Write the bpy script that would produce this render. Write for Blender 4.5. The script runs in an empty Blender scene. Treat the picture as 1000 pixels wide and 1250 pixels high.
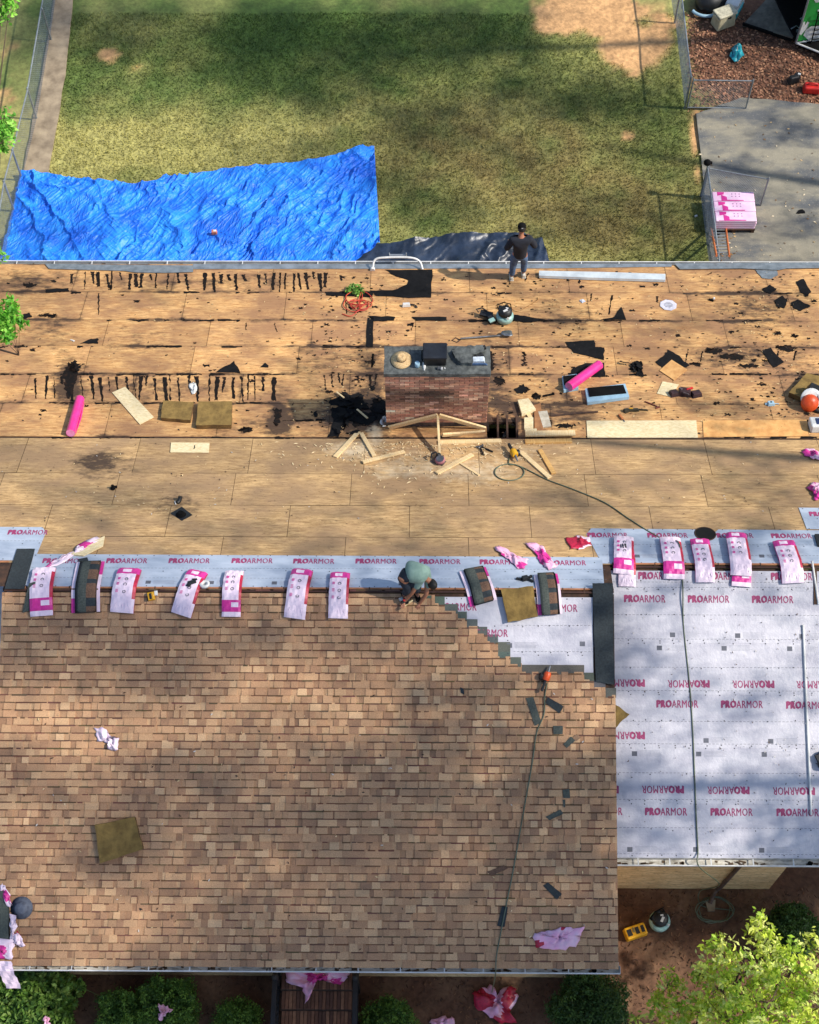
import bpy, bmesh, math, random
import numpy as np
from mathutils import Vector, Matrix
random.seed(7); RNG = np.random.default_rng(7)
rad = math.radians
sc = bpy.context.scene
COL = sc.collection
# ------------------------------------------------------------------ camera, world, sun
F = 1800.0; TH = rad(61.3); YAW = rad(-1.09); ROLL = rad(0.78)
f0 = Vector((math.sin(YAW)*math.cos(TH), math.cos(YAW)*math.cos(TH), -math.sin(TH)))
r0 = Vector((math.cos(YAW), -math.sin(YAW), 0)); d0 = f0.cross(r0)
CR = math.cos(ROLL)*r0 + math.sin(ROLL)*d0
CD = -math.sin(ROLL)*r0 + math.cos(ROLL)*d0
CF = f0
def ray(px, py): return CR*((px-500)/F) + CD*((py-625)/F) + CF
def rayhit(px, py, P, n, cam):
    r = ray(px, py); k = (P-cam).dot(n)/r.dot(n); return cam + r*k
t = math.tan(rad(22.6)); t2 = math.tan(rad(18.4))
O0 = Vector((0, 0, 0))
A0 = ray(500, 598)*30.6
def slope_n(s): return Vector((0, -s, 1)).normalized()      # plane z = s*y
nR = slope_n(-t); nF = slope_n(t); nB = slope_n(-t2)
RL = rayhit(335, 720.5, A0, nR, O0); RR = rayhit(860, 691, A0, nR, O0)
EL = rayhit(380, 1176, RL, nF, O0); ER = rayhit(877, 1047, RR, nF, O0)
BR = rayhit(475, 535, A0, nR, O0); BE = rayhit(500, 324, BR, nB, O0)
WY = ER.y + 0.28
w0 = rayhit(850, 1085, Vector((0, WY, 0)), Vector((0, 1, 0)), O0)
CH = -w0.z
CAM = Vector((0, 0, CH)); UP = Vector((0, 0, CH))
RL += UP; RR += UP; EL += UP; ER += UP; BR += UP; BE += UP; A0 = A0 + UP
cd = bpy.data.cameras.new('camera'); cam = bpy.data.objects.new('camera', cd); COL.objects.link(cam)
cd.sensor_fit = 'HORIZONTAL'; cd.sensor_width = 36; cd.lens = F/1000*36; cd.clip_end = 600; cd.clip_start = 0.5
cam.matrix_world = Matrix.Translation(CAM) @ Matrix((CR, -CD, -CF)).transposed().to_4x4()
sc.camera = cam
sc.render.resolution_x = 819; sc.render.resolution_y = 1024
SUN = Vector((0.68, -0.07, 0.72)).normalized()
w = bpy.data.worlds.new('World'); sc.world = w; w.use_nodes = True
nt = w.node_tree; sky = nt.nodes.new('ShaderNodeTexSky'); sky.sky_type = 'NISHITA'; sky.sun_disc = False
sky.sun_elevation = math.asin(SUN.z); sky.sun_rotation = math.atan2(SUN.x, SUN.y)
nt.links.new(sky.outputs[0], nt.nodes['Background'].inputs[0]); nt.nodes['Background'].inputs[1].default_value = 0.15
sl = bpy.data.lights.new('sun', 'SUN'); sl.energy = 4.9; sl.angle = rad(1.0); sl.color = (1, 0.93, 0.82)
so = bpy.data.objects.new('sun', sl); COL.objects.link(so); so.rotation_euler = SUN.to_track_quat('Z', 'Y').to_euler()
sc.view_settings.view_transform = 'Standard'; sc.view_settings.look = 'None'; sc.view_settings.gamma = 1
sc.view_settings.exposure = 0.3
# ------------------------------------------------------------------ surfaces
class Surf:
    def __init__(s, P, n):
        s.P = Vector(P); s.n = n.normalized(); s.ex = Vector((1, 0, 0)); s.ey = s.n.cross(s.ex).normalized()
    def up(s, h): return Surf(s.P + s.n*h, s.n)
    def hit(s, px, py, h=0): return rayhit(px, py, s.P + Vector((0, 0, h)), s.n, CAM)
    def mat(s, o): return Matrix((s.ex, s.ey, s.n)).transposed().to_4x4() if o is None else Matrix.Translation(o) @ Matrix((s.ex, s.ey, s.n)).transposed().to_4x4()
    def z(s, x, y): return s.P.z - (s.n.y*(y-s.P.y) + s.n.x*(x-s.P.x))/s.n.z
    def at(s, x, y, h=0): return Vector((x, y, s.z(x, y))) + s.n*h
TD = 0.02
SR = Surf(A0, nR); SFL = Surf(RL, nF); SFR = Surf(RR, nF); SB = Surf(BR, nB); G = Surf((0, 0, 0), Vector((0, 0, 1)))
DR = SR.up(TD); DFL = SFL.up(TD); DFR = SFR.up(TD); DB = SB.up(TD); GD = G.up(0.03)
UFL = DFL.up(0.006); UFR = DFR.up(0.006); UR = DR.up(0.006); SH = DFL.up(0.022)
# ------------------------------------------------------------------ materials
def lin(c):
    return tuple([(x/255/12.92 if x/255 <= 0.04045 else ((x/255+0.055)/1.055)**2.4) for x in c]) + (1,)
MATS = {}
def nodes(name):
    m = bpy.data.materials.new(name); m.use_nodes = True; n = m.node_tree
    return m, n, n.nodes['Principled BSDF']
def N(nt, typ, **k):
    x = nt.nodes.new(typ)
    for a, b in k.items(): setattr(x, a, b)
    return x
def noise(nt, scale, stretch=(1, 1, 1), detail=4, rough=0.6, coord='Object'):
    tc = N(nt, 'ShaderNodeTexCoord'); mp = N(nt, 'ShaderNodeMapping'); mp.inputs['Scale'].default_value = stretch
    ns = N(nt, 'ShaderNodeTexNoise'); ns.inputs['Scale'].default_value = scale; ns.inputs['Detail'].default_value = detail
    ns.inputs['Roughness'].default_value = rough
    nt.links.new(tc.outputs[coord], mp.inputs[0]); nt.links.new(mp.outputs[0], ns.inputs['Vector']); return ns.outputs['Fac']
def mrange(nt, src, a, b, c=0, d=1):
    m = N(nt, 'ShaderNodeMapRange'); m.inputs[1].default_value = a; m.inputs[2].default_value = b
    m.inputs[3].default_value = c; m.inputs[4].default_value = d; nt.links.new(src, m.inputs[0]); return m.outputs[0]
def mix(nt, fac, a, b, mode='MIX'):
    m = N(nt, 'ShaderNodeMix', data_type='RGBA', blend_type=mode)
    for s, v in ((m.inputs[0], fac), (m.inputs[6], a), (m.inputs[7], b)):
        if isinstance(v, (int, float)): s.default_value = v
        elif isinstance(v, tuple): s.default_value = v
        else: nt.links.new(v, s)
    return m.outputs[2]
def math_(nt, op, a, b):
    m = N(nt, 'ShaderNodeMath', operation=op)
    for s, v in ((m.inputs[0], a), (m.inputs[1], b)):
        if isinstance(v, (int, float)): s.default_value = v
        else: nt.links.new(v, s)
    return m.outputs[0]
def bump(nt, src, bs, strength, dist=0.01):
    b = N(nt, 'ShaderNodeBump'); b.inputs['Strength'].default_value = strength; b.inputs['Distance'].default_value = dist
    nt.links.new(src, b.inputs['Height']); nt.links.new(b.outputs[0], bs.inputs['Normal'])
def M(name, c, c2=None, scale=12, rough=0.75, bmp=0.3, stretch=(1, 1, 1), metal=0, dist=0.01, lo=0.35, hi=0.65):
    if name in MATS: return MATS[name]
    m, n, b = nodes(name)
    c2 = c2 or tuple(max(0, x*0.78) for x in c)
    ns = noise(n, scale, stretch)
    n.links.new(mix(n, mrange(n, ns, lo, hi), lin(c), lin(c2)), b.inputs['Base Color'])
    b.inputs['Roughness'].default_value = rough; b.inputs['Metallic'].default_value = metal
    if bmp: bump(n, ns, b, bmp, dist)
    MATS[name] = m; return m
def attr_mat(name, scale, amt, rough=0.85, bmp=0.4, dist=0.01, trans=0, stretch=(1, 1, 1)):
    if name in MATS: return MATS[name]
    m, n, b = nodes(name)
    a = N(n, 'ShaderNodeAttribute'); a.attribute_name = 'Col'
    ns = noise(n, scale, stretch, 5)
    v = mrange(n, ns, 0.3, 0.7, 1-amt, 1+amt)
    cc = N(n, 'ShaderNodeCombineColor')
    for i in range(3): n.links.new(v, cc.inputs[i])
    n.links.new(mix(n, 1.0, a.outputs['Color'], cc.outputs[0], 'MULTIPLY'), b.inputs['Base Color'])
    b.inputs['Roughness'].default_value = rough
    if trans:
        b.inputs['Subsurface Weight'].default_value = 0
        tr = N(n, 'ShaderNodeBsdfTranslucent'); ms = N(n, 'ShaderNodeMixShader'); ms.inputs[0].default_value = trans
        n.links.new(a.outputs['Color'], tr.inputs[0]); n.links.new(b.outputs[0], ms.inputs[1]); n.links.new(tr.outputs[0], ms.inputs[2])
        n.links.new(ms.outputs[0], n.nodes['Material Output'].inputs[0])
    if bmp: bump(n, ns, b, bmp, dist)
    MATS[name] = m; return m
# deck: attribute Col = (tone, dirt, dust)
def deck_mat(name, ca, cb, cdark):
    m, n, b = nodes(name)
    a = N(n, 'ShaderNodeAttribute'); a.attribute_name = 'Col'
    sp = N(n, 'ShaderNodeSeparateColor'); n.links.new(a.outputs['Color'], sp.inputs[0])
    g = noise(n, 3.2, (1, 6, 1), 10, 0.8); big = noise(n, 0.9, (1, 1.6, 1), 5, 0.6); fl = noise(n, 9, (1, 2.6, 1), 6, 0.75)
    base = mix(n, mrange(n, g, 0.40, 0.60), lin(ca), lin(cb))
    base = mix(n, mrange(n, big, 0.38, 0.62, 0, 0.85), base, lin(cdark))
    tn = mrange(n, sp.outputs[0], 0, 1, 0.62, 1.32)
    cc = N(n, 'ShaderNodeCombineColor')
    for i in range(3): n.links.new(tn, cc.inputs[i])
    base = mix(n, 1.0, base, cc.outputs[0], 'MULTIPLY')
    sp2 = mrange(n, fl, 0.575, 0.68); base = mix(n, math_(n, 'MULTIPLY', sp2, 0.62), base, lin((60, 38, 26)))
    st = noise(n, 1.6, (1, 11, 1), 10, 0.82); base = mix(n, mrange(n, st, 0.54, 0.67, 0, 0.42), base, lin((70, 46, 32)))
    d = noise(n, 3.2, (1, 2.0, 1), 8, 0.68)
    dm = mrange(n, math_(n, 'ADD', math_(n, 'MULTIPLY', sp.outputs[1], 0.75), d), 0.74, 0.98)
    base = mix(n, math_(n, 'MULTIPLY', dm, 0.9), base, lin((44, 30, 25)))
    w_ = noise(n, 5, (1, 1.3, 1), 8, 0.7)
    wm = mrange(n, math_(n, 'ADD', math_(n, 'MULTIPLY', sp.outputs[2], 0.7), w_), 0.78, 1.2)
    base = mix(n, math_(n, 'MULTIPLY', wm, 0.75), base, lin((222, 204, 172)))
    n.links.new(base, b.inputs['Base Color']); b.inputs['Roughness'].default_value = 0.85
    bump(n, g, b, 0.35, 0.01); return m
OLD = deck_mat('weathered_sheathing', (226, 180, 118), (174, 124, 74), (142, 104, 74))
NEW = deck_mat('strand_board', (204, 168, 118), (150, 118, 78), (146, 118, 88))
TAR = M('tar_felt_residue', (20, 17, 16), (48, 32, 24), 9, 0.9, 0.5, lo=.5, hi=.7)
FELT = M('roofing_felt', (24, 24, 26), (15, 15, 17), 7, 0.9, 0.4)
DARKWOOD = M('dark_wood', (80, 54, 38), (50, 34, 26), 8, 0.85)
PINE = M('new_pine', (226, 202, 158), (208, 178, 128), 5, 0.7, 0.2, (1, 8, 1))
PINE2 = M('yellow_pine', (214, 172, 106), (186, 140, 78), 5, 0.7, 0.2, (1, 8, 1))
OSBL = M('pale_strand_board', (224, 208, 170), (200, 180, 136), 14, 0.8, 0.3, (1, 2.5, 1))
WHITE = M('white_paint', (214, 214, 212), (188, 188, 186), 4, 0.5, 0.1)
ALU = M('aluminium', (170, 174, 178), (130, 134, 138), 3, 0.35, 0.1, metal=0.6)
GALV = M('galvanised_steel', (150, 156, 160), (120, 126, 130), 6, 0.45, 0.1, metal=0.5)
GUT = M('dirty_gutter', (206, 202, 192), (130, 122, 106), 5, 0.8, 0.3, (1, 3, 1), lo=.45, hi=.7)
PAD = M('foam_pad', (136, 110, 58), (104, 82, 40), 6, 0.95, 0.8, dist=0.03)
PADE = M('foam_edge', (112, 84, 40), (78, 56, 26), 9, 0.95, 0.8)
PINKF = M('pink_film', (234, 162, 198), (226, 186, 208), 5, 0.4, 0.4, dist=0.03)
WHF = M('white_film', (234, 214, 228), (220, 198, 216), 5, 0.4, 0.4, dist=0.02)
MAG = M('magenta_print', (205, 50, 145), (190, 40, 128), 20, 0.45, 0.2)
RED = M('crimson_print', (186, 24, 62), (150, 16, 50), 20, 0.45, 0.2)
GREYP = M('grey_print', (110, 106, 118), (90, 88, 96), 20, 0.6, 0)
PINKT = M('hot_pink_plastic', (224, 50, 140), (205, 40, 122), 5, 0.3, 0.1)
BLACK = M('black_plastic', (26, 27, 30), (16, 17, 19), 8, 0.5, 0.2)
BLKR = M('matte_black', (14, 14, 15), (8, 8, 9), 8, 0.9, 0.1)
GRNTAB = M('unexposed_shingle', (78, 84, 78), (58, 64, 60), 30, 0.95, 0.6)
DARKSH = M('charcoal_shingle', (46, 54, 58), (34, 40, 44), 25, 0.95, 0.5)
HOSE = M('green_hose', (96, 106, 86), (72, 82, 64), 3, 0.5, 0)
REDH = M('red_hose', (196, 66, 44), (160, 46, 32), 3, 0.5, 0)
YEL = M('yellow_plastic', (222, 168, 30), (198, 140, 20), 5, 0.4, 0.1)
ORG = M('orange_plastic', (222, 84, 30), (196, 66, 20), 5, 0.4, 0.1)
STEEL = M('steel', (150, 154, 158), (96, 98, 100), 5, 0.35, 0.1, metal=0.7)
LBLUE = M('pale_blue_steel', (158, 190, 208), (136, 168, 188), 5, 0.45, 0.1)
TEAL = M('pale_teal_tank', (150, 186, 178), (128, 162, 156), 5, 0.4, 0.1)
TURQ = M('turquoise_film', (40, 170, 180), (20, 120, 140), 12, 0.35, 0.6, dist=0.03)
REDM = M('red_metal', (200, 40, 34), (160, 26, 22), 5, 0.4, 0.1)
BEIGE = M('beige_plastic', (176, 168, 140), (150, 142, 116), 4, 0.5, 0.1)
STRAW = M('straw', (214, 184, 138), (180, 146, 98), 40, 0.8, 0.4)
SLATE = M('slate_cap', (96, 100, 98), (58, 62, 62), 9, 0.85, 0.6, dist=.02)
ASPH = M('driveway_slab', (150, 142, 126), (104, 104, 102), 0.7, 0.9, 0.3, lo=.38, hi=.6)
CONC = M('strip_concrete', (158, 142, 118), (116, 102, 84), 2.2, 0.9, 0.4)
TRUNK = M('bark', (96, 78, 62), (66, 52, 42), 8, 0.9, 0.8, (1, 1, .3), dist=.03)
SKIN = M('skin', (170, 116, 88), (150, 98, 74), 6, 0.55, 0)
HAIR = M('dark_hair', (22, 18, 16), (12, 10, 9), 60, 0.6, 0.6)
NAVY = M('navy_cotton', (24, 28, 40), (16, 19, 28), 9, 0.9, 0.4, dist=.02)
DENIM = M('blue_denim', (78, 102, 134), (54, 74, 104), 10, 0.9, 0.5, dist=.02)
DKDEN = M('dark_denim', (34, 44, 58), (22, 30, 42), 10, 0.9, 0.5, dist=.02)
SAGE = M('sage_green_cotton', (126, 152, 142), (106, 132, 124), 6, 0.9, 0.5, dist=.02)
SHOE = M('pale_shoe', (196, 192, 180), (160, 156, 146), 9, 0.8, 0.2)
SHINGLE = attr_mat('shingle_granules', 55, 0.22, 0.95, 0.5, 0.004)
BRICK = attr_mat('clay_brick', 14, 0.22, 0.9, 0.5, 0.006)
MORTAR = M('mortar', (150, 134, 120), (110, 96, 86), 10, 0.95, 0.5)
GROUNDM = attr_mat('lawn_soil', 9, 0.30, 0.95, 0.7, 0.03)
BLADE = attr_mat('grass_blade', 2, 0.1, 0.7, 0, trans=0.25)
CHIP = attr_mat('wood_chip', 6, 0.2, 0.9, 0)
LEAF = attr_mat('leaf', 3, 0.15, 0.6, 0, trans=0.4)
for _m in (TAR, FELT, BLKR): _m.node_tree.nodes['Principled BSDF'].inputs['Specular IOR Level'].default_value = .15
HOLEDARK = M('painted_hole_dark', (4, 4, 4), (2, 2, 2), 5, 1, 0)
# ------------------------------------------------------------------ mesh helpers
def tag(o, label=None, cat=None, group=None, kind=None):
    if label: o['label'] = label
    if cat: o['category'] = cat
    if group: o['group'] = group
    if kind: o['kind'] = kind
    return o
WORLD = {}
class MB:
    def __init__(s): s.v = []; s.f = []; s.m = []; s.c = []; s.smooth = []
    def add(s, vs, fs, mi=0, col=None, sm=False):
        k = len(s.v); s.v += [tuple(v) for v in vs]
        for f in fs: s.f.append([i+k for i in f]); s.m.append(mi); s.smooth.append(sm)
        s.c += [col or (1, 1, 1)]*len(vs)
    def box(s, c, size, mi=0, rz=0, mat=None, col=None, taper=1.0):
        a, b, d = size[0]/2, size[1]/2, size[2]/2
        P = [Vector((x*(taper if z > 0 else 1), y*(taper if z > 0 else 1), z)) for z in (-d, d) for x, y in ((-a, -b), (a, -b), (a, b), (-a, b))]
        R_ = mat or Matrix.Rotation(rz, 3, 'Z')
        s.add([R_ @ p + Vector(c) for p in P], [(3, 2, 1, 0), (4, 5, 6, 7), (0, 1, 5, 4), (1, 2, 6, 5), (2, 3, 7, 6), (3, 0, 4, 7)], mi, col)
    def slab(s, pts, z0, z1, mi=0, mside=None, col=None):
        n = len(pts)
        ar = sum(pts[i][0]*pts[(i+1) % n][1]-pts[(i+1) % n][0]*pts[i][1] for i in range(n))
        if ar < 0: pts = pts[::-1]
        V = [(p[0], p[1], z0) for p in pts]+[(p[0], p[1], z1) for p in pts]
        s.add(V, [list(range(n, 2*n)), list(range(n-1, -1, -1))], mi, col)
        s.add(V, [(i, (i+1) % n, n+(i+1) % n, n+i) for i in range(n)], mi if mside is None else mside, col)
    def tube(s, pts, r, mi=0, seg=8, sm=True, caps=True):
        pts = [Vector(p) for p in pts]; n = len(pts); rs = r if isinstance(r, (list, tuple)) else [r]*n
        V = []; prev = None
        for i, p in enumerate(pts):
            d = (pts[min(i+1, n-1)]-pts[max(i-1, 0)])
            if d.length < 1e-9: d = Vector((0, 0, 1))
            d.normalize()
            if prev is None: a = d.orthogonal().normalized()
            else:
                a = prev - d*prev.dot(d); a = a.normalized() if a.length > 1e-6 else d.orthogonal().normalized()
            prev = a; b = d.cross(a)
            for k in range(seg):
                th = 2*math.pi*k/seg; V.append(p + (a*math.cos(th)+b*math.sin(th))*rs[i])
        Fs = [(i*seg+k, i*seg+(k+1) % seg, (i+1)*seg+(k+1) % seg, (i+1)*seg+k) for i in range(n-1) for k in range(seg)]
        s.add(V, Fs, mi, None, sm)
        if caps: s.add(V, [list(range(seg))[::-1], list(range((n-1)*seg, n*seg))], mi)
    def lathe(s, prof, c=(0, 0, 0), seg=24, mi=0, mat=None, sm=True, caps=True):
        V = []; R_ = mat or Matrix.Identity(3)
        for r, z in prof:
            for k in range(seg):
                th = 2*math.pi*k/seg; V.append(R_ @ Vector((r*math.cos(th), r*math.sin(th), z))+Vector(c))
        n = len(prof)
        s.add(V, [(i*seg+k, i*seg+(k+1) % seg, (i+1)*seg+(k+1) % seg, (i+1)*seg+k) for i in range(n-1) for k in range(seg)], mi, None, sm)
        if caps: s.add(V, [list(range(seg))[::-1], list(range((n-1)*seg, n*seg))], mi)
    def build(s, name, mats, parent=None, M4=None, colors=False, bevel=0):
        me = bpy.data.meshes.new(name); me.from_pydata(s.v, [], s.f)
        me.polygons.foreach_set('material_index', s.m); me.polygons.foreach_set('use_smooth', s.smooth)
        for m in (mats if isinstance(mats, (list, tuple)) else [mats]): me.materials.append(m)
        if colors:
            at = me.color_attributes.new('Col', 'FLOAT_COLOR', 'POINT')
            at.data.foreach_set('color', np.array([(c[0], c[1], c[2], 1) for c in s.c], 'f').ravel())
        o = bpy.data.objects.new(name, me); COL.objects.link(o)
        if parent: o.parent = parent
        if M4 is not None:
            if parent: o.matrix_parent_inverse = WORLD.get(parent.name, parent.matrix_world).inverted(); o.matrix_basis = M4
            else: o.matrix_world = M4
            WORLD[o.name] = M4.copy()
        else: WORLD[o.name] = WORLD.get(parent.name, parent.matrix_world).copy() if parent else Matrix.Identity(4)
        if bevel:
            b = o.modifiers.new('bevel', 'BEVEL'); b.width = bevel; b.segments = 2; b.limit_method = 'ANGLE'
        me.update(); return o
def empty(name, label, cat, M4=None, group=None):
    o = bpy.data.objects.new(name, None); COL.objects.link(o); o.empty_display_size = .2
    if M4 is not None: o.matrix_world = M4; WORLD[o.name] = M4.copy()
    return tag(o, label, cat, group)
def npmesh(name, V, Fq, cols, m, parent=None):
    me = bpy.data.meshes.new(name); nv = len(V); nf = len(Fq); k = Fq.shape[1]
    me.vertices.add(nv); me.vertices.foreach_set('co', V.astype('f').ravel())
    me.loops.add(nf*k); me.loops.foreach_set('vertex_index', Fq.astype('i').ravel())
    me.polygons.add(nf); me.polygons.foreach_set('loop_start', np.arange(0, nf*k, k, dtype='i'))
    me.materials.append(m)
    me.update(calc_edges=True)
    at = me.color_attributes.new('Col', 'FLOAT_COLOR', 'POINT'); at.data.foreach_set('color', np.c_[cols, np.ones(nv)].astype('f').ravel())
    me.validate()
    o = bpy.data.objects.new(name, me); COL.objects.link(o)
    if parent: o.parent = parent
    return o
_lat = [RNG.random((64, 64)) for _ in range(8)]
def vn(x, y, s, k=0):
    x = np.asarray(x)*s; y = np.asarray(y)*s; xi = np.floor(x).astype(int); yi = np.floor(y).astype(int)
    fx = x-xi; fy = y-yi; fx = fx*fx*(3-2*fx); fy = fy*fy*(3-2*fy); L = _lat[k % 8]
    g = lambda a, b: L[a % 64, b % 64]
    return (g(xi, yi)*(1-fx)+g(xi+1, yi)*fx)*(1-fy)+(g(xi, yi+1)*(1-fx)+g(xi+1, yi+1)*fx)*fy
def fbm(x, y, s, k=0, o=4): return sum(vn(x, y, s*2**i, k+i)*0.5**i for i in range(o))/sum(0.5**i for i in range(o))
def catmull(pts, n=6):
    P = [Vector(p) for p in pts]; P = [P[0]*2-P[1]]+P+[P[-1]*2-P[-2]]; out = []
    for i in range(1, len(P)-2):
        a, b, c, d = P[i-1:i+3]
        for k in range(n):
            u = k/n; out.append(0.5*((2*b)+(c-a)*u+(2*a-5*b+4*c-d)*u*u+(3*b-a-3*c+d)*u**3))
    out.append(P[-2]); return out
def local(surf, pts, h=0):
    """pixel outline -> centre frame matrix and outline in that frame"""
    W = [surf.hit(x, y) for x, y in pts]; c = sum(W, Vector())/len(W); Mx = surf.mat(c); inv = Mx.inverted()
    return Mx, [tuple((inv @ q)[:2]) for q in W]
def jag(pts, amp, n=4, seed=0):
    r = random.Random(seed); out = []; k = len(pts)
    for i in range(k):
        a = Vector(pts[i][:2]); b = Vector(pts[(i+1) % k][:2])
        for j in range(n):
            p = a.lerp(b, j/n); a_ = amp*(0.4 if j == 0 else 1); out.append((p.x+r.uniform(-a_, a_), p.y+r.uniform(-a_, a_)))
    return out
def flat(name, surf, pts, th, m, label, cat, group=None, lift=0.0, jagged=0, seed=1, parent=None, mside=None, bev=0):
    Mx, L = local(surf, pts)
    if jagged: L = jag(L, jagged, 4, seed)
    b = MB(); b.slab(L, lift, lift+th, 0, 1 if mside else None)
    o = b.build(name, [m]+([mside] if mside else []), parent, Mx, bevel=bev)
    return tag(o, label, cat, group)
def board(name, surf, p, q, wd, th, m, label, cat='board', group=None, lift=0.0):
    """a plank from pixel p to pixel q lying on surf"""
    a = surf.hit(*p); b_ = surf.hit(*q); c = (a+b_)/2; d = (b_-a); L = d.length; d.normalize(); n = surf.n
    s_ = n.cross(d).normalized(); Mx = Matrix.Translation(c+n*lift) @ Matrix((s_*-1, d, n)).transposed().to_4x4()
    mb = MB(); mb.box((0, 0, th/2), (wd, L, th)); o = mb.build(name, [m], None, Mx, bevel=0.003)
    return tag(o, label, cat, group)
def crumple(name, surf, pts, h, mats, label, cat, group=None, seed=0, rings=6, lift=0.01, parent=None, split=0.6):
    Mx, L = local(surf, pts); r = random.Random(seed); L = jag(L, 0.03, 4, seed); n = len(L); b = MB(); V = []; 
    for i in range(rings+1):
        f = i/rings
        for k in range(n):
            x, y = L[k][0]*f, L[k][1]*f; q = 2.5+seed*3.1
            z = h*abs(math.sin(7*x/max(.3, h*3)+q+3*vn(x+q, y, 6, 1)))*float(vn(x+q, y+q, 9, 2))*1.6*(1-0.7*f**3) + r.uniform(0, h*.12)
            V.append((x+r.uniform(-.012, .012), y+r.uniform(-.012, .012), lift+float(z)))
    k0 = 0
    for i in range(rings):
        for k in range(n):
            cx = V[i*n+k]; mi = 1 if (len(mats) > 1 and float(vn(cx[0]*1.0+seed*5, cx[1]+seed, 5, 3)) > split) else 0
            b.add([V[i*n+k], V[i*n+(k+1) % n], V[(i+1)*n+(k+1) % n], V[(i+1)*n+k]], [(0, 1, 2, 3)], mi, None, True)
    o = b.build(name, mats, parent, Mx)
    bmm = bmesh.new(); bmm.from_mesh(o.data); bmesh.ops.remove_doubles(bmm, verts=bmm.verts, dist=1e-5); bmm.to_mesh(o.data); bmm.free()
    md = o.modifiers.new('thick', 'SOLIDIFY'); md.thickness = 0.004
    return tag(o, label, cat, group)
def hose(name, surf_pts, r, m, label, cat='hose', n=6, parent=None):
    W = catmull([p for p in surf_pts], n); c = W[len(W)//2]
    b = MB(); b.tube([p-c for p in W], r, 0, 6); o = b.build(name, [m], parent, Matrix.Translation(c)); return tag(o, label, cat)
# ------------------------------------------------------------------ house
I4 = Matrix.Identity(4)
house = empty('house', 'long house whose roof is half bare sheathing and half new brown shingles', 'house', Matrix.Translation((0, RL.y, 0)))
PXY = np.array([CR[:], CD[:], CF[:]])
def proj(W):
    c = (np.asarray(W)-np.array(CAM[:])) @ PXY.T; return 500+F*c[..., 0]/c[..., 2], 625+F*c[..., 1]/c[..., 2]
XR = SFL.hit(752.5, 1000).x; XL = SFL.hit(2, 760).x; X0, X1 = -13.0, 13.0
def vy(surf, y, x=500): return (surf.hit(x, y)-surf.P).dot(surf.ey)
def Wp(surf, u, v, h=0): return surf.P + surf.ex*u + surf.ey*v + surf.n*h     # u measured from surf.P.x
def uu(surf, px, py): return surf.hit(px, py).x-surf.P.x
DIRT = [(82, 468, 18, 34, .62), (125, 566, 44, 20, .62), (215, 618, 36, 18, .5), (240, 344, 170, 11, .3), (190, 475, 150, 14, .3), (135, 640, 30, 16, .22), (432, 505, 46, 32, .6), (600, 455, 22, 55, .4), (620, 500, 34, 22, .35), (342, 510, 14, 22, .7),
        (925, 372, 60, 34, .34), (900, 437, 60, 16, .45), (690, 505, 50, 26, .4), (700, 390, 40, 22, .25), (400, 440, 40, 26, .25), (310, 520, 60, 14, .3), (455, 460, 14, 50, .35), (30, 345, 40, 14, .3), (60, 400, 30, 26, .3),
        (650, 330, 60, 12, .2), (985, 470, 40, 50, .2), (520, 545, 60, 14, .2), (160, 415, 60, 26, .2), (60, 560, 40, 10, .12)]
DUST = [(425, 548, 34, 12, .8), (500, 566, 66, 20, .55), (458, 528, 12, 14, .9), (590, 578, 56, 20, .62), (560, 545, 70, 10, .3), (640, 552, 30, 12, .45), (475, 580, 50, 10, .3), (235, 470, 12, 14, .5)]
def gs(px, py, L):
    o = np.zeros_like(px)
    for x, y, a, b, k in L: o += k*np.exp(-((px-x)/a)**2-((py-y)/b)**2)
    return o
def panels(name, surf, rows, joints, u0, u1, mat, gap=0.009, th=0.012, clip=None):
    """sheathing laid in staggered sheets; rows = list of v edges, joints = one u of a joint per row"""
    V = []; Fc = []; T = []; E_ = []; r = random.Random(3); cell = 0.11
    for k in range(len(rows)-1):
        a, b = min(rows[k], rows[k+1]), max(rows[k], rows[k+1]); j = joints[k % len(joints)]; j = j-math.ceil((j-u0)/2.44)*2.44
        while j < u1:
            if k >= 0:
                x0, x1 = max(j, u0)+gap/2, min(j+2.44, u1)-gap/2
                if clip: segs = clip(a, b, x0, x1)
                else: segs = [(a, b, x0, x1)]
                tone = r.uniform(.32, .68)
                for (aa, bb, xx0, xx1) in segs:
                    if xx1-xx0 < .05 or bb-aa < .05: continue
                    nx = max(1, int((xx1-xx0)/cell)); ny = max(1, int((bb-aa-gap)/cell)); base = len(V)
                    dz = r.uniform(0, .004)
                    for iy in range(ny+1):
                        for ix in range(nx+1):
                            V.append(Wp(surf, xx0+(xx1-xx0)*ix/nx, aa+gap/2+(bb-aa-gap)*iy/ny, dz)[:]); T.append(tone); E_.append((.34 if iy in (0, ny) else 0)+(.2 if ix in (0, nx) else 0))
                    for iy in range(ny):
                        for ix in range(nx): q = base+iy*(nx+1)+ix; Fc.append((q, q+1, q+nx+2, q+nx+1))
            j += 2.44
    V = np.array(V); px, py = proj(V); T = np.array(T)
    cols = np.c_[T, np.clip(gs(px, py, DIRT)+np.array(E_)*(1.25 if mat == OLD else .5)*np.clip(fbm(V[:, 0]+40, V[:, 1]+40, .9, 2)*3.2-1.1, 0, 1)+(.30*fbm(V[:, 0]+60, V[:, 1]+40, .7, 4) if mat == OLD else .05), 0, 1.2), np.clip(gs(px, py, DUST), 0, 1.1)]
    ctr = V.copy(); V[:, 1] -= RL.y
    o = npmesh(name, V, np.array(Fc), cols, mat, house); return o
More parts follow.
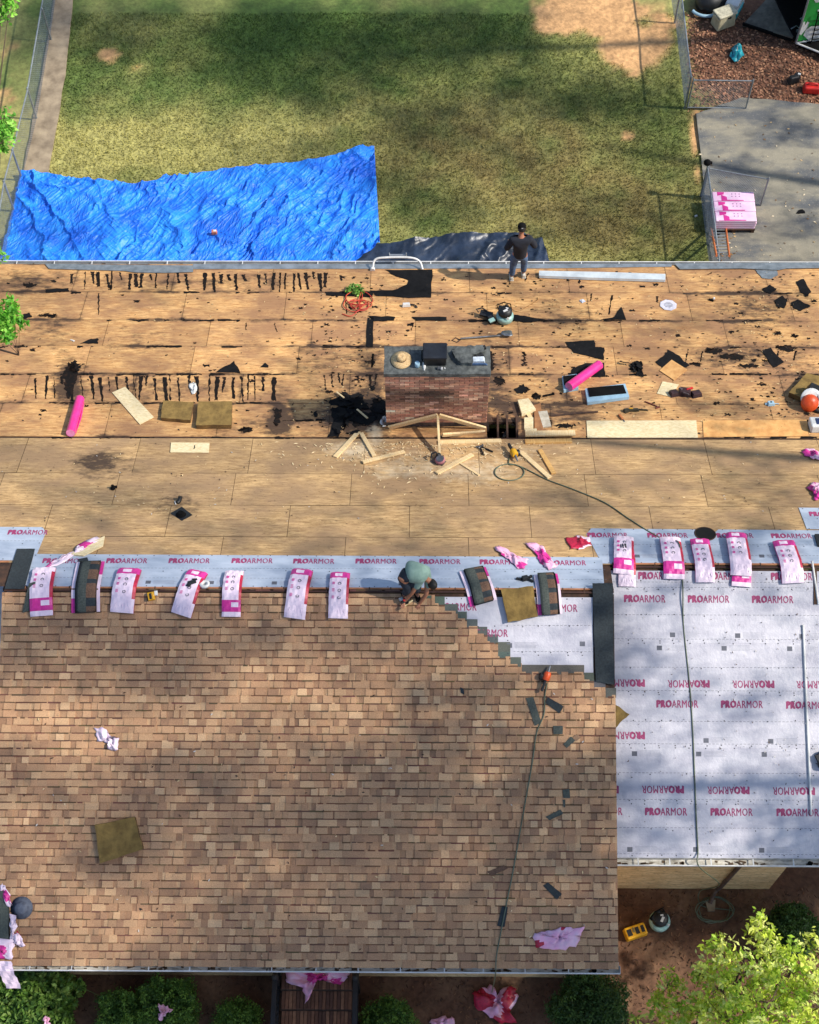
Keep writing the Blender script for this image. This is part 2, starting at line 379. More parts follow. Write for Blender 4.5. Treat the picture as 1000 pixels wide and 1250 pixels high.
# under-sheathing solid roof body (dark plywood edges seen in the gaps)
def body(name, m, quads, th=0.05):
    b = MB()
    for q in quads:
        q = [Vector(p) for p in q]; n = (q[1]-q[0]).cross(q[2]-q[0]).normalized()
        if n.z < 0: q = q[::-1]; n = -n
        lo = [p-n*th for p in q]
        b.add(q+lo, [(0, 1, 2, 3), (7, 6, 5, 4), (0, 4, 5, 1), (1, 5, 6, 2), (2, 6, 7, 3), (3, 7, 4, 0)])
    return b.build(name, m, house, I4)
def on(surf, x, y, h=0): return surf.at(x, y, h)
yb = BR.y; ye = BE.y
# opening beside the chimney where old boards were cut away
hx0, hx1 = SB.hit(594, 520).x, SB.hit(632, 520).x
hole_y0, hole_y1 = SB.hit(610, 536).y, SB.hit(610, 516).y
body('roof_structure', DARKWOOD, [
    [on(SB, X0, yb), on(SB, hx0, yb), on(SB, hx0, ye), on(SB, X0, ye)], [on(SB, hx1, yb), on(SB, X1, yb), on(SB, X1, ye), on(SB, hx1, ye)],
    [on(SB, hx0, hole_y1), on(SB, hx1, hole_y1), on(SB, hx1, ye), on(SB, hx0, ye)],
    [on(SR, X0, RR.y), on(SR, X1, RR.y), on(SR, X1, yb), on(SR, X0, yb)], [on(SR, XL, RL.y), on(SR, XR, RL.y), on(SR, XR, RR.y-.001), on(SR, XL, RR.y-.001)],
    [on(SFL, XL, EL.y), on(SFL, XR, EL.y), on(SFL, XR, RL.y-.05), on(SFL, XL, RL.y-.05)],
    [on(SFR, XR, ER.y), on(SFR, X1, ER.y), on(SFR, X1, RR.y-.05), on(SFR, XR, RR.y-.05)],
    [on(SFR, X0, ER.y), on(SFR, XL, ER.y), on(SFR, XL, RR.y-.05), on(SFR, X0, RR.y-.05)]])
# attic darkness and joists below the opening
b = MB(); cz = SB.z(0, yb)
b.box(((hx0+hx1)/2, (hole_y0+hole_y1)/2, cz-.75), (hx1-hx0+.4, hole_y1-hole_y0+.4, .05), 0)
for fx in (.36, .66, .97): b.box((hx0+(hx1-hx0)*fx, (hole_y0+hole_y1)/2, cz-.17), (.04, hole_y1-hole_y0+.3, .18), 1)
for k in range(16): b.box((random.uniform(hx0, hx1), random.uniform(hole_y0, hole_y1), cz-.62), (random.uniform(.05, .3), .05, .04), 2 if k % 3 else 1, rz=random.uniform(0, 3))
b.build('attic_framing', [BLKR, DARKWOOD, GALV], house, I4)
cx0, cx1 = SB.hit(472, 520).x, SB.hit(593.5, 520).x
cyf = SB.hit(532, 521).y
def clipB(a, bb, x0, x1):
    # leave the cut-out beside the chimney open
    vh = (on(DB, 0, hole_y1)-DB.P).dot(DB.ey); h0, h1 = hx0-DB.P.x, hx1-DB.P.x
    if a > vh or x1 < h0 or x0 > h1: return [(a, bb, x0, x1)]
    out = []
    if x0 < h0: out.append((a, bb, x0, h0))
    if x1 > h1: out.append((a, bb, h1, x1))
    if bb > vh: out.append((max(a, vh), bb, max(x0, h0), min(x1, h1)))
    return out
LB = (BE-BR).length
rowsB = [max(0.004, vy(DB, y)) for y in (535, 493, 457, 423, 391, 357)]+[LB]
panels('low_slope_sheathing', DB, rowsB, [uu(DB, x, 440) for x in (150, 300, 235, 120, 340, 190)], X0-DB.P.x, X1-DB.P.x, OLD, clip=clipB)
vr = [vy(DR, y) for y in (535.5, 578.6, 617.5, 656)]; vR = (RR-SR.P).dot(DR.ey); vL = (RL-SR.P).dot(DR.ey)
rowsR = vr+[vr[-1]-.62]
def clipR(a, bb, x0, x1): return [(max(a, vR), bb, x0, x1)]
panels('main_rear_sheathing', DR, [vr[0]-.006]+vr[1:]+[vR], [uu(DR, 864, 557), uu(DR, 572, 598), uu(DR, 500, 636), uu(DR, 572, 660)], X0, X1, NEW, clip=clipR)
b = MB(); b.add([Wp(DR, XL, vL+.06), Wp(DR, XR, vL+.06), Wp(DR, XR, vR-.004), Wp(DR, XL, vR-.004)], [(0, 1, 2, 3)]); b.build('ridge_sheathing', DARKWOOD, house, I4)
# raw plywood edge along the pitch break, fascias, step boards
b = MB(); e = on(DB, 0, yb)
b.box((0, yb-.012, e.z-.02), (26, .022, .05)); b.build('break_batten', DARKWOOD, house, I4)
b = MB()
def zL(y): return SFL.z(0, y)
def zR(y): return SFR.z(0, y)
for X, s in ((XR-.02, 1), (XL+.02, -1)):
    P = [(X, EL.y, zL(EL.y)-.01), (X, RL.y, zL(RL.y)-.01), (X, RL.y, zR(RL.y)-.25), (X, EL.y, zL(EL.y)-.2)]
    P2 = [(x-.03*s, y, z) for x, y, z in P]
    b = MB(); b.add(P+P2, [(0, 1, 2, 3), (7, 6, 5, 4), (0, 4, 5, 1), (1, 5, 6, 2), (2, 6, 7, 3), (3, 7, 4, 0)])
    b.build('rake_board', M('dark_fascia', (40, 38, 38)), house, I4)
# fascias
for nm, x0, x1, y, z in (('front_fascia', XL, XR, EL.y, EL.z), ('front_fascia', XR, X1, ER.y, ER.z), ('front_fascia', X0, XL, ER.y, ER.z), ('rear_fascia', X0, X1, BE.y-.02, BE.z)):
    b = MB(); b.box(((x0+x1)/2, y+.02, z-.13), (x1-x0, .025, .18)); b.build(nm, WHITE, house, I4)
# ------------------------------------------------------------------ gutters
def gutter(x0, x1, y, z, sgn, straps, m_in=GUT, w_=.13, nm='gutter'):
    g = MB(); zt = z-.05; a, c = y+sgn*.015, y+sgn*(w_+.015)
    def bx(yc, zc, sy, sz, mi=0): g.box(((x0+x1)/2, yc, zc), (x1-x0, sy, sz), mi)
    bx((a+c)/2, zt-.085, abs(c-a), .008); bx(a, zt-.03, .006, .1); bx(c, zt-.035, .006, .1, 1); bx(c+sgn*.008, zt+.013, .022, .008, 1)
    for k in range(int((x1-x0)*6)):
        x = random.uniform(x0, x1); g.box((x, (a+c)/2+random.uniform(-.03, .03), zt-.075), (random.uniform(.02, .14), random.uniform(.01, .05), .012), 2, rz=random.uniform(-.4, .4))
    for xe in (x0, x1): g.box((xe, (a+c)/2, zt-.035), (.006, abs(c-a), .1), 1)
    o = g.build(nm, [m_in, WHITE, M('leaf_litter', (96, 74, 52), (58, 44, 32), 20)], house, I4)
    for x in straps:
        s = MB(); s.box((x, (a+c)/2, zt+.012), (.022, abs(c-a)+.02, .006)); s.build('gutter_strap', WHITE, o, I4)
    return o
UPx = lambda s_, xs, y: [s_.hit(x, y).x for x in xs]
gl = gutter(XL, SFL.hit(757, 1181).x, EL.y, EL.z+.03, -1, UPx(SFL, (37, 88, 132, 182, 232, 281, 332, 386, 437.5, 489, 542.6, 590, 641, 694), 1178))
gr = gutter(XR+.02, X1, ER.y, ER.z+.03, -1, UPx(SFR, (779, 817.5, 868, 919.5, 968.5, 1020), 1053))
gutter(X0, XL-.02, ER.y, ER.z+.03, -1, [])
gb = gutter(X0, X1, BE.y, BE.z+.03, 1, UPx(SB, range(20, 1000, 46), 323), ALU, .11)
# black outlet discs at the two visible downspout drops
for s_, g_, x, y, yy in ((SFL, gl, 726, 1182, EL.y-.08), (SFR, gr, 990, 1056, ER.y-.08)):
    h = s_.hit(x, y); m_ = MB(); m_.lathe([(.045, 0), (.045, .02)], (h.x, yy, (EL.z if s_ is SFL else ER.z)-.1)); m_.build('drain_outlet', BLKR, g_, I4)
# metal drip flashings lying on the rear edge
flat('drip_flashing', DB, [(823, 323), (1002, 322), (1002, 328.5), (960, 329), (950, 331), (905, 329), (830, 330)], .01, GALV, None, None, lift=.03, parent=house)
flat('drip_flashing', DB, [(55, 323), (120, 324), (236, 325), (236, 333), (200, 334), (165, 333.5), (150, 331.5), (60, 329)], .01, GALV, None, None, lift=.02, parent=house)
flat('drip_flashing', DB, [(236, 323), (820, 322.5), (820, 326), (670, 328), (236, 329)], .006, ALU, None, None, lift=.01, parent=house)
o = flat('drip_flashing', DB, [(922, 330), (948, 330), (950, 336), (941, 341), (931, 340), (926, 335)], .006, GALV, None, None, lift=.012, parent=house, jagged=.01)
# ------------------------------------------------------------------ walls
def wallbox(nm, x0, x1, y0, y1, z1, mats, mi=0, z0=0):
    b = MB(); b.box(((x0+x1)/2, (y0+y1)/2, (z0+z1)/2), (x1-x0, y1-y0, z1-z0)); return b.build(nm, mats, house, I4)
m, n, bs = nodes('painted_stone')
c1 = noise(n, 3.2, (1, 1, 4), 6, .65); c2 = noise(n, 12, (1, 1, 3), 4)
base = mix(n, mrange(n, c1, .35, .65), lin((232, 202, 152)), lin((196, 160, 112))); base = mix(n, mrange(n, c2, .56, .66, 0, .75), base, lin((96, 74, 52)))
n.links.new(base, bs.inputs['Base Color']); bs.inputs['Roughness'].default_value = .95; bump(n, c2, bs, .6, .02); STONE = m
wxr = G.hit(939, 1087).x
wall = wallbox('stone_wall', XR-.3, wxr, WY, WY+.2, ER.z-.1, STONE)
wallbox('stone_wall', wxr-.2, wxr, WY+.2, WY+5, ER.z-.1, STONE)
wallbox('side_wall', XR-.5, XR-.3, EL.y+.4, WY+1.5, ER.z-.1, STONE)
wallbox('front_wall', XL+.3, XR-.5, EL.y+.4, EL.y+.6, EL.z-.06, STONE)
wallbox('rear_wall', X0+.4, X1-.4, BE.y-.7, BE.y-.5, BE.z-.05, STONE)
# soffit
for x0, x1, y, z in ((XL, XR, EL.y, EL.z), (XR, wxr+.3, ER.y, ER.z)):
    b = MB(); b.box(((x0+x1)/2, y+.24, z-.21), (x1-x0, .44, .012)); b.build('soffit', WHITE, house, I4)
# downspout at the stone wall corner
p = G.hit(866, 1104); b = MB(); gx = SFR.hit(905, 1056).x; zt = ER.z-.1
b.tube(catmull([(gx, ER.y-.08, zt), (gx, ER.y-.08, zt-.18), (p.x+.32, WY-.10, zt-.5), (p.x+.30, WY-.06, zt-1.0), (p.x+.2, WY-.06, .45), (p.x+.12, WY-.1, .2), (p.x, p.y, .08)], 4), .045, 0, 8)
b.build('downspout', M('brown_metal', (92, 74, 66), (66, 52, 46)), gr, I4)
b = MB(); b.slab([(-.07, -.14), (.07, -.14), (.11, .1), (-.11, .1)], 0, .05); q = G.hit(950/1.0, 1102) if False else p
tag(b.build('splash_block', CONC, None, Matrix.Translation((p.x+.02, p.y-.02, .01))), 'small pale splash block under the brown downspout', 'splash block')
# ------------------------------------------------------------------ underlayment
m, n, bs = nodes('white_underlayment')
c1 = noise(n, 1.1, (1, 3, 1), 5, .6); c2 = noise(n, 14, (1, 3, 1), 3)
n.links.new(mix(n, mrange(n, c1, .4, .7), lin((192, 190, 198)), lin((170, 168, 180))), bs.inputs['Base Color']); bs.inputs['Roughness'].default_value = .42
c3 = noise(n, 2.6, (1, .8, 1), 7, .7); bump(n, c3, bs, .5, .05); UND = m
m, n, bs = nodes('sky_shaded_underlayment')  # same white sheet, with the rear slope's bluish sky shade put into its colour
c1 = noise(n, 1.6, (1, 3, 1), 5, .6)
n.links.new(mix(n, mrange(n, c1, .4, .7), lin((172, 182, 198)), lin((148, 160, 178))), bs.inputs['Base Color']); bs.inputs['Roughness'].default_value = .42
bump(n, c1, bs, .3, .05); UND_SHADED = m
INKP = M('wine_ink', (158, 58, 104), (134, 46, 88), 6, .6, 0); INKG = M('grey_ink', (96, 98, 108), (80, 82, 92), 8, .6, 0); NAILM = M('nail_cap', (52, 54, 62), (40, 42, 48), 8, .6, 0)
LIGHTINK = M('fine_print_ink', (150, 152, 164), (138, 140, 152), 8, .6, 0)
def text_geo(s, bold, spacing=1.0):
    cu = bpy.data.curves.new('t', 'FONT'); cu.body = s; cu.size = 1; cu.offset = bold; cu.space_character = spacing; cu.resolution_u = 2
    ob = bpy.data.objects.new('t', cu); COL.objects.link(ob); bpy.context.view_layer.update()
    me = ob.evaluated_get(bpy.context.evaluated_depsgraph_get()).to_mesh(); V = [tuple(v.co) for v in me.vertices]; Fc = [tuple(p.vertices) for p in me.polygons]
    ob.to_mesh_clear(); bpy.data.objects.remove(ob); bpy.data.curves.remove(cu)
    xs = [v[0] for v in V]; ys = [v[1] for v in V]; return [(v[0]-min(xs), v[1]-min(ys)) for v in V], Fc, max(xs)-min(xs), max(ys)-min(ys)
T1 = text_geo('PRO', .036, 1.16); T2 = text_geo('ARMOR', 0, 1.08)
def brand(b, Minv, surf, px, py, flip=False, wid=.80, hgt=.145, h=.006):
    c = Minv @ surf.hit(px, py); s = -1 if flip else 1
    tot = T1[2]+T2[2]+.07; x = -tot/2
    for V, Fc, wd, ht in (T1, T2):
        vs = [(c.x+s*(x+vx)*wid/tot, c.y+s*(vy_-ht/2)*hgt/ht, h) for vx, vy_ in V]; x += wd+.07
        b.add(vs, [f for f in Fc], 1)
        e_ = .016 if V is T1[0] else .007; b.add([(p[0]+e_*s, p[1]+e_*.5, h+.0006) for p in vs], [f for f in Fc], 1)
def sheet(nm, surf, pts, words=(), flips=(), marks=(), lines=(), m=UND, lift=0, nails=True, hgt=.145, seed=0):
    Mx, L = local(surf, pts); inv = Mx.inverted(); b = MB(); T_ = .003+lift; b.slab(L, lift, T_); h = T_+.0012
    for q in words: brand(b, inv, surf, q[0], q[1], False, h=h, hgt=hgt)
    for q in flips: brand(b, inv, surf, q[0], q[1], True, h=h, hgt=hgt)
    r = random.Random(seed+5); ys = [p[1] for p in L]; xs = [p[0] for p in L]
    for q in marks:
        c = inv @ surf.hit(*q); s = .05
        b.add([(c.x-s, c.y-s*.9, h), (c.x+s, c.y-s*.9, h), (c.x+s, c.y+s*.9, h), (c.x-s, c.y+s*.9, h)], [(0, 1, 2, 3)], 2)
        for k in range(5):
            y = c.y-.045+k*.024; x = c.x+.1; b.add([(x, y, h), (x+r.uniform(.35, .48), y, h), (x+.4, y+.006, h), (x, y+.006, h)], [(0, 1, 2, 3)], 4)
    for yl in lines:
        c = inv @ surf.hit(870 if surf in (UFR,) else 500, yl); x = min(xs)+.02
        while x < max(xs): b.add([(x, c.y, h), (x+.045, c.y, h), (x+.045, c.y+.007, h), (x, c.y+.007, h)], [(0, 1, 2, 3)], 2); x += .075
    if nails:
        def nail(x, y): b.add([(x+.013*math.cos(a), y+.013*math.sin(a), h+.002) for a in np.linspace(0, 2*math.pi, 7)[:6]], [tuple(range(6))], 3)
        x = min(xs)+.1
        while x < max(xs)-.08:
            for yy in (max(ys)-.035, min(ys)+.045): nail(x+r.uniform(-.03, .03), yy+r.uniform(-.01, .01))
            if r.random() < .6: nail(x+r.uniform(-.1, .1), (min(ys)+max(ys))/2+r.uniform(-.02, .02))
            x += .29
    return b.build(nm, [m, INKP, INKG, NAILM, LIGHTINK], house, Mx)
def quad(surf, x0, x1, y0, y1, XLo=None): return [(x0, y0), (x1, y0), (x1, y1), (x0, y1)]
def band(surf, Xa, Xb, ya, yb_):
    """pixel outline of a course running exactly along the eave direction from world Xa to Xb"""
    out = []
    for X, y in ((Xa, ya), (Xb, ya), (Xb, yb_), (Xa, yb_)):
        h = surf.hit(870 if surf is UFR else 400, y); W = Vector((X, h.y, h.z)); p = proj(np.array([W[:]])); out.append((float(p[0][0]), float(p[1][0])))
    return out
XR2 = XR-.05
courses = [(1047.5, 979, [(813, 991), (893, 991.5), (973.6, 992), (734, 990.5), (1053, 993)], [], [(769, 1037), (849.5, 1037), (930, 1038)], 1011),
           (981, 911, [], [(809.6, 964), (889.6, 965), (969.5, 966), (730, 964), (1050, 966)], [(774.6, 920), (853, 920.5), (933, 921)], 944),
           (913, 846, [(826.6, 859.5), (905.5, 860), (985, 861)], [(762, 898)], [(862, 904), (941, 905)], 881),
           (848, 783, [], [(762, 834), (841, 835), (920, 835.5), (998, 836)], [(805, 791), (884, 791.5), (964, 792)], 815),
           (785, 718, [(786.9, 731), (864.7, 731.5), (943, 732), (1021, 733)], [], [(821, 775), (900.5, 776), (979, 777)], 751),
           (722, 697, [(804, 703), (883, 703.5), (966, 704)], [], [], 711)]
for k, (ya, yb_, wd, fl, mk, ln) in enumerate(courses):
    sheet('underlayment', UFR, band(UFR, XR2, X1, yb_, ya), wd, fl, mk, [ln, ya-4.5], lift=.0032*k, seed=k)
    if k < 6: sheet('underlayment', UFR, band(UFR, X0, XL+.05, yb_, ya), (), (), (), [], lift=.0032*k, seed=k+20)
# left roof, patch not yet shingled
XA = UFL.hit(500, 730).x; XB = UFL.hit(724, 770).x
def bandL(ya, yb_, Xa=None): return [(float(a), float(c)) for a, c in (tuple(np.ravel(proj(np.array([[X, UFL.hit(640, y).y, UFL.hit(640, y).z]])))) for X, y in ((Xa or XA, yb_), (XB, yb_), (XB, ya), (Xa or XA, ya)))]
sheet('underlayment', UFL, bandL(840, 797), [], [], [(1500, 0)][:0], [822], lift=0, seed=31)
sheet('underlayment', UFL, bandL(799, 729), [(556, 741), (679, 742.5)], [], [(711, 786)], [763, 795], lift=.0035, seed=32)
sheet('underlayment', UFL, bandL(799, 762, UFL.hit(628, 780).x)[:1]+bandL(799, 762)[1:2]+[(627, 799), (560, 799), (560, 762)], [(594, 773)], [], [(634, 786)], [795], lift=.007, seed=33) if False else None
sheet('underlayment', UFL, [(540, 762), (627, 763), (627, 800), (540, 800)], [(594, 773)], [], [(634-12, 788)], [], lift=.007, seed=33)
# rear slope strips next to the ridges
xs_ = [34+78.2*k for k in range(0)]
sheet('underlayment', UR, [(38, 676.5), (735, 680.5), (738, 719), (30, 717)], [(77, 685), (154.8, 685), (231, 685), (307.8, 685), (383, 685.5), (459, 685.5), (537, 686), (610.6, 686.5), (690, 687.5)], [], [(181, 711), (258, 711.5), (335, 712), (490, 713)], [695, 707], m=UND_SHADED, lift=.004, seed=41, hgt=.15)
sheet('underlayment', UR, [(-60, 643), (52, 643.5), (56, 650), (42, 684), (-60, 684)], [(34, 650)], [], [], [662], m=UND_SHADED, lift=.0, seed=42, hgt=.15)
sheet('underlayment', UR, [(722, 645), (849, 646.5), (852, 650), (861, 659), (873, 650), (877, 646.5), (1075, 648), (1075, 690), (735, 688), (716, 652)], [(741.6, 653.5), (814.8, 653.8), (894.7, 654), (966, 654.5), (1042, 655)], [], [(778, 679), (930, 679)], [664, 677], m=UND_SHADED, lift=.001, seed=43, hgt=.15)
sheet('underlayment', UR, [(975, 620), (1060, 621), (1060, 648), (985, 646)], [(1012, 628)], [], [], [], m=UND_SHADED, lift=.006, seed=44, hgt=.15)
# ridge slots: bare wood edges either side of a dark gap
for (xa, xb, R_) in ((XL+.05, XR-.28, RL), (XR+.05, X1, RR), (X0, XL-.05, RR)):
    b = MB()
    for s, mi in ((.035, 0), (-.035, 1)): b.box(((xa+xb)/2, R_.y+s, R_.z+.012+(0 if s > 0 else .002)), (xb-xa, .034, .03), mi)
    x = xa
    while x < xb: b.box((x, R_.y, R_.z+.028), (.02, .12, .004), 2); x += .41
    b.build('ridge_slot', [M('copper_wood', (178, 120, 82), (140, 88, 56), 6, .8, .2, (1, 6, 1)), M('dark_slot', (70, 40, 28)), DARKWOOD], house, I4)
# ------------------------------------------------------------------ shingles
EXP = 0.1432; LF = (RL-EL).length
def vF(py, px=620): return LF-abs((SFL.hit(px, py)-RL).dot(SFL.ey))
def xF(px, py): return SFL.hit(px, py).x
v_of = lambda P: LF+(P-RL).dot(SFL.ey)
pal = [(184, 152, 116), (170, 137, 104), (158, 124, 94), (150, 115, 87), (138, 104, 80), (126, 94, 73), (194, 164, 128), (164, 130, 100), (112, 84, 67)]
pw = [.10, .17, .22, .18, .12, .07, .04, .10, .03]
sb = MB(); rs = random.Random(11); nrow = int(LF/EXP)+1
stairs = [(519, 733, 531), (531, 741, 543), (543, 751, 559), (559, 760, 570), (570, 770, 583), (583, 779, 595), (595, 788, 608), (608, 798, 623), (623, 807, 636), (637, 817.5, 713), (713, 827, 725), (725, 837, 739), (739, 847, 752)]
for r_ in range(nrow):
    v0 = -0.02+r_*EXP
    if v0 > LF-.10: break
    v1 = min(v0+EXP+.05, LF-.06); xe = XR+.005; green = None
    pyr = float(proj(np.array([Wp(SFL, 620-620, v0-LF+EXP*.5)[:]]))[1][0])
    for sx, sy, gx_ in stairs:
        if pyr < sy: xe, green = xF(sx, sy-4), xF(gx_, sy-4); break
    def P_(x, v, h): return Wp(SFL, x-SFL.P.x, v-LF, TD+h)[:]
    def tab(x0, x1, va, vb, h0, h1, c, skew=0):
        V = [P_(x0, va, .012), P_(x1, va, .012), P_(x1-skew, vb, .012), P_(x0+skew, vb, .012), P_(x0, va, h0), P_(x1, va, h0), P_(x1-skew, vb, h1), P_(x0+skew, vb, h1)]
        sb.add(V, [(4, 5, 6, 7), (0, 1, 5, 4), (1, 2, 6, 5), (3, 0, 4, 7)], 0, c)
    def colr(): 
        c = rs.choices(pal, pw)[0]; c = tuple(q*.58+m__*.42 for q, m__ in zip(c, (178, 138, 102))); j = rs.uniform(1.0, 1.09); return lin(tuple(min(255, q*j) for q in c))[:3]
    x = XL-rs.uniform(0, .25); hb = .019
    # base course (recessed gaps) in short colour runs
    xx = x
    while xx < xe:
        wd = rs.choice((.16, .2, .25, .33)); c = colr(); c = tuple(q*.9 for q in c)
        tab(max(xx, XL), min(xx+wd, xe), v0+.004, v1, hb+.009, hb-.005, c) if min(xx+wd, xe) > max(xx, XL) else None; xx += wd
    # laminated teeth
    xx = x+rs.uniform(0, .2)
    while xx < xe:
        wd = rs.choice((.10, .13, .155, .18, .21, .26)); a, c_ = max(xx, XL), min(xx+wd, xe)
        if c_-a > .03: tab(a, c_, v0, v1, hb+.027, hb-.002, colr(), .003)
        xx += wd+rs.choice((.0, .0, .03, .08, .11, .14))
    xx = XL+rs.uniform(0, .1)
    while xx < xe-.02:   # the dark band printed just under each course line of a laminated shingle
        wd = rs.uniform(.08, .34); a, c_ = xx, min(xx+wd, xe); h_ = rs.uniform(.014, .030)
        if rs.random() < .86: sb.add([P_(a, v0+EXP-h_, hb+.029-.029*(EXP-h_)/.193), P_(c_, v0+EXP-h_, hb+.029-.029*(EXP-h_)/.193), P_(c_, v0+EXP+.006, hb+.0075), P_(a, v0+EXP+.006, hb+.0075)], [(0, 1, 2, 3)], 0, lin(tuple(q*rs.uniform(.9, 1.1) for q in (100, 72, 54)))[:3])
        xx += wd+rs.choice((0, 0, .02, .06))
    if green and green > xe:
        g0 = lin((84, 90, 84))[:3]; tab(xe, green, v0-.02, v1-.03, hb+.002, hb-.003, tuple(q*rs.uniform(.85, 1.1) for q in g0))
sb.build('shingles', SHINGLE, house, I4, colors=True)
# starter edge metal
b = MB(); b.add([on(SFL, XL, EL.y-.035, TD+.012), on(SFL, XR+.01, EL.y-.035, TD+.012), on(SFL, XR+.01, EL.y+.05, TD+.013), on(SFL, XL, EL.y+.05, TD+.013)], [(0, 1, 2, 3)]); b.build('drip_edge', WHITE, house, I4)
# ------------------------------------------------------------------ tar and felt residue stuck to the old sheathing (one stained layer)
rb = MB(); rr = random.Random(5)
def streak(pxs, seed, amp=.02, h=.006, surf=DB):
    Mx = surf.mat(surf.P); inv = Mx.inverted(); L = [tuple((inv @ surf.hit(*q))[:2]) for q in pxs]
    L = jag(L, amp, 6, seed); rb.slab(L, h-.004, h)
sd = 100
def vmarks(xa, xb, ya, yb_, step, wmin=1.5, wmax=6, prob=.8, full=.6):
    global sd
    x = xa
    while x < xb:
        if rr.random() < prob:
            wd = rr.uniform(wmin, wmax); top = rr.random() < full
            y0 = ya+rr.uniform(0, 4); y1 = yb_-rr.uniform(0, 6) if top else ya+(yb_-ya)*rr.uniform(.3, .7); w2 = wd*rr.uniform(.3, 1)
            lean = rr.uniform(-3, 3)+(x-520)/600*-3
            streak([(x, y0), (x+wd, y0), (x+lean*.5+wd*.7, (y0+y1)/2), (x+lean+w2, y1), (x+lean, y1), (x+lean*.5, (y0+y1)/2)], sd, .02); sd += 1
        x += step*rr.uniform(.7, 1.3)
vmarks(86, 235, 331, 356, 8.5, 1.5, 5, .92); vmarks(240, 400, 332, 357, 8, 2, 6, .97); vmarks(400, 440, 334, 345, 14); vmarks(520, 800, 330, 350, 22, 1.5, 4, .6, .3)
vmarks(42, 335, 458, 491, 10.5, 1.5, 6, .93, .75); vmarks(395, 470, 455, 478, 9, 2, 4, .6, .3); vmarks(840, 1000, 331, 345, 26, 1, 4, .6, .3)
vmarks(300, 800, 392, 420, 48, 1, 2.5, .5, .3); vmarks(780, 990, 425, 450, 26, 1, 3, .5, .3); vmarks(700, 820, 358, 388, 24, 1.5, 3, .5); vmarks(120, 470, 358, 385, 50, 1, 3, .6, .4)
def hseam(y, xa, xb, dens, hmax=2.5):
    global sd
    x = xa
    while x < xb:
        L = rr.uniform(4, 26)
        if rr.random() < dens:
            hh = rr.uniform(.7, hmax); streak([(x, y-hh/2+rr.uniform(-1, 1)), (x+L, y-hh/2), (x+L, y+hh/2), (x, y+hh/2+rr.uniform(0, 1.5))], sd, .02); sd += 1
        x += L*rr.uniform(.8, 1.5)
for y, a, c, d_ in ((357, 80, 470, .6), (391, 130, 470, .8), (391.5, 560, 930, .6), (423, 0, 470, .45), (424, 600, 1000, .7), (457, 0, 330, .9), (457, 610, 990, .6), (492, 0, 330, .7), (358, 600, 1000, .6), (513, 300, 470, .7), (534.5, 0, 470, .7), (534, 700, 1000, .5)):
    hseam(y, a, c, d_*.55, 2.2)
for k in range(420):   # scattered torn flecks
    x = rr.choice((rr.uniform(0, 1000), rr.gauss(930, 50), rr.gauss(440, 50), rr.gauss(680, 70))); y = rr.uniform(335, 530)
    if 465 < x < 600 and 410 < y: continue
    s = rr.uniform(.3, 1.0)*rr.choice((1, 1, 1, 2.6)); streak([(x-s*1.5, y-s*.5), (x+s*1.3, y-s*.6), (x+s*1.6, y+s*.5), (x-s, y+s*.6)], sd, .03); sd += 1
blobs = [(84, 462, 9, 24), (92, 448, 8, 8), (338, 508, 7, 14), (893, 435, 16, 4), (915, 447, 14, 3), (870, 428, 12, 4), (945, 440, 10, 3), (640, 475, 7, 6), (655, 484, 6, 4), (598, 440, 6, 14), (610, 465, 8, 6), (690, 520, 14, 4), (665, 516, 9, 4), (60, 385, 16, 3), (35, 348, 9, 3), (70, 355, 15, 1.6),
         (440, 515, 10, 10), (418, 510, 7, 16), (460, 500, 8, 14), (850, 445, 9, 3), (300, 525, 9, 3), (960, 425, 14, 4), (950, 407, 5, 2.5), (970, 410, 4, 2), (640, 440, 3, 10), (455, 440, 2, 10)]
for x, y, a, c in blobs:
    streak([(x+a*math.cos(q)*rr.uniform(.6, 1.1), y+c*math.sin(q)*rr.uniform(.6, 1.1)) for q in np.linspace(0, 6.283, 9)[:8]], sd, .05, .0065); sd += 1
for q in blobs[:0]: pass
rb.build('tar_residue', TAR, house, DB.mat(DB.P))
rb = MB()
for x, y, a, c in ((215, 607, 8, 2.5),):
    streak([(x-a, y), (x, y-c), (x+a, y+1), (x, y+c)], sd, .03, .006, DR); sd += 1
# long felt-coloured bands left where sheets were torn
# ------------------------------------------------------------------ chimney
chim = empty('chimney', 'x', 'y', Matrix.Translation((0, 0, 0))) if False else None
ztop = rayhit(532, 455, Vector((0, cyf, 0)), Vector((0, 1, 0)), CAM).z
top = Surf((0, 0, ztop), Vector((0, 0, 1)))
cyb = top.hit(532, 424).y; zb = SB.z(0, yb)-.35
cc_ = Vector(((cx0+cx1)/2, (cyf+cyb)/2, zb)); cw, cl, chh = cx1-cx0, cyb-cyf, ztop-zb
b = MB(); b.box((0, 0, (chh-.1)/2), (cw-.04, cl-.04, chh-.1))
ch = b.build('chimney', MORTAR, house, Matrix.Translation(cc_))
b = MB(); rs2 = random.Random(9); bh, bl, mo = .058, .197, .011
bp = [(186, 134, 108), (178, 126, 104), (194, 146, 118), (172, 120, 100), (182, 138, 116), (206, 168, 140), (166, 124, 106)]
nr = int((chh-.12)/(bh+mo))
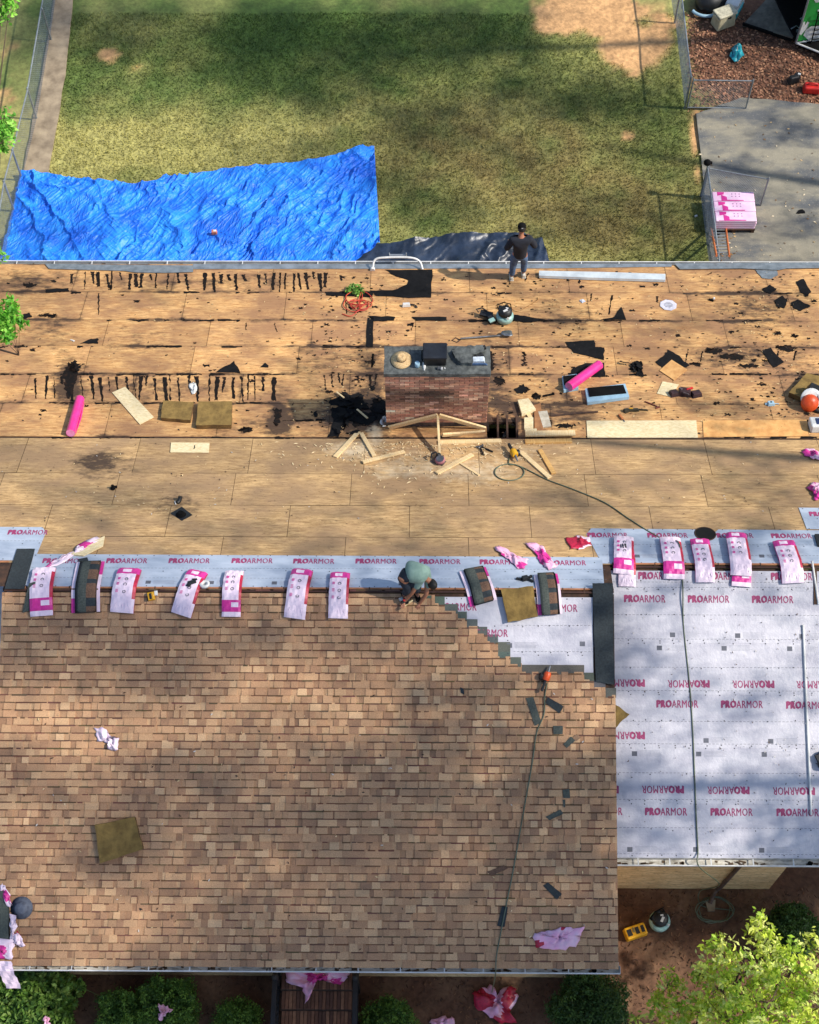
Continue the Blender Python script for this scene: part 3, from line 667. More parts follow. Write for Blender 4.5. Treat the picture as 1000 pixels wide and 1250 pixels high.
def wallbricks(Lw, fn):
    for r_ in range(nr):
        z0 = r_*(bh+mo); x = -Lw/2-(r_ % 2)*(bl+mo)/2
        while x < Lw/2:
            a, c_ = max(x, -Lw/2), min(x+bl, Lw/2)
            if c_-a > .02:
                c = rs2.choice(bp); k = rs2.uniform(.92, 1.08)
                so_ = float(fbm(np.array([(a+c_)/2+9]), np.array([z0*1.3]), 1.1, 2)[0]); soot = max(0, min(1, (so_-.36)*3.4))*(0.15+.85*min(1, max(0, (z0-.35*chh)/(.5*chh)*1.6)))
                c = tuple(min(255, q*k*1.12)*(1-soot*.7)+8*soot for q in c)
                if rs2.random() < .08 and z0 < chh*.7: c = tuple(min(255, q*1.25+30) for q in c)
                fn((a+c_)/2, z0+bh/2, c_-a, lin(c)[:3])
            x += bl+mo
wallbricks(cw, lambda x, z, w__, c: (b.box((x, -cl/2+.012, z), (w__, .03+rs2.uniform(0, .003), bh), 0, col=c), b.box((x, cl/2-.012, z), (w__, .03, bh), 0, col=c)))
wallbricks(cl-.06, lambda x, z, w__, c: (b.box((-cw/2+.014, x, z), (.03, w__, bh), 0, col=c), b.box((cw/2-.014, x, z), (.03, w__, bh), 0, col=c)))
b.build('brickwork', BRICK, ch, None, colors=True)
b = MB(); b.slab(jag([(-cw/2-.012, -cl/2-.03), (cw/2+.012, -cl/2-.03), (cw/2+.012, cl/2+.03), (-cw/2-.012, cl/2+.03)], .012, 8, 4), chh-.11, chh); b.build('cap_slab', SLATE, ch, None, bevel=.01)
b = MB()
b.add([(-cw/2-.08, -cl/2-.012, .05), (cw/2+.08, -cl/2-.012, .05), (cw/2+.05, -cl/2-.004, .42), (-cw/2-.05, -cl/2-.004, .42)], [(0, 1, 2, 3)]); b.build('old_flashing', M('old_lead', (96, 84, 78), (60, 50, 46), 8, .8, .5), ch, None)
TOP = Surf((0, 0, ztop), Vector((0, 0, 1)))
# ------------------------------------------------------------------ ground
def gxy(px, py): h = G.hit(px, py); return h.x, h.y
def lawn_col(X, Y):
    """surface colour of lawn, bare sand, mulch and soil at ground points"""
    W = np.stack([X, Y, np.zeros_like(X)], -1); px, py = proj(W)
    n1 = fbm(X, Y, .45, 0); n2 = fbm(X, Y, 1.7, 3); n3 = fbm(X, Y*1.3, 5.5, 5, 3)
    green = np.array(lin((88, 106, 50))[:3]); dry = np.array(lin((166, 160, 96))[:3]); brown = np.array(lin((112, 92, 54))[:3]); lush = np.array(lin((70, 98, 38))[:3])
    d = np.clip((n1-.45)*2.2+.36+gs(px, py, [(180, 170, 150, 70, .5), (380, 20, 200, 90, -.45), (820, 110, 60, 50, -.2), (560, 180, 130, 60, .2), (20, 90, 40, 110, .35), (350, 60, 60, 40, -.2)])+(n2-.5)*.9, 0, 1)[..., None]  # dry grass; the left is paler also to carry its sunlight
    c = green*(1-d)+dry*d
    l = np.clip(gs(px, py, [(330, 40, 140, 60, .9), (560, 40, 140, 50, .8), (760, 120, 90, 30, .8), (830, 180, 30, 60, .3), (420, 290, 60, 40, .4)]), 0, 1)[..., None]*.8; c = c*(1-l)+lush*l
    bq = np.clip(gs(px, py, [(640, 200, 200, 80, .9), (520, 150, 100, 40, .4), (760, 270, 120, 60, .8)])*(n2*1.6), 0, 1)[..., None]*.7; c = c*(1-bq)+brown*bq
    sand = np.array(lin((196, 152, 104))[:3]); s = gs(px, py, [(720, 10, 66, 36, 1.35), (785, 56, 48, 32, 1.3), (680, 25, 30, 22, .6), (765, 165, 10, 5, .9), (140, 70, 26, 22, .75), (850, 150, 8, 40, .8), (240, 300, 30, 10, .2), (850, 250, 6, 90, .5), (6, 110, 26, 60, .5), (20, 50, 20, 20, .3)])
    s = np.clip((s+(n2-.5)*1.3-.5)*3.4, 0, 1)[..., None]; c = c*(1-s)+sand*s*(.85+.3*n3[..., None])
    mul = np.array(lin((112, 76, 56))[:3]); m_ = (px > 838-.02*(py-100)) & (py < 150) & (Y > 10)
    mm = np.clip(gs(px, py, [(930, 60, 100, 75, 1.6), (1100, 20, 150, 130, 2)])*1.5-.35+(n2-.5), 0, 1)*(px > 840+(py-100)*.02)*(Y > BE.y)
    mm = mm[..., None]; c = c*(1-mm)+mul*mm
    soil = np.array(lin((118, 90, 68))[:3]); soil2 = np.array(lin((96, 66, 48))[:3]); f = (Y < WY+3)[..., None]; k = np.clip((n2-.4)*3, 0, 1)[..., None]
    c = np.where(f, soil*k+soil2*(1-k), c)
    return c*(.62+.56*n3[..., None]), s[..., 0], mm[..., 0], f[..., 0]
xs = np.concatenate([np.linspace(-120, -16, 12), np.arange(-15.8, 16, .16), np.linspace(16.5, 120, 12)])
ysn = np.concatenate([np.linspace(-80, -1, 10), np.arange(-.8, 35, .16), np.linspace(36, 160, 12)])
XX, YY = np.meshgrid(xs, ysn); nxx = len(xs)
ZZ = (fbm(XX, YY, .5, 1)-.5)*.10*(np.abs(XX) < 40); 
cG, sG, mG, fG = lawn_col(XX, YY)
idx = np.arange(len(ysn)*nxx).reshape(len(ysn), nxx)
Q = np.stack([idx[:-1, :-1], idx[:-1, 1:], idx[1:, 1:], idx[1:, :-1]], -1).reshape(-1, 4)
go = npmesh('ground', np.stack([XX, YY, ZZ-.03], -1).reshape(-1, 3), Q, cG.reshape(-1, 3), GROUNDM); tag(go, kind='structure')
# grass blades as one stuff object
def blades(name, n, x0, x1, y0, y1, keep, hgt, wid, colfn, mat, flat_=False):
    X = RNG.uniform(x0, x1, n); Y = RNG.uniform(y0, y1, n); c, s, mm, f = lawn_col(X, Y); k = keep(X, Y, s, mm, f); X, Y, c = X[k], Y[k], c[k]; n = len(X)
    a = RNG.uniform(0, 2*np.pi, n); h = hgt*RNG.uniform(.5, 1.3, n); w_ = wid*RNG.uniform(.6, 1.4, n); ln = RNG.uniform(-.6, .6, (n, 2))*h[:, None]
    z = (fbm(X, Y, .5, 1)-.5)*.10-.02; dx, dy = np.cos(a)*w_, np.sin(a)*w_
    if flat_:
        l = hgt*RNG.uniform(.5, 1.6, n); ux, uy = -np.sin(a)*l, np.cos(a)*l; t_ = RNG.uniform(0, .03, n)
        V = np.stack([np.stack([X-dx, Y-dy, z+.005], -1), np.stack([X+dx, Y+dy, z+.005+t_], -1), np.stack([X+dx+ux, Y+dy+uy, z+.008+t_], -1), np.stack([X-dx+ux, Y-dy+uy, z+.012], -1)], 1)
    else:
        V = np.stack([np.stack([X-dx, Y-dy, z], -1), np.stack([X+dx, Y+dy, z], -1), np.stack([X+ln[:, 0]+dx*.3, Y+ln[:, 1]+dy*.3, z+h], -1), np.stack([X+ln[:, 0]-dx*.3, Y+ln[:, 1]-dy*.3, z+h], -1)], 1)
    cc = np.repeat(colfn(c, n)[:, None, :], 4, 1)
    return npmesh(name, V.reshape(-1, 3), np.arange(n*4).reshape(-1, 4), np.clip(cc.reshape(-1, 3), 0, 1), mat)
dX0, dX1 = gxy(858, 320)[0], 14
def on_drive(X, Y): 
    W = np.stack([X, Y, np.zeros_like(X)], -1); px, py = proj(W); return (px > 848+(py-136)*.14) & (py > 132)
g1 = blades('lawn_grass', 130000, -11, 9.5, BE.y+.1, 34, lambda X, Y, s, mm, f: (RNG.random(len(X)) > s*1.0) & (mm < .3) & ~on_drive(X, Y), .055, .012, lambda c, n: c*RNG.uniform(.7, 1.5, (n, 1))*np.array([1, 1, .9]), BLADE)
tag(g1, kind='stuff')
g2 = blades('mulch_chips', 26000, 5.5, 12, 23, 34, lambda X, Y, s, mm, f: (RNG.random(len(X)) < mm), .06, .018, lambda c, n: np.array([lin(x)[:3] for x in ((138, 92, 66), (104, 68, 48), (176, 132, 100), (80, 54, 40), (150, 104, 80))])[RNG.integers(0, 5, n)]*RNG.uniform(.7, 1.1, (n, 1)), CHIP, True)
tag(g2, kind='stuff')
g3 = blades('pine_straw', 16000, -10, 11, 2.2, WY+.1, lambda X, Y, s, mm, f: RNG.random(len(X)) < .8, .05, .006, lambda c, n: np.array([lin(x)[:3] for x in ((112, 74, 52), (84, 56, 40), (134, 94, 64), (66, 44, 32))])[RNG.integers(0, 4, n)]*RNG.uniform(.7, 1.1, (n, 1)), CHIP, True)
tag(g3, kind='stuff')
# driveway and kerb strip
def sheetG(name, pts, z, mat, th=.06):
    L = [gxy(*p) for p in pts]; b = MB(); b.slab(jag(L, .02, 6, 3), z-th, z); return b.build(name, mat)
m, n, bs = nodes('driveway_concrete')
a1 = noise(n, .55, (1, 2.4, 1), 6, .6); a2 = noise(n, 4, (1, 1, 1), 6, .7); a3 = noise(n, 34, (1, 1, 1), 3)
base = mix(n, mrange(n, a1, .42, .6), lin((136, 130, 114)), lin((86, 88, 90))); base = mix(n, mrange(n, a2, .55, .75, 0, .6), base, lin((92, 88, 82))); base = mix(n, mrange(n, a3, .6, .7, 0, .3), base, lin((200, 190, 170)))
n.links.new(base, bs.inputs['Base Color']); bs.inputs['Roughness'].default_value = .92; bump(n, a2, bs, .4, .02)
tag(sheetG('driveway', [(850, 140), (905, 120), (1000, 128), (1120, 130), (1200, 420), (888, 420), (866, 300)], .045, m), kind='structure')
tag(sheetG('concrete_strip', [(62, -40), (95, -40), (89, 0), (80, 90), (57, 225), (25, 225), (48, 110), (66, 0)], .04, CONC), kind='structure')
b = MB(); r = random.Random(4)   # fallen leaves on the slab
Lc = [(176, 150, 110), (120, 92, 60), (206, 190, 160), (90, 70, 50)]
for k in range(150):
    x, y = gxy(r.uniform(852, 1010), r.uniform(138, 318)) if k < 110 else gxy(r.uniform(866, 900), r.uniform(290, 320)); s = r.uniform(.015, .05); a = r.uniform(0, 6)
    b.add([(x+s*math.cos(a+q)*(1 if i % 2 else .5), y+s*math.sin(a+q)*(1 if i % 2 else .5), .05+r.uniform(0, .02)) for i, q in enumerate((0, 1.57, 3.14, 4.71))], [(0, 1, 2, 3)], 0, lin(r.choice(Lc))[:3])
tag(b.build('fallen_leaves', CHIP, colors=True), kind='stuff')
# ------------------------------------------------------------------ foliage
def leafmesh(name, centres, nper, spread, size, cols, parent=None, mat=None, up=.35):
    C = np.array(centres); C = np.repeat(C, nper, 0); n = len(C); P = C+RNG.normal(0, 1, (n, 3))*spread
    nrm = RNG.normal(0, 1, (n, 3)); nrm[:, 2] = np.abs(nrm[:, 2])+up; nrm /= np.linalg.norm(nrm, axis=1)[:, None]
    a = np.cross(nrm, RNG.normal(0, 1, (n, 3))); a /= np.linalg.norm(a, axis=1)[:, None]; bb = np.cross(nrm, a); s = size*RNG.uniform(.6, 1.3, (n, 1))
    V = np.stack([P-a*s, P-bb*s*.45+nrm*s*.12, P+a*s, P+bb*s*.45+nrm*s*.12], 1)
    cc = np.array([lin(c)[:3] for c in cols])[RNG.integers(0, len(cols), len(centres))]; cc = np.repeat(cc, nper, 0)*RNG.uniform(.75, 1.25, (n, 1)); cc = np.repeat(cc[:, None], 4, 1)
    return npmesh(name, V.reshape(-1, 3), np.arange(4*n).reshape(-1, 4), np.clip(cc.reshape(-1, 3), 0, 1), mat or LEAF, parent)
def shell(c, r, n, inner=.35, sq=(1, 1, 1)):
    d = RNG.normal(0, 1, (n, 3)); d /= np.linalg.norm(d, axis=1)[:, None]; rr_ = (inner+(1-inner)*RNG.random((n, 1))**.6)*r; return np.array(c)+d*rr_*np.array(sq)
def tree(label, base, blobs, nper, spread, size, cols, trunk_r, dens=40, name='tree', group=None, limb=True, sq=(1, 1, .8), ls=1.0):
    b0 = Vector(base); e = empty(name, label, 'tree', Matrix.Translation(b0), group); top_ = max(b[2] for b in blobs)-b0.z
    mb = MB(); ctr = Vector((sum(b[0] for b in blobs)/len(blobs)-b0.x, sum(b[1] for b in blobs)/len(blobs)-b0.y, top_*.75)) if limb else Vector((0, 0, top_))
    n_ = 8; pts = [Vector((ctr.x*(i/n_)**1.6+.06*math.sin(i*2.1)*trunk_r*4, ctr.y*(i/n_)**1.6+.05*math.cos(i*1.7)*trunk_r*4, ctr.z*i/n_)) for i in range(n_+1)]; pts[0].x = 0; pts[0].y = 0
    mb.tube(pts, [trunk_r*(1-.75*i/n_) for i in range(n_+1)], 0, 10); mb.build('trunk', TRUNK, e)
    lb = MB(); cs = []
    for (x, y, z, r_) in blobs:
        q = Vector((x, y, z))-b0; s_ = min(pts[2:], key=lambda p: (p-q).length+max(0, p.z-q.z+.3)*2)
        lb.tube([s_, s_.lerp(q, .5)+Vector((0, 0, .08*r_)), q], [trunk_r*.3*ls, trunk_r*.18*ls, trunk_r*.06*ls], 0, 6)
        cc = shell((q.x, q.y, q.z), r_, max(3, int(dens*r_*r_)), .3, sq)
        for p in cc[:10]: lb.tube([q, q.lerp(Vector(p), .5)+Vector((0, 0, .03)), Vector(p)], [(trunk_r*.08+.004)*ls, .006, .004], 0, 4)
        cs.append(cc)
    lb.build('limbs', TRUNK, e); leafmesh('crown', np.concatenate(cs), nper, spread, size, cols, e)
    return e
LIME = [(206, 222, 78), (188, 210, 66), (222, 232, 108), (156, 190, 56), (230, 238, 140)]
DKG = [(66, 96, 44), (52, 82, 38), (84, 116, 52), (72, 104, 46)]
MIDG = [(80, 118, 46), (64, 100, 38), (104, 142, 54), (126, 164, 68)]
# clipped shrubs along the front: px, py, radius (px), height
def shrub(label, px, py, rp, h, cols, leaf=.035, n=900, box_=False, name='shrub', cat='shrub'):
    s = Surf((0, 0, h*.55), Vector((0, 0, 1))); c = s.hit(px, py); k = (CAM-c).length/F; r_ = rp*k*.93
    e = empty(name, label, cat, Matrix.Translation((c.x, c.y, 0)), 'shrubs along the front of the house')
    cs = shell((0, 0, h*.52), 1, n, .8); d = cs-np.array([0, 0, h*.52])
    if box_: d = np.sign(d)*np.abs(d)**.6
    lump = 1+.16*np.sin(d[:, :1]*5+px)*np.cos(d[:, 1:2]*6)+.10*np.sin(d[:, 2:]*9+py)
    cs = np.array([0, 0, h*.52])+d*lump*np.array([r_, r_, h*.5]); leafmesh('foliage', cs, 9, .035, leaf, cols, e)
    cs2 = shell((0, 0, h*.5), 1, int(n*.7), .1); cs2 = np.array([0, 0, h*.5])+(cs2-np.array([0, 0, h*.5]))*np.array([r_*.85, r_*.85, h*.43]); leafmesh('inner_foliage', cs2, 8, .05, leaf*1.2, cols[:2], e)
    b = MB()
    for q in range(7): a = q*.9; b.tube([(0, 0, 0), (.12*math.cos(a), .12*math.sin(a), h*.3), (r_*.6*math.cos(a), r_*.6*math.sin(a), h*.7)], [.02, .014, .006], 0, 6)
    b.build('stem', TRUNK, e); return e
shrub('big loose bright green shrub at the lower left corner beneath the gutter', 38, 1234, 54, 1.3, MIDG+[(140, 170, 80)], .055, 1300)
shrub('small boxy clipped shrub beside the big loose corner shrub', 147, 1237, 24, .9, MIDG, .028, 700, True)
shrub('boxy clipped shrub with a pink scrap of film lying on top', 205, 1232, 34, 1.0, MIDG, .028, 1100, True)
shrub('low round shrub just left of the porch steps, only its top showing', 290, 1250, 28, .9, MIDG, .028, 700)
shrub('low round shrub just right of the porch steps, only its top showing', 474, 1254, 34, .9, MIDG, .028, 800)
shrub('dark round clipped shrub below the right end of the shingled roof', 722, 1232, 46, 1.1, DKG, .032, 1500)
shrub('dark shrub behind the lime green tree, below the stone wall corner', 966, 1136, 32, 1.2, DKG, .04, 1000)
# lime tree bottom right
def bl(px, py, h, r_): q = Surf((0, 0, h), Vector((0, 0, 1))).hit(px, py); return (q.x, q.y, q.z, r_)
LB_ = [bl(925, 1135, 3.3, .34), bl(935, 1155, 3.2, .4), bl(880, 1165, 3.1, .42), bl(915, 1185, 3.6, .6), bl(965, 1190, 3.6, .62), bl(880, 1205, 3.3, .6), bl(940, 1225, 3.9, .75), bl(1000, 1230, 3.8, .7), bl(885, 1245, 3.4, .6), bl(1000, 1165, 3.2, .4), bl(855, 1190, 2.7, .3),
       bl(815, 1205, 2.2, .34), bl(832, 1230, 2.4, .42), bl(800, 1225, 2.1, .3), bl(850, 1250, 2.6, .5), bl(790, 1252, 1.9, .35), bl(960, 1265, 3.6, .8), bl(900, 1275, 3.2, .7)]
q = G.hit(955, 1330); tree('young lime green tree in front of the stone wall at the lower right', (q.x, q.y, 0), LB_, 12, .06, .06, LIME, .10, 120)
# ------------------------------------------------------------------ neighbouring trees: they stand outside the view and shade the yard and roof
def shade(px, py, h, r_, surf):
    p = surf.hit(px, py)
    while True:
        q = p+SUN*(h/SUN.z); X_ = proj(np.array([[q.x-r_*2.2-1.0, q.y, q.z]]))[0][0]
        if X_ > 1030: return (q.x, q.y, q.z, r_)
        h += .5
S1 = [(shade(*a)) for a in (
  (230, 40, 17, 2.3, G), (350, 60, 16, 1.9, G), (430, 30, 18, 2.2, G), (520, 60, 16, 2.1, G), (600, 30, 15, 1.8, G), (700, 110, 12.5, 1.3, G), (780, 125, 11.5, 1.2, G), (90, 30, 20, 1.8, G), (20, 25, 22, 1.5, G),
  (420, 110, 17, 1.5, G), (620, 130, 15, 1.6, G), (560, 150, 16, 1.5, G))]
S2 = [(shade(*a)) for a in (
  (340, 170, 18, 1.3, G), (430, 210, 17, 1.5, G), (540, 240, 16, 1.3, G), (620, 190, 15, 1.2, G), (700, 270, 14, 1.5, G), (800, 260, 12, 1.2, G), (920, 230, 11, .9, G), (960, 290, 11, .9, G), (900, 60, 11.5, 1.4, G), (970, 30, 11, 1.4, G), (930, 100, 11.5, .9, G), (980, 150, 10.5, .9, G))]
S3 = [(shade(*a)) for a in (
  (60, 290, 19, .8, G), (30, 360, 19, .7, DB), (200, 620, 17, .9, DR), (60, 600, 19, .8, DR), (330, 640, 15, .8, DR), (500, 630, 14, .7, DR), (640, 610, 13, .8, DR), (760, 600, 12, .8, DR), (900, 590, 11, .8, DR), (150, 700, 17, .9, DR), (350, 700, 15, .8, DR), (560, 690, 14, .7, DR), (850, 670, 11, .8, DR), (700, 400, 12, .5, DB), (880, 500, 10, .5, DB), (960, 640, 10, .8, DR))]
S4 = [(shade(*a)) for a in (
  (60, 770, 17, .9, DFL), (180, 800, 16, 1.0, DFL), (300, 775, 15, .8, DFL), (470, 790, 14, .9, DFL), (590, 850, 13, .9, DFL), (560, 930, 13, .9, DFL), (440, 930, 14, .8, DFL), (60, 960, 17, 1.0, DFL), (240, 970, 16, 1.0, DFL), (350, 1000, 15, 1.0, DFL), (480, 1020, 14, .9, DFL), (620, 1000, 13, 1.0, DFL), (700, 960, 12, .9, DFL), (680, 1070, 12, 1.0, DFL), (560, 1100, 13, 1.0, DFL), (400, 1110, 15, 1.0, DFL), (250, 1110, 16, .9, DFL), (120, 1060, 17, .7, DFL), (700, 1150, 12, .9, DFL), (330, 870, 15, .6, DFL), (800, 960, 11.5, .7, DFR), (860, 1010, 11, .7, DFR), (960, 960, 10, .7, DFR), (920, 850, 10.5, .5, DFR))]
S5 = [(shade(*a)) for a in (
  (500, 1215, 16, 1.2, G), (400, 1220, 17, 1.3, G), (290, 1210, 18, 1.2, G), (180, 1210, 19, 1.0, G), (850, 1080, 10.6, .9, G), (930, 1080, 10.6, .9, G), (790, 1080, 11.5, 1.0, G), (860, 1110, 12, 1.0, G), (80, 1225, 19, .8, G), (200, 1225, 18, .9, G), (300, 1235, 17, .9, G), (980, 1080, 10.5, .7, G), (450, 1205, 16, 1.2, G), (520, 1240, 15, 1.2, G), (350, 1240, 17, 1.2, G), (90, 1240, 20, .7, G))]
BRIGHT = [(150, 890, 170, 34), (330, 815, 120, 24), (400, 850, 90, 26), (690, 860, 70, 40), (60, 985, 90, 30), (140, 1085, 110, 30), (190, 1150, 120, 22), (370, 935, 60, 14), (500, 770, 60, 14), (640, 780, 90, 30), (60, 850, 80, 16), (560, 1160, 70, 12), (340, 1040, 50, 10), (650, 960, 60, 12)]
rs9 = random.Random(21)
for gy in range(745, 1190, 34):
    for gx in range(-40, 800, 62):
        x, y = gx+rs9.uniform(-24, 24), gy+rs9.uniform(-12, 12)
        if any(((x-a)/b_)**2+((y-c)/d)**2 < 1.7 for a, c, b_, d in BRIGHT): continue
        S4.append(shade(x, y, 15.5-x*.005+rs9.uniform(-1, 1), rs9.uniform(.4, .7), DFL)) if rs9.random() < .85 or gy < 790 else None
for gy in range(730, 1040, 44):
    for gx in range(760, 1010, 60):
        if rs9.random() < .5 and not any(abs(gy-q) < 20 for q in (770, 915)): S4.append(shade(gx+rs9.uniform(-20, 20), gy+rs9.uniform(-10, 10), 11, rs9.uniform(.35, .6), DFR))
for gy in range(350, 680, 46):
    for gx in range(0, 1000, 120):
        if rs9.random() < .4: S3.append(shade(gx+rs9.uniform(-40, 40), gy+rs9.uniform(-14, 14), 15-gx*.005, rs9.uniform(.4, .7), DB if gy < 535 else DR))
for S_, lab, dn, base in ((S1, 'tall tree beyond the leaf bed, farthest of the trees east of the yard', 16, (21, 33, 0)), (S2, 'tree beside the trailer east of the driveway', 11, (19, 26, 0)), (S3, 'thin crowned tree east of the house beside the ridge', 12, (19.5, 15, 0)), (S4, 'open crowned tree east of the shingled roof', 17, (19, 9.5, 0)), (S5, 'dense tree at the south east corner of the plot', 70, (19, 2.5, 0))):
    tree(lab, base, S_, 26, .34, .095, MIDG, .26, dn, 'shade_tree', 'trees standing east of the house', ls=.12, sq=(1.7, .8, .5))
# leafy twigs of a tree on the left that reach into the picture
def sprig(px, py, h, r_): q = Surf((0, 0, h), Vector((0, 0, 1))).hit(px, py); return (q.x, q.y, q.z, r_)
tree('slender tree at the left edge whose bright twigs hang over the old sheathing', (-14.2, 22.0, 0), [sprig(6, 378, 5.4, .3), sprig(16, 392, 5.3, .26), sprig(8, 405, 5.2, .26), sprig(-20, 392, 5.4, .4), sprig(24, 396, 5.3, .14)], 20, .06, .065, [(120, 190, 60), (150, 210, 80), (90, 160, 44)], .08, 160, ls=.3)
tree('small tree left of the chain link fence, bright twigs at the picture edge', (-12.2, 29, 0), [sprig(2, 8, 4.2, .4), sprig(12, 2, 4.2, .3), sprig(0, 145, 3.5, .35), sprig(2, 175, 3.4, .35), sprig(4, 160, 3.4, .3), sprig(-14, 160, 3.5, .5), sprig(-3, 308, 3.0, .25)], 14, .07, .075, [(130, 196, 66), (160, 214, 90), (96, 160, 50)], .09, 90)
# ------------------------------------------------------------------ chain link fences
def link_panel(mb, a, b_, z0, z1, sp=.075, w_=.0022):
    a = Vector(a); b_ = Vector(b_); L = (b_-a).length; d = (b_-a)/L; nn = d.cross(Vector((0, 0, 1))); H = z1-z0
    for s in (1, -1):
        x = -H
        while x < L+H:
            t0, t1 = (x, x+H*s) if s > 0 else (x, x-H); p0, p1 = (t0, z0), (t1, z1)
            def cl(p, q):
                (x0, za), (x1, zb_) = p, q
                if x0 == x1: return None
                lo, hi = 0.0, 1.0
                for bd, sg in ((0, 1), (L, -1)):
                    f0_, f1_ = sg*(x0-bd), sg*(x1-bd)
                    if f0_ < 0 and f1_ < 0: return None
                    if f0_ < 0: lo = max(lo, f0_/(f0_-f1_))
                    elif f1_ < 0: hi = min(hi, f0_/(f0_-f1_))
                if lo >= hi: return None
                return [(x0+(x1-x0)*k, za+(zb_-za)*k) for k in (lo, hi)]
            c = cl(p0, p1)
            if c:
                P = [a+d*q[0]+Vector((0, 0, q[1]-0)) for q in c]; P = [Vector((p.x, p.y, p.z)) for p in P]; u_ = (P[1]-P[0]).normalized(); v_ = u_.cross(nn).normalized()*w_; k_ = nn*w_*s
                V = [P[0]+v_+k_, P[0]-v_+k_, P[0]-k_*1.5, P[1]+v_+k_, P[1]-v_+k_, P[1]-k_*1.5]
                mb.add(V, [(0, 1, 4, 3), (1, 2, 5, 4), (2, 0, 3, 5)])
            x += sp
def fence(label, pts, h, name='chain_link_fence', cat='fence', posts=None, group=None, bottom=False, r=.028, m=GALV):
    P = [Vector(p) for p in pts]; e = empty(name, label, cat, Matrix.Translation(P[0]), group); o = P[0]
    mb = MB()
    for i in range(len(P)-1): link_panel(mb, P[i]-o, P[i+1]-o, .04, h-.02)
    mb.build('wire_mesh', m, e)
    rl = MB(); rl.tube([p-o+Vector((0, 0, h)) for p in P], r*.8, 0, 8); rl.build('top_rail', m, e)
    if bottom: rl = MB(); rl.tube([p-o+Vector((0, 0, .05)) for p in P], r*.8, 0, 8); rl.build('bottom_rail', m, e)
    for p in (posts or P):
        p = Vector(p)-o; pb = MB(); pb.tube([p+Vector((0, 0, -.1 if not bottom else .02)), p+Vector((0, 0, h+.02))], r, 0, 10); pb.lathe([(r*1.15, 0), (r*1.15, .03), (r*.6, .06), (.004, .075)], p+Vector((0, 0, h+.01)), 10); pb.build('post', m, e)
    return e
FH = 1.15; FT = Surf((0, 0, FH), Vector((0, 0, 1)))
def base_of(px, py): h = FT.hit(px, py); return Vector((h.x, h.y, 0))
fence('long chain link fence beside the concrete strip on the left of the lawn', [base_of(*p) for p in ((58, -40), (52, 0), (33, 112), (15, 184), (5, 221), (-8, 300))], FH, posts=[base_of(*p) for p in ((52, 12), (33.5, 109), (15, 184), (4.5, 222), (-8, 300))])
fence('chain link fence between the lawn and the leaf bed at the upper right', [base_of(*p) for p in ((826, -40), (833, 0), (844, 95))], FH, posts=[base_of(*p) for p in ((831, -10), (844, 95))])
fence('chain link fence running from the gate post to the back of the house', [base_of(*p) for p in ((864, 204), (873, 275), (879, 325))], FH, posts=[base_of(*p) for p in ((864, 204), (879, 325))])
def gate(label, a, b_):
    A, B = base_of(*a), base_of(*b_); return fence(label, [A, B], FH-.05, 'chain_link_gate', 'gate', group='open gate leaves', bottom=True, r=.022)
gate('open chain link gate leaf standing over the leaf bed', (847, 96), (920, 97))
gate('open chain link gate leaf behind the pink shingle stack', (866, 204), (939, 217))
b = MB(); q = base_of(862.5, 203); b.lathe([(.03, 0), (.09, .03), (.1, .09), (.06, .14), (.01, .16)], (0, 0, 0), 14); b.box((.09, 0, .06), (.08, .06, .05))
tag(b.build('rubber_ball', BLKR, None, Matrix.Translation((q.x, q.y, FH+.08))), 'black knob hung on top of the gate post above the pink stack', 'cap')
# ------------------------------------------------------------------ tarps
def tarp(name, top_, bot, nu, nv, hfn, mat, label):
    def interp(P, u):
        d = [0]
        for i in range(len(P)-1): d.append(d[-1]+math.dist(P[i], P[i+1]))
        x = u*d[-1]
        for i in range(len(P)-1):
            if x <= d[i+1]+1e-9: k = (x-d[i])/(d[i+1]-d[i]); return (P[i][0]+(P[i+1][0]-P[i][0])*k, P[i][1]+(P[i+1][1]-P[i][1])*k)
        return P[-1]
    tw = [gxy(*interp(top_, i/nu)) for i in range(nu+1)]; bw = [gxy(*interp(bot, i/nu)) for i in range(nu+1)]
    T_ = np.array(tw); B_ = np.array(bw); v = np.linspace(0, 1, nv+1)[:, None, None]; XY = T_[None]*(1-v)+B_[None]*v
    X, Y = XY[..., 0], XY[..., 1]; u = np.linspace(0, 1, nu+1)[None, :]; vv = v[..., 0]
    Z = hfn(X, Y, u, vv); o = (X.mean(), Y.mean())
    # small lateral pull so the edge scallops with the folds
    V = np.stack([X-o[0], Y-o[1], Z], -1).reshape(-1, 3); idx = np.arange((nu+1)*(nv+1)).reshape(nv+1, nu+1)
    Q = np.stack([idx[1:, :-1], idx[1:, 1:], idx[:-1, 1:], idx[:-1, :-1]], -1).reshape(-1, 4)
    me = npmesh(name, V, Q, np.ones((len(V), 3)), mat); me.data.polygons.foreach_set('use_smooth', [True]*len(Q)); me.matrix_world = Matrix.Translation((o[0], o[1], 0)); return tag(me, label, 'tarp')
def ridged(X, Y, a, f, k, warp=.35, o=2):
    xr = X*math.cos(a)+Y*math.sin(a); yr = -X*math.sin(a)+Y*math.cos(a); yr = yr+warp*(fbm(X, Y, 1.2, k)-.5)*2
    return 1-np.abs(2*fbm(xr*.15, yr, f, k, o)-1)
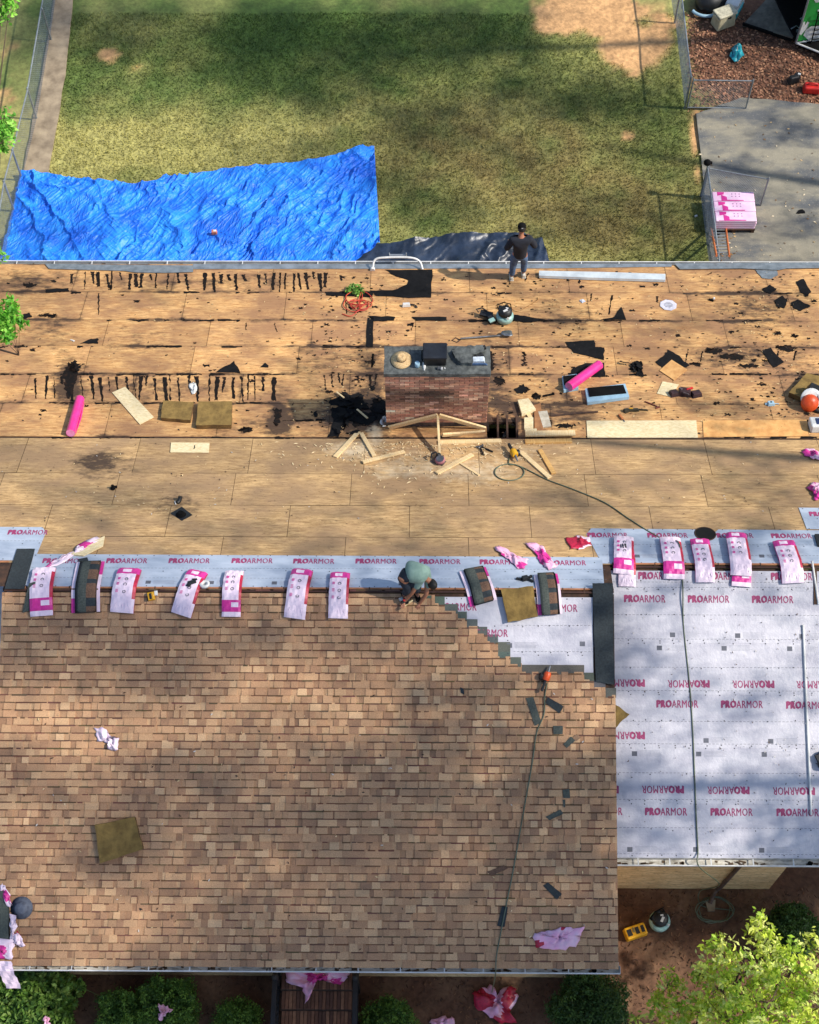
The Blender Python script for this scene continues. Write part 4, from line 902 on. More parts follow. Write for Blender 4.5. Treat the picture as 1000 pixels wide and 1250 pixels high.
def hblue(X, Y, u, v):
    w_ = np.clip(1.25-u*3.6, 0, 1); k = fbm(X, Y, .8, 5, 2); k2 = fbm(X, Y, .6, 2, 2)
    A = ridged(X, Y, rad(50), 5.0, 1, .5, 1)**2; B = ridged(X, Y, rad(60), 2.6, 3, .6, 1)**4; D = ridged(X, Y, rad(38), 3.4, 6, .5, 1)**3
    C1 = ridged(X, Y, rad(-56), 1.5, 4, .5, 1)**8; C2 = ridged(X, Y, rad(-40), 3.6, 7, .6, 1)**3; E = ridged(X, Y, rad(70), 4.5, 2, .6, 1)**3
    m_ = np.clip((k-.3)*2.6, .15, 1); m2 = np.clip((k2-.35)*3, 0, 1)
    return .02+(1-w_)*(.12*A*np.clip(m_, .35, 1)+.15*B*m2+.10*D*(1-m2))+w_*(.14*C1+.12*C2*m_+.04*A)+.045*E*np.clip((.5-k)*5, 0, 1)+.05*k2+.008*fbm(X, Y, 7, 2, 2)
m, n, bs = nodes('blue_tarpaulin')
c1 = noise(n, 1.5, (1, 1, 1), 4); n.links.new(mix(n, mrange(n, c1, .4, .6), lin((40, 136, 238)), lin((20, 98, 212))), bs.inputs['Base Color']); bs.inputs['Roughness'].default_value = .5

tc = N(n, 'ShaderNodeTexCoord'); hs = []
for ang, sc_, st_ in ((50, 7, .12), (78, 9, .18), (-42, 6, .14)):
    mp = N(n, 'ShaderNodeMapping'); mp.inputs['Rotation'].default_value = (0, 0, -rad(ang)); mp2 = N(n, 'ShaderNodeMapping'); mp2.inputs['Scale'].default_value = (st_, 1, 1)
    ns = N(n, 'ShaderNodeTexNoise'); ns.inputs['Scale'].default_value = sc_; ns.inputs['Detail'].default_value = 1.5; n.links.new(tc.outputs['Object'], mp.inputs[0]); n.links.new(mp.outputs[0], mp2.inputs[0]); n.links.new(mp2.outputs[0], ns.inputs['Vector'])
    ab = math_(n, 'ABSOLUTE', math_(n, 'SUBTRACT', ns.outputs['Fac'], .5), 0); hs.append(mrange(n, ab, 0, .09, 1, 0))
msk = mrange(n, noise(n, .7, (1, 1, 1), 2), .42, .58); hh = math_(n, 'ADD', hs[0], math_(n, 'MULTIPLY', hs[1], msk)); hh = math_(n, 'ADD', hh, math_(n, 'MULTIPLY', hs[2], math_(n, 'SUBTRACT', 1.0, msk)))
bump(n, hh, bs, .6, .03); bs.inputs['Specular IOR Level'].default_value = .4
tarp('blue_tarp', [(26, 214), (60, 213), (78, 217), (110, 222), (166, 227), (200, 220), (240, 213), (290, 206), (345, 203), (380, 198), (457, 180)], [(0, 326), (40, 330), (200, 331), (330, 331), (428, 326), (464, 301)], 430, 150, hblue, m, 'large wrinkled bright blue tarp spread over the lawn behind the house')
def hdark(X, Y, u, v):
    m1 = ridged(X, Y, rad(70), 1.5, 3, .5); s = np.clip((u-.22)*8, 0, 1); return .04+.2*m1**2.5*s+.06*ridged(X, Y, rad(40), 3.5, 5, .5)**2*s+.05*(1-s)*fbm(X, Y, 3, 2)+.03*fbm(X, Y, 6, 1)
m, n, bs = nodes('slate_tarpaulin'); n.links.new(mix(n, mrange(n, noise(n, 2, (1, 1, 1), 4), .4, .6), lin((44, 56, 76)), lin((28, 38, 54))), bs.inputs['Base Color']); bs.inputs['Roughness'].default_value = .38; bump(n, noise(n, 9, (1, 1, 1), 5, .6), bs, .4, .03)
tarp('dark_tarp', [(424, 303), (462, 299), (494, 299), (498, 298), (540, 293), (600, 291), (640, 291), (662, 298)], [(424, 332), (500, 332), (600, 332), (671, 330)], 160, 40, hdark, m, 'crumpled slate coloured tarp bunched along the rear gutter beside the blue tarp')
# ------------------------------------------------------------------ wrapped bundles of shingles draped over the ridges
def bundle(label, surfR, surfF, R_, px, ytop, ybot, wpx, pxb=None, kind='label_top', layers=1, thick=.075, side=1, opened=False, wrap=True, extra=None, base=0.0):
    """px: centre column at its upper end, pxb: at its lower end; ytop on the rear slope, ybot on the front slope"""
    pxb = px if pxb is None else pxb
    a = surfR.hit(px, ytop); c = surfF.hit(pxb, ybot); wd = wpx*(CAM-a).length/F*.98
    def zr(y): 
        d = y-R_.y; k = math.sqrt(d*d+.10**2)-.10*.55   # smooth ridge
        return R_.z+TD+.036-t*k
    mid = (a+c)/2; org = Vector((mid.x, R_.y, R_.z)); e = empty('shingle_bundle', label, 'shingle bundle', Matrix.Translation(org), 'bundles of shingles along the ridges')
    dx = (c.x-a.x); dy = (c.y-a.y); L = math.hypot(dx, dy); ux, uy = dx/L, dy/L; px_, py_ = -uy, ux
    if px_ < 0: px_, py_ = -px_, -py_
    NL, NW = 22, 8; rr_ = random.Random(int(px*7)); off = rr_.uniform(0, 9)
    def pt(s, w_, h):
        x = a.x+dx*s+px_*w_; y = a.y+dy*s+py_*w_
        sl = -t*(y-R_.y)/math.sqrt((y-R_.y)**2+.1**2); nn = Vector((0, -sl, 1)).normalized()
        return Vector((x, y, zr(y)))-org+nn*h
    def layer(s0, s1, w0, w1, h0, h1, nm, mats, fm, puff=0.0, parent=e, rough_=0.0):
        b = MB(); V = []; NWl = NW
        for i in range(NL+1):
            s = s0+(s1-s0)*i/NL
            for j in range(NWl+1):
                w_ = w0+(w1-w0)*j/NWl; ed = min(j, NWl-j)/NWl*2; en = min(i, NL-i)/NL*2
                h = h1*(1-(.35*(1-min(1, ed*2.2))**2)-(.25*(1-min(1, en*5))**2))+puff*math.sin(i*1.1+j*2.3+off)*.5+rough_*rr_.uniform(-1, 1)
                V.append(pt(s, w_+rough_*rr_.uniform(-1, 1)*(1 if ed == 0 else 0), h))
        n0 = len(V)
        for i in range(NL):
            for j in range(NWl):
                q = i*(NWl+1)+j; b.add([V[q], V[q+1], V[q+NWl+2], V[q+NWl+1]], [(3, 2, 1, 0)], fm((i+.5)/NL, (j+.5)/NWl), None, True)
        bd = [(i, 0) for i in range(NL+1)]+[(NL, j) for j in range(1, NWl+1)]+[(i, NWl) for i in range(NL-1, -1, -1)]+[(0, j) for j in range(NWl-1, 0, -1)]
        for k in range(len(bd)):
            (i, j), (i2, j2) = bd[k], bd[(k+1) % len(bd)]; A_, B_ = V[i*(NWl+1)+j], V[i2*(NWl+1)+j2]
            lo = [pt(s0+(s1-s0)*ii/NL, w0+(w1-w0)*jj/NWl, h0) for ii, jj in ((i, j), (i2, j2))]
            mi = 2 if (j == NWl and j2 == NWl) else (1 if len(mats) > 3 and j == 0 and j2 == 0 else 0)
            b.add([A_, B_, lo[1], lo[0]], [(0, 1, 2, 3)], mi, None, False)
        return b.build(nm, mats, parent)
    hw = wd/2
    if wrap:
        for k in range(layers):
            h0, h1 = base+thick*k+.003*k, base+thick*(k+1)
            def fm(s, w_, k=k):
                if kind == 'label_top' and s < .2: return 1 if not (.28 < w_ < .62 and .04 < s < .13) else 0
                if kind == 'label_bottom' and .68 < s < .9: return 1 if not (.55 < w_ < .9 and .74 < s < .84) else 0
                if w_ > .88 and .12 < s < .72: return 2
                return 0
            o = layer(0+.03*k, 1-.04*k, -hw+.01*k, hw+.012*k, h0, h1, 'wrapper', [WHF, MAG, RED, WHF], fm, .009, rough_=.004)
        H = base+thick*layers+.006
        mb = MB()
        for k in range(3):    # printed marks: a column of rings and a row of tiny lines
            s = .34+.13*k if kind == 'label_top' else .22+.13*k; p = pt(s, hw*.05, H)
            mb.add([p+Vector((.035*math.cos(q), .035*math.sin(q), 0)) for q in np.linspace(0, 6.283, 9)[:8]]+[p+Vector((.02*math.cos(q), .02*math.sin(q), 0)) for q in np.linspace(0, 6.283, 9)[:8]], [(i, (i+1) % 8, 8+(i+1) % 8, 8+i) for i in range(8)], 0)
            for q in range(3):
                p = pt(s-.02+.02*q, -hw*.7, H); mb.add([p, p+Vector((.05, 0, 0)), p+Vector((.05, .012, 0)), p+Vector((0, .012, 0))], [(0, 1, 2, 3)], 1)
        mb.build('printed_marks', [GREYP, MAG], e)
        mb = MB()   # gathered seam folds at the plain end
        for k in range(5):
            w_ = -hw*.7+hw*.35*k; s0 = .72 if kind == 'label_top' else .03; mb.tube([pt(s0+.06, w_*.6, H-.012), pt(s0+.14, w_*.8, H-.006), pt(s0+.22, w_, H-.012)], [.004, .008, .004], 0, 5)
        mb.build('wrapper_fold', WHF, e)
    if opened:
        cols = [GRNTAB, M('brown_shingle', (112, 84, 66), (84, 62, 50), 40, .95, .5), DARKSH]
        for k in range(6):
            h0 = .012+k*.011; j = rr_.uniform(-.015, .015)
            layer(.02+rr_.uniform(0, .02), .98-rr_.uniform(0, .03), -hw*.78+j, hw*.80+j, h0, h0+.010, 'loose_shingle', [GRNTAB, DARKSH, cols[1], DARKSH], (lambda s, w_, k=k: (0 if w_ < .55 else (2 if int(s*9+k) % 3 else 1)) if k == 5 else 1), 0)
        layer(0, .97, -hw*1.15, hw*1.12, 0.0, .008, 'wrapper', [WHF, MAG, RED, WHF], lambda s, w_: 1 if (s > .75 and w_ < .2) or (w_ > .85 and s < .3) else 0, .004)
    return e
RS_, FSl = SR, SFL
bundle('leftmost wrapped shingle bundle, magenta label at its lower end and loose green shingles beside it', RS_, FSl, RL, 56, 697, 754, 27, 52.5, 'label_bottom')
bundle('torn open shingle bundle with bare olive shingles, second from the left on the long ridge', RS_, FSl, RL, 112, 688, 752, 30, 106, opened=True, wrap=False)
bundle('tilted wrapped bundle with a magenta top just left of the yellow tape measure', RS_, FSl, RL, 160, 698, 750, 28, 150)
bundle('most strongly tilted bundle, with black gloves and a tape roll on it', RS_, FSl, RL, 243, 701, 753, 25, 222)
bundle('wrapped bundle with its magenta label at the lower end, right of the one with gloves', RS_, FSl, RL, 287, 701, 755, 23, 283, 'label_bottom')
bundle('wrapped bundle with a dark bundle edge showing at its left side', RS_, FSl, RL, 370, 700, 757, 26, 360, layers=1, thick=.10)
bundle('straight wrapped bundle nearest the left of the crouching worker', RS_, FSl, RL, 416, 703, 757, 24, 413)
bundle('opened bundle of green and brown shingles left of the square foam pad', RS_, FSl, RL, 577, 697, 740, 30, 591, opened=True, wrap=False)
bundle('opened bundle of green and brown shingles right of the square foam pad', RS_, FSl, RL, 666, 703, 754, 26, 672, opened=True, wrap=False)
FSl = SFR
bundle('double stacked bundle with a black clip on top, first on the right hand ridge', RS_, FSl, RR, 761, 659, 703, 24, 760, 'label_bottom')
bundle('lower bundle poking out under the one with the black clip', RS_, FSl, RR, 763, 675, 718, 21, 765, base=-.0, thick=.035)
bundle('second bundle on the right hand ridge, label low, where the hose crosses', RS_, FSl, RR, 817, 660, 709, 25, 822, 'label_bottom')
bundle('third bundle on the right hand ridge, just below the round roof hole', RS_, FSl, RR, 853, 662, 713, 23, 860)
bundle('tall double bundle right of the round roof hole, upper one', RS_, FSl, RR, 897, 656, 705, 25, 903, thick=.07, base=.05)
bundle('bundle lying beneath the tall double bundle, its magenta end sticking out below', RS_, FSl, RR, 902, 672, 718, 23, 904, 'label_bottom', thick=.045)
bundle('rightmost bundle on the right hand ridge with crimson film at its left', RS_, FSl, RR, 955, 664, 714, 26, 967)
# dark shingle strips hanging over the ridge ends
def strip(label, pts, surf, m=DARKSH, name='shingle_strip', cat='shingle strip', lift=.03): return flat(name, surf, pts, .008, m, label, cat, lift=lift, jagged=.004)
strip('charcoal starter strip lying on the ridge at the left edge of the picture', [(21, 671), (43, 671), (30, 720), (6, 720)], UR, lift=.02)
strip('short charcoal shingle piece poking up behind the torn open bundle', [(96, 684), (107, 682), (112, 700), (100, 702)], UR, lift=.03)
b = MB(); P = [DFL.hit(723, 712), DFL.hit(748, 712), DFL.hit(750, 836), DFL.hit(727, 832)]; c = sum(P, Vector())/4; Mx = SFL.mat(c); inv = Mx.inverted()
b.slab(jag([tuple((inv @ p)[:2]) for p in P], .004, 6, 2), .03, .045)
tag(b.build('shingle_strip', DARKSH, None, Mx), 'long dark strip laid up the slope beside the step to the lower right roof', 'shingle strip')
strip('loose green shingle under the left edge of the leftmost bundle', [(36, 712), (44, 710), (40, 745), (28, 748)], SH, GRNTAB)
strip('long grey green shingle on the slope left of the nail gun hose', [(642, 852), (651, 851), (661, 882), (653, 886)], SH, GRNTAB, lift=.02)
strip('dark shingle scrap just below the orange nail gun', [(669, 851), (688, 862), (683, 871), (666, 858)], SH, DARKSH, lift=.02)
strip('small square green tab below the dark scrap', [(675, 886), (687, 886), (687, 896), (676, 896)], SH, GRNTAB, lift=.02)
strip('green and brown cut tab lying askew right of the small square tab', [(688, 908), (697, 899), (702, 904), (692, 913)], SH, GRNTAB, lift=.02)
strip('little brown square touching the askew cut tab', [(699, 900), (704, 896), (709, 900), (703, 905)], SH, M('tan_tab', (150, 116, 88)), lift=.02)
strip('small green tab halfway down the slope near the rake edge', [(687, 964), (695, 963), (696, 974), (688, 974)], SH, GRNTAB, lift=.02)
strip('narrow upright sliver under the small green tab halfway down', [(687, 976), (690, 976), (690, 985), (688, 985)], SH, GRNTAB, lift=.02)
strip('slanting grey green offcut below the upright sliver', [(666, 997), (684, 988), (688, 993), (671, 1001)], SH, GRNTAB, lift=.02)
strip('slanting brown offcut near the hose low on the slope', [(595, 1064), (615, 1056), (620, 1060), (600, 1069)], SH, M('brown_shingle', (112, 84, 66)), lift=.02)
strip('dark diamond laid shingle scrap near the lower right of the brown roof', [(663, 1081), (669, 1077), (686, 1091), (680, 1098)], SH, DARKSH, lift=.02)
strip('pair of dark slim offcuts beside the hose above the pink scrap, left piece', [(613, 1106), (617, 1107), (612, 1131), (607, 1130)], SH, DARKSH, lift=.02)
strip('slim dark offcut touching its twin beside the hose, right piece', [(617, 1107), (620, 1107), (616, 1131), (613, 1131)], SH, DARKSH, lift=.03)
strip('tiny dark chip on the middle of the shingle field', [(562, 839), (566, 841), (567, 848), (563, 846)], SH, DARKSH, lift=.02)
# ------------------------------------------------------------------ foam pads
def pad(label, surf, pts, th=.10, lift=.02): 
    Mx, L = local(surf, pts); b = MB(); n = len(L); L = jag(L, .012, 5, int(pts[0][0])); m_ = len(L)
    b.slab(L, lift, lift+th, 0, 1); o = b.build('foam_pad', [PAD, PADE], None, Mx, bevel=.012); g_ = MB(); r = random.Random(int(pts[0][0]))
    xs_, ys_ = [p[0] for p in L], [p[1] for p in L]
    for k in range(9):
        x, y = r.uniform(min(xs_)*.6, max(xs_)*.6), r.uniform(min(ys_)*.6, max(ys_)*.6); s = r.uniform(.008, .03)
        g_.slab(jag([(x-s*2, y-s), (x+s*2, y-s), (x+s, y+s), (x-s, y+s)], s*.4, 2, k), lift+th-.001, lift+th+.002)
    return tag(o, label, 'foam pad', 'foam pads for kneeling')
pad('olive foam pad on the shingles at the lower left', SH, [(117, 1006), (166, 997), (176, 1036), (124, 1053)])
pad('square olive foam pad between the two opened bundles', UFL, [(611, 720), (651, 716), (656, 753), (620, 760)], .09)
pad('smaller brown foam pad, left of its olive neighbour on the old sheathing', DB, [(200, 493), (237, 495), (233, 517), (197, 514)], .08)
pad('larger olive foam pad right of the brown one on the old sheathing', DB, [(243, 495), (284, 495), (283, 524), (240, 524)], .10)
pad('foam pad under the leaf blower at the right edge', DB, [(984, 461), (1010, 468), (1000, 500), (962, 485)], .12)
pad('foam pad corner sticking out past the rake onto the white underlayment', SFL.up(-.1), [(735, 862), (748, 857), (768, 872), (749, 890), (735, 888)], .06)
# ------------------------------------------------------------------ timber
for lab, s_, p, q, w_, th, m_, lf in (
  ('left leg of the pair of short pale boards crossing left of the chimney base', DR, (409, 559), (438, 528), .10, .038, PINE, .0),
  ('right leg of the pair of short pale boards crossing left of the chimney base', DR, (441, 530), (457, 558), .09, .038, PINE, .01),
  ('pale offcut pointing right in the sawdust below the crossed boards', DR, (443, 566), (494, 553), .09, .038, PINE, .02),
  ('pale board crossing beside the circular saw in the sawdust', DR, (533, 579), (577, 556), .10, .038, PINE, .01),
  ('thin offcut tucked under the board beside the saw', DR, (560, 565), (585, 581), .05, .03, PINE, .0),
  ('long white board lying aslant below the hose coil', DR, (636, 553), (671, 584), .11, .038, PINE, .0),
  ('shorter yellow board lying beside the long white one', DR, (659, 550), (676, 579), .10, .038, PINE2, .0),
  ('upper of the two parallel boards resting on the pitch break', DB, (641, 533), (702, 532), .16, .04, PINE, .06),
  ('lower of the two parallel boards resting on the pitch break', DR, (641, 540), (698, 539), .14, .04, PINE2, .0),
  ('long flat board lying right below the chimney truss', DR, (535, 541), (612, 539), .12, .038, PINE, .0),
  ('thin ripped edge lying left of the crossed boards', DB, (411, 481), (420, 488), .04, .02, PINE, .05),
  ('thin stick poking from the pile of torn felt', DB, (436, 503), (449, 514), .04, .02, PINE, .07),
  ('brown batten lying flat left of the white long panel', DB, (672, 508), (730, 503), .05, .02, DARKWOOD, .0)): board('board', s_, p, q, w_, th, m_, lab, lift=lf)
# chimney saddle frame made of new lumber: an upright ridge and rafters
sad = empty('saddle_frame', 'small timber saddle frame of new pale lumber standing against the front of the chimney', 'timber frame', Matrix.Translation(on(DR, DR.hit(535, 540).x, cyf-.3)))
def beam(a, b_, w_, h, nm, m_=PINE):
    a = Vector(a); b_ = Vector(b_); d = (b_-a).normalized(); up = Vector((0, 0, 1)); s = d.cross(up).normalized(); u_ = s.cross(d); Mx = Matrix.Translation((a+b_)/2) @ Matrix((s, d, u_)).transposed().to_4x4()
    mb = MB(); mb.box((0, 0, 0), (w_, (b_-a).length, h)); return mb.build(nm, m_, sad, Mx, bevel=.003)
VP_ = lambda px, py, y: rayhit(px, py, Vector((0, y, 0)), Vector((0, 1, 0)), CAM)
apex = VP_(534.5, 507, cyf-.07); lft = VP_(475, 522, cyf-.07); rgt = VP_(592, 523, cyf-.07)
beam(lft, apex, .045, .11, 'rafter'); beam(apex+Vector((.02, 0, 0)), rgt, .045, .11, 'rafter')
foot = DR.hit(537, 559)+Vector((0, 0, .04)); beam(apex+Vector((0, -.03, 0)), foot, .05, .09, 'ridge_board')
k = DR.hit(540, 535)+Vector((0, 0, .12)); beam(k+Vector((0, 0, .02)), rgt+Vector((0, -.08, -.02)), .05, .09, 'jack_rafter')
# plywood sheets and offcuts
OFF = [('pale plywood offcut leaning slantwise left of the foam pads', DB, [(137, 480), (153, 473), (188, 510), (171, 519)], .012, OSBL),
 ('narrow pale strip with a black hook on it below the foam pads', DR, [(209, 541), (256, 541.5), (255, 553.5), (208, 553)], .012, OSBL),
 ('long white strand board panel lying along the pitch break', DB, [(716, 514.5), (850, 514), (852, 535), (717, 535)], .012, OSBL),
 ('square tan plywood scrap on the black felt, right of the chimney', DB, [(805, 453), (820, 440), (839, 452), (823, 465)], .012, M('tan_ply', (206, 160, 100), (180, 130, 76), 6)),
 ('cream paper sheet half under the maroon tool pouch', DB, [(809, 466), (829, 470), (819, 485), (802, 481)], .004, OSBL),
 ('slim orange plywood strip nailed beside the long white panel', DB, [(858, 514), (985, 513), (987, 533), (859, 534)], .006, M('orange_ply', (222, 170, 104), (196, 140, 80), 5)),
 ('upper strand board offcut left of the parallel boards', DB, [(632, 492), (645, 490), (654, 503), (637, 509)], .08, OSBL),
 ('middle strand board offcut beneath the upper one', DB, [(640, 512), (651, 512), (651, 526), (640, 526)], .05, OSBL),
 ('small block shaped offcut at the end of the parallel boards', DB, [(641, 527), (655, 526), (656, 533), (641, 534)], .06, OSBL),
 ('grey faced offcut right of the stacked offcuts', DB, [(657, 504), (668, 503), (673, 522), (663, 523)], .03, M('grey_board', (190, 182, 166), (160, 150, 132), 9)),
 ('pale splinter lying beside the chimney saddle', DB, [(640, 503), (644, 500), (650, 510), (646, 512)], .02, PINE),
 ('cream board tucked under the pink wrapper behind the torn open bundle', UR, [(84, 678), (128, 656), (126, 668), (102, 680)], .03, OSBL)]
for lab, s_, p, th, m_ in OFF: flat('plywood_offcut' if th < .04 else 'board_offcut', s_, p, th, m_, lab, 'offcut', lift=.012)
flat('cardboard_box', DB, [(652, 496), (660, 494), (664, 532), (653, 532)], .04, M('brown_card', (160, 112, 70), (130, 88, 54), 6), 'open brown carton lying among the stacked offcuts', 'carton')
b = MB(); b.tube([(0, 0, 0), (.03, .02, .01), (.02, .12, .01)], .008, 0, 6); q = DR.hit(236, 549)
tag(b.build('hook', BLKR, None, DR.mat(q+DR.n*.02)), 'black hook lying on the narrow pale strip', 'hook')
# ------------------------------------------------------------------ torn felt
for i, (lab, s_, p) in enumerate((
 ('large ragged black felt sheet hanging from the rear gutter in the middle', DB, [(470, 330), (528, 329.5), (526, 364), (500, 364), (460, 362), (452, 355), (480, 355), (497, 348), (498, 342), (480, 336)]),
 ('long thin black felt tongue left of the ragged sheet, under the leaf sprig', DB, [(397, 357), (455, 356), (455, 363), (430, 362), (399, 361)]),
 ('upright arm of the L shaped felt strip above the chimney left corner', DB, [(449, 388), (456, 388), (455, 424), (447, 424)]),
 ('level arm of the L shaped felt strip above the chimney', DB, [(449, 386), (482, 387), (480, 392), (456, 392.5)]),
 ('straight black felt strip right of the L shaped one', DB, [(503, 387), (545, 387.5), (546, 392), (508, 392)]),
 ('long tapering felt strip just right of the air compressor', DB, [(624, 385), (640, 386), (668, 391), (640, 394), (622, 391)]),
 ('stepped black felt sheet, upper one by the pink roll', DB, [(690, 418), (726, 416), (727, 424), (738, 425), (737, 440), (700, 431)]),
 ('curved black felt sheet under the pink roll', DB, [(695, 460), (700, 450), (715, 444), (738, 443), (739, 460), (710, 461)]),
 ('bold black felt triangle in the middle of the right half', DB, [(734, 391), (750, 387), (759, 375), (765, 391)]),
 ('black felt triangle left of the chimney far side, above the foam pads', DB, [(264, 455), (286, 441), (294, 456)]),
 ('black bent felt sheet behind the square plywood scrap', DB, [(800, 442), (812, 433), (815, 427), (829, 435), (842, 447), (834, 450), (820, 440), (809, 450)]),
 ('slanted black felt rectangle in the dirty patch on the right', DB, [(930, 429), (941, 425), (957, 443), (945, 449)]),
 ('leaf shaped black felt scrap near the top right corner of the roof', DB, [(972, 344), (981, 341), (991, 357), (984, 363), (977, 356)]),
 ('ragged black scrap cluster left of the leaf shaped scrap, left piece', DB, [(945, 368), (955, 361), (962, 368), (957, 377), (949, 375)]),
 ('ragged black scrap cluster left of the leaf shaped scrap, right piece', DB, [(966, 370), (974, 366), (990, 374), (978, 380), (969, 377)]),
 ('small blunt scrap below the dented flashing', DB, [(931, 352), (940, 348), (948, 353), (941, 359), (934, 357)]),
 ('small black flake on the far left, above the crowded streaks', DB, [(98, 420), (112, 414), (120, 414), (120, 420)]),
 ('flat black flake by the leafy twigs at the left', DB, [(22, 386), (36, 382), (39, 388), (24, 390)]),
 ('small triangular chip above the foam pads on the right', DB, [(318, 449), (324, 443), (328, 449)]),
 ('rectangular black flake at the far left upper edge', DB, [(55, 354), (84, 352), (85, 356), (56, 358)]),
 ('black scrap curled in front of the chimney left side', DB, [(402, 490), (420, 483), (440, 486), (452, 500), (430, 500), (415, 497)]),
 ('largest black heap piece left of the chimney', DB, [(404, 500), (425, 494), (462, 510), (450, 520), (420, 512), (413, 534), (400, 534), (407, 515)]),
 ('black rag against the left chimney corner', DB, [(455, 497), (466, 488), (471, 492), (472, 512), (458, 512)]),
 ('ragged black scrap right of the chimney', DB, [(628, 475), (640, 469), (642, 474), (638, 481), (631, 480)]))):
    flat('felt_scrap', s_, p, .006, FELT, lab, 'felt scrap', 'torn pieces of black felt', lift=.012, jagged=.022, seed=i)
for lab, px, py, sx, sy, n_, h in (('crumpled black felt heap on top of the torn pile left of the chimney', 430, 500, .34, .30, 40, .14), ('small twisted felt knot above the square plywood scrap', 778, 451, .10, .10, 12, .08)):
    r = random.Random(px); b = MB()
    for k in range(n_):
        c = Vector((r.gauss(0, sx), r.gauss(0, sy), .015+r.uniform(0, h)*math.exp(-k/n_))); L = jag([(-r.uniform(.04, .16), -.03), (r.uniform(.04, .16), -.04), (r.uniform(.03, .14), .05), (-r.uniform(.02, .12), .05)], .03, 3, k)
        Rm = Matrix.Rotation(r.uniform(0, 6.3), 3, 'Z') @ Matrix.Rotation(r.uniform(-.7, .7), 3, 'X'); V = [Rm @ Vector((x, y, 0))+c for x, y in L]+[Rm @ Vector((x, y, .005))+c for x, y in L]; m_ = len(L)
        b.add(V, [list(range(m_, 2*m_)), list(range(m_-1, -1, -1))]+[(i, (i+1) % m_, m_+(i+1) % m_, m_+i) for i in range(m_)], 0)
    o = tag(b.build('felt_heap', FELT, None, DB.mat(DB.hit(px, py))), lab, 'felt heap'); o['kind'] = 'stuff'
# ------------------------------------------------------------------ pink rolls and films
def roll(label, surf, p, q, r_, m_=PINKT, lift=0, flap=False):
    a = surf.hit(*p)+surf.n*(r_+lift); b_ = surf.hit(*q)+surf.n*(r_+lift); c = (a+b_)/2; mb = MB(); mb.tube([a-c, a.lerp(b_, .33)-c, a.lerp(b_, .66)-c, b_-c], r_, 0, 18, caps=False)
    e = mb.build('plastic_roll', m_, None, Matrix.Translation(c)); mb = MB()
    for s, e_ in ((a-c, 1), (b_-c, -1)):
        d = (b_-a).normalized()*e_; mb.tube([s+d*.002, s+d*.03], [r_*.98, r_*.98], 0, 18); 
    mb.build('roll_end', M('pale_pink', (236, 150, 196), (216, 120, 170), 9), e)
    mb = MB(); d = (b_-a).normalized(); s_ = surf.n.cross(d).normalized(); o_ = s_*r_*.95-surf.n*r_*.55
    mb.tube([a-c+o_+d*.06, (a+b_)/2-c+o_*1.15, b_-c+o_-d*.05], [.006, .02, .006], 0, 6); mb.build('loose_flap', m_, e)
    return tag(e, label, 'plastic roll', 'rolls of pink plastic')
roll('pink plastic roll lying upright near the left edge of the old sheathing', DB, (98.5, 491), (87, 533), .10)
roll('pink plastic roll resting slantwise on the light blue metal vent base', DB, (694, 479), (731, 452), .11, lift=.05)
FILM = [('pink and white wrapper twisted on the shingles at the middle left', SH, [(116, 889), (128, 888), (134, 897), (147, 901), (145, 915), (134, 916), (131, 907), (120, 905)], .08, .72),
 ('flat pink wrapper low on the shingles near the right corner', SH, [(651, 1139), (668, 1136), (690, 1131), (714, 1131), (708, 1143), (703, 1156), (675, 1160), (654, 1157)], .06, .58),
 ('pink wrapper swirl on the sheathing above the opened bundle on the left', UR, [(604, 669), (612, 668), (625, 676), (636, 682), (645, 685), (641, 694), (632, 696), (622, 686), (612, 679)], .06, .7),
 ('long pink wrapper draped over the underlayment above the right opened bundle', UR, [(641, 663), (656, 665), (663, 668), (672, 684), (681, 692), (670, 697), (660, 688), (652, 676)], .05, .72),
 ('white and pink wrapper blown over the ridge behind the leftmost bundle', UR, [(102, 663), (118, 656), (128, 659), (100, 675), (70, 692), (50, 697), (66, 686), (84, 678)], .05, .62),
 ('upper pink paper ball at the right edge of the sheathing', DR, [(978, 553), (986, 549), (996, 550), (1006, 556), (1000, 563), (990, 562)], .10, .5),
 ('lower pink paper ball at the right edge of the sheathing', DR, [(984, 596), (994, 590), (1006, 594), (1004, 610), (996, 612), (992, 603)], .10, .5),
 ('crimson and white plastic packet lying on the sheathing left of the right ridge', DR, [(691, 658), (703, 655), (720, 657), (723, 667), (712, 671), (696, 672)], .05, .38),
 ('clear film scrap below the pink roll on the old sheathing', DB, [(231, 472), (236, 466), (241, 472), (240, 480), (235, 482)], .02, .9),
 ('white plastic wad by the left chimney corner', DB, [(464, 512), (470, 508), (474, 514), (472, 521), (465, 521)], .10, .95)]
for i, (lab, s_, p, h, sp) in enumerate(FILM):
    mats = [WHF, MAG] if i not in (7,) else [RED, WHF]
    if i in (8, 9): mats = [WHITE]
    if i in (1, 2, 3, 5, 6): mats = [PINKF, RED if i == 1 else MAG]
    crumple('plastic_wrapper', s_, p, h, mats, lab, 'plastic wrapper', seed=i+1, split=sp, lift=.02)
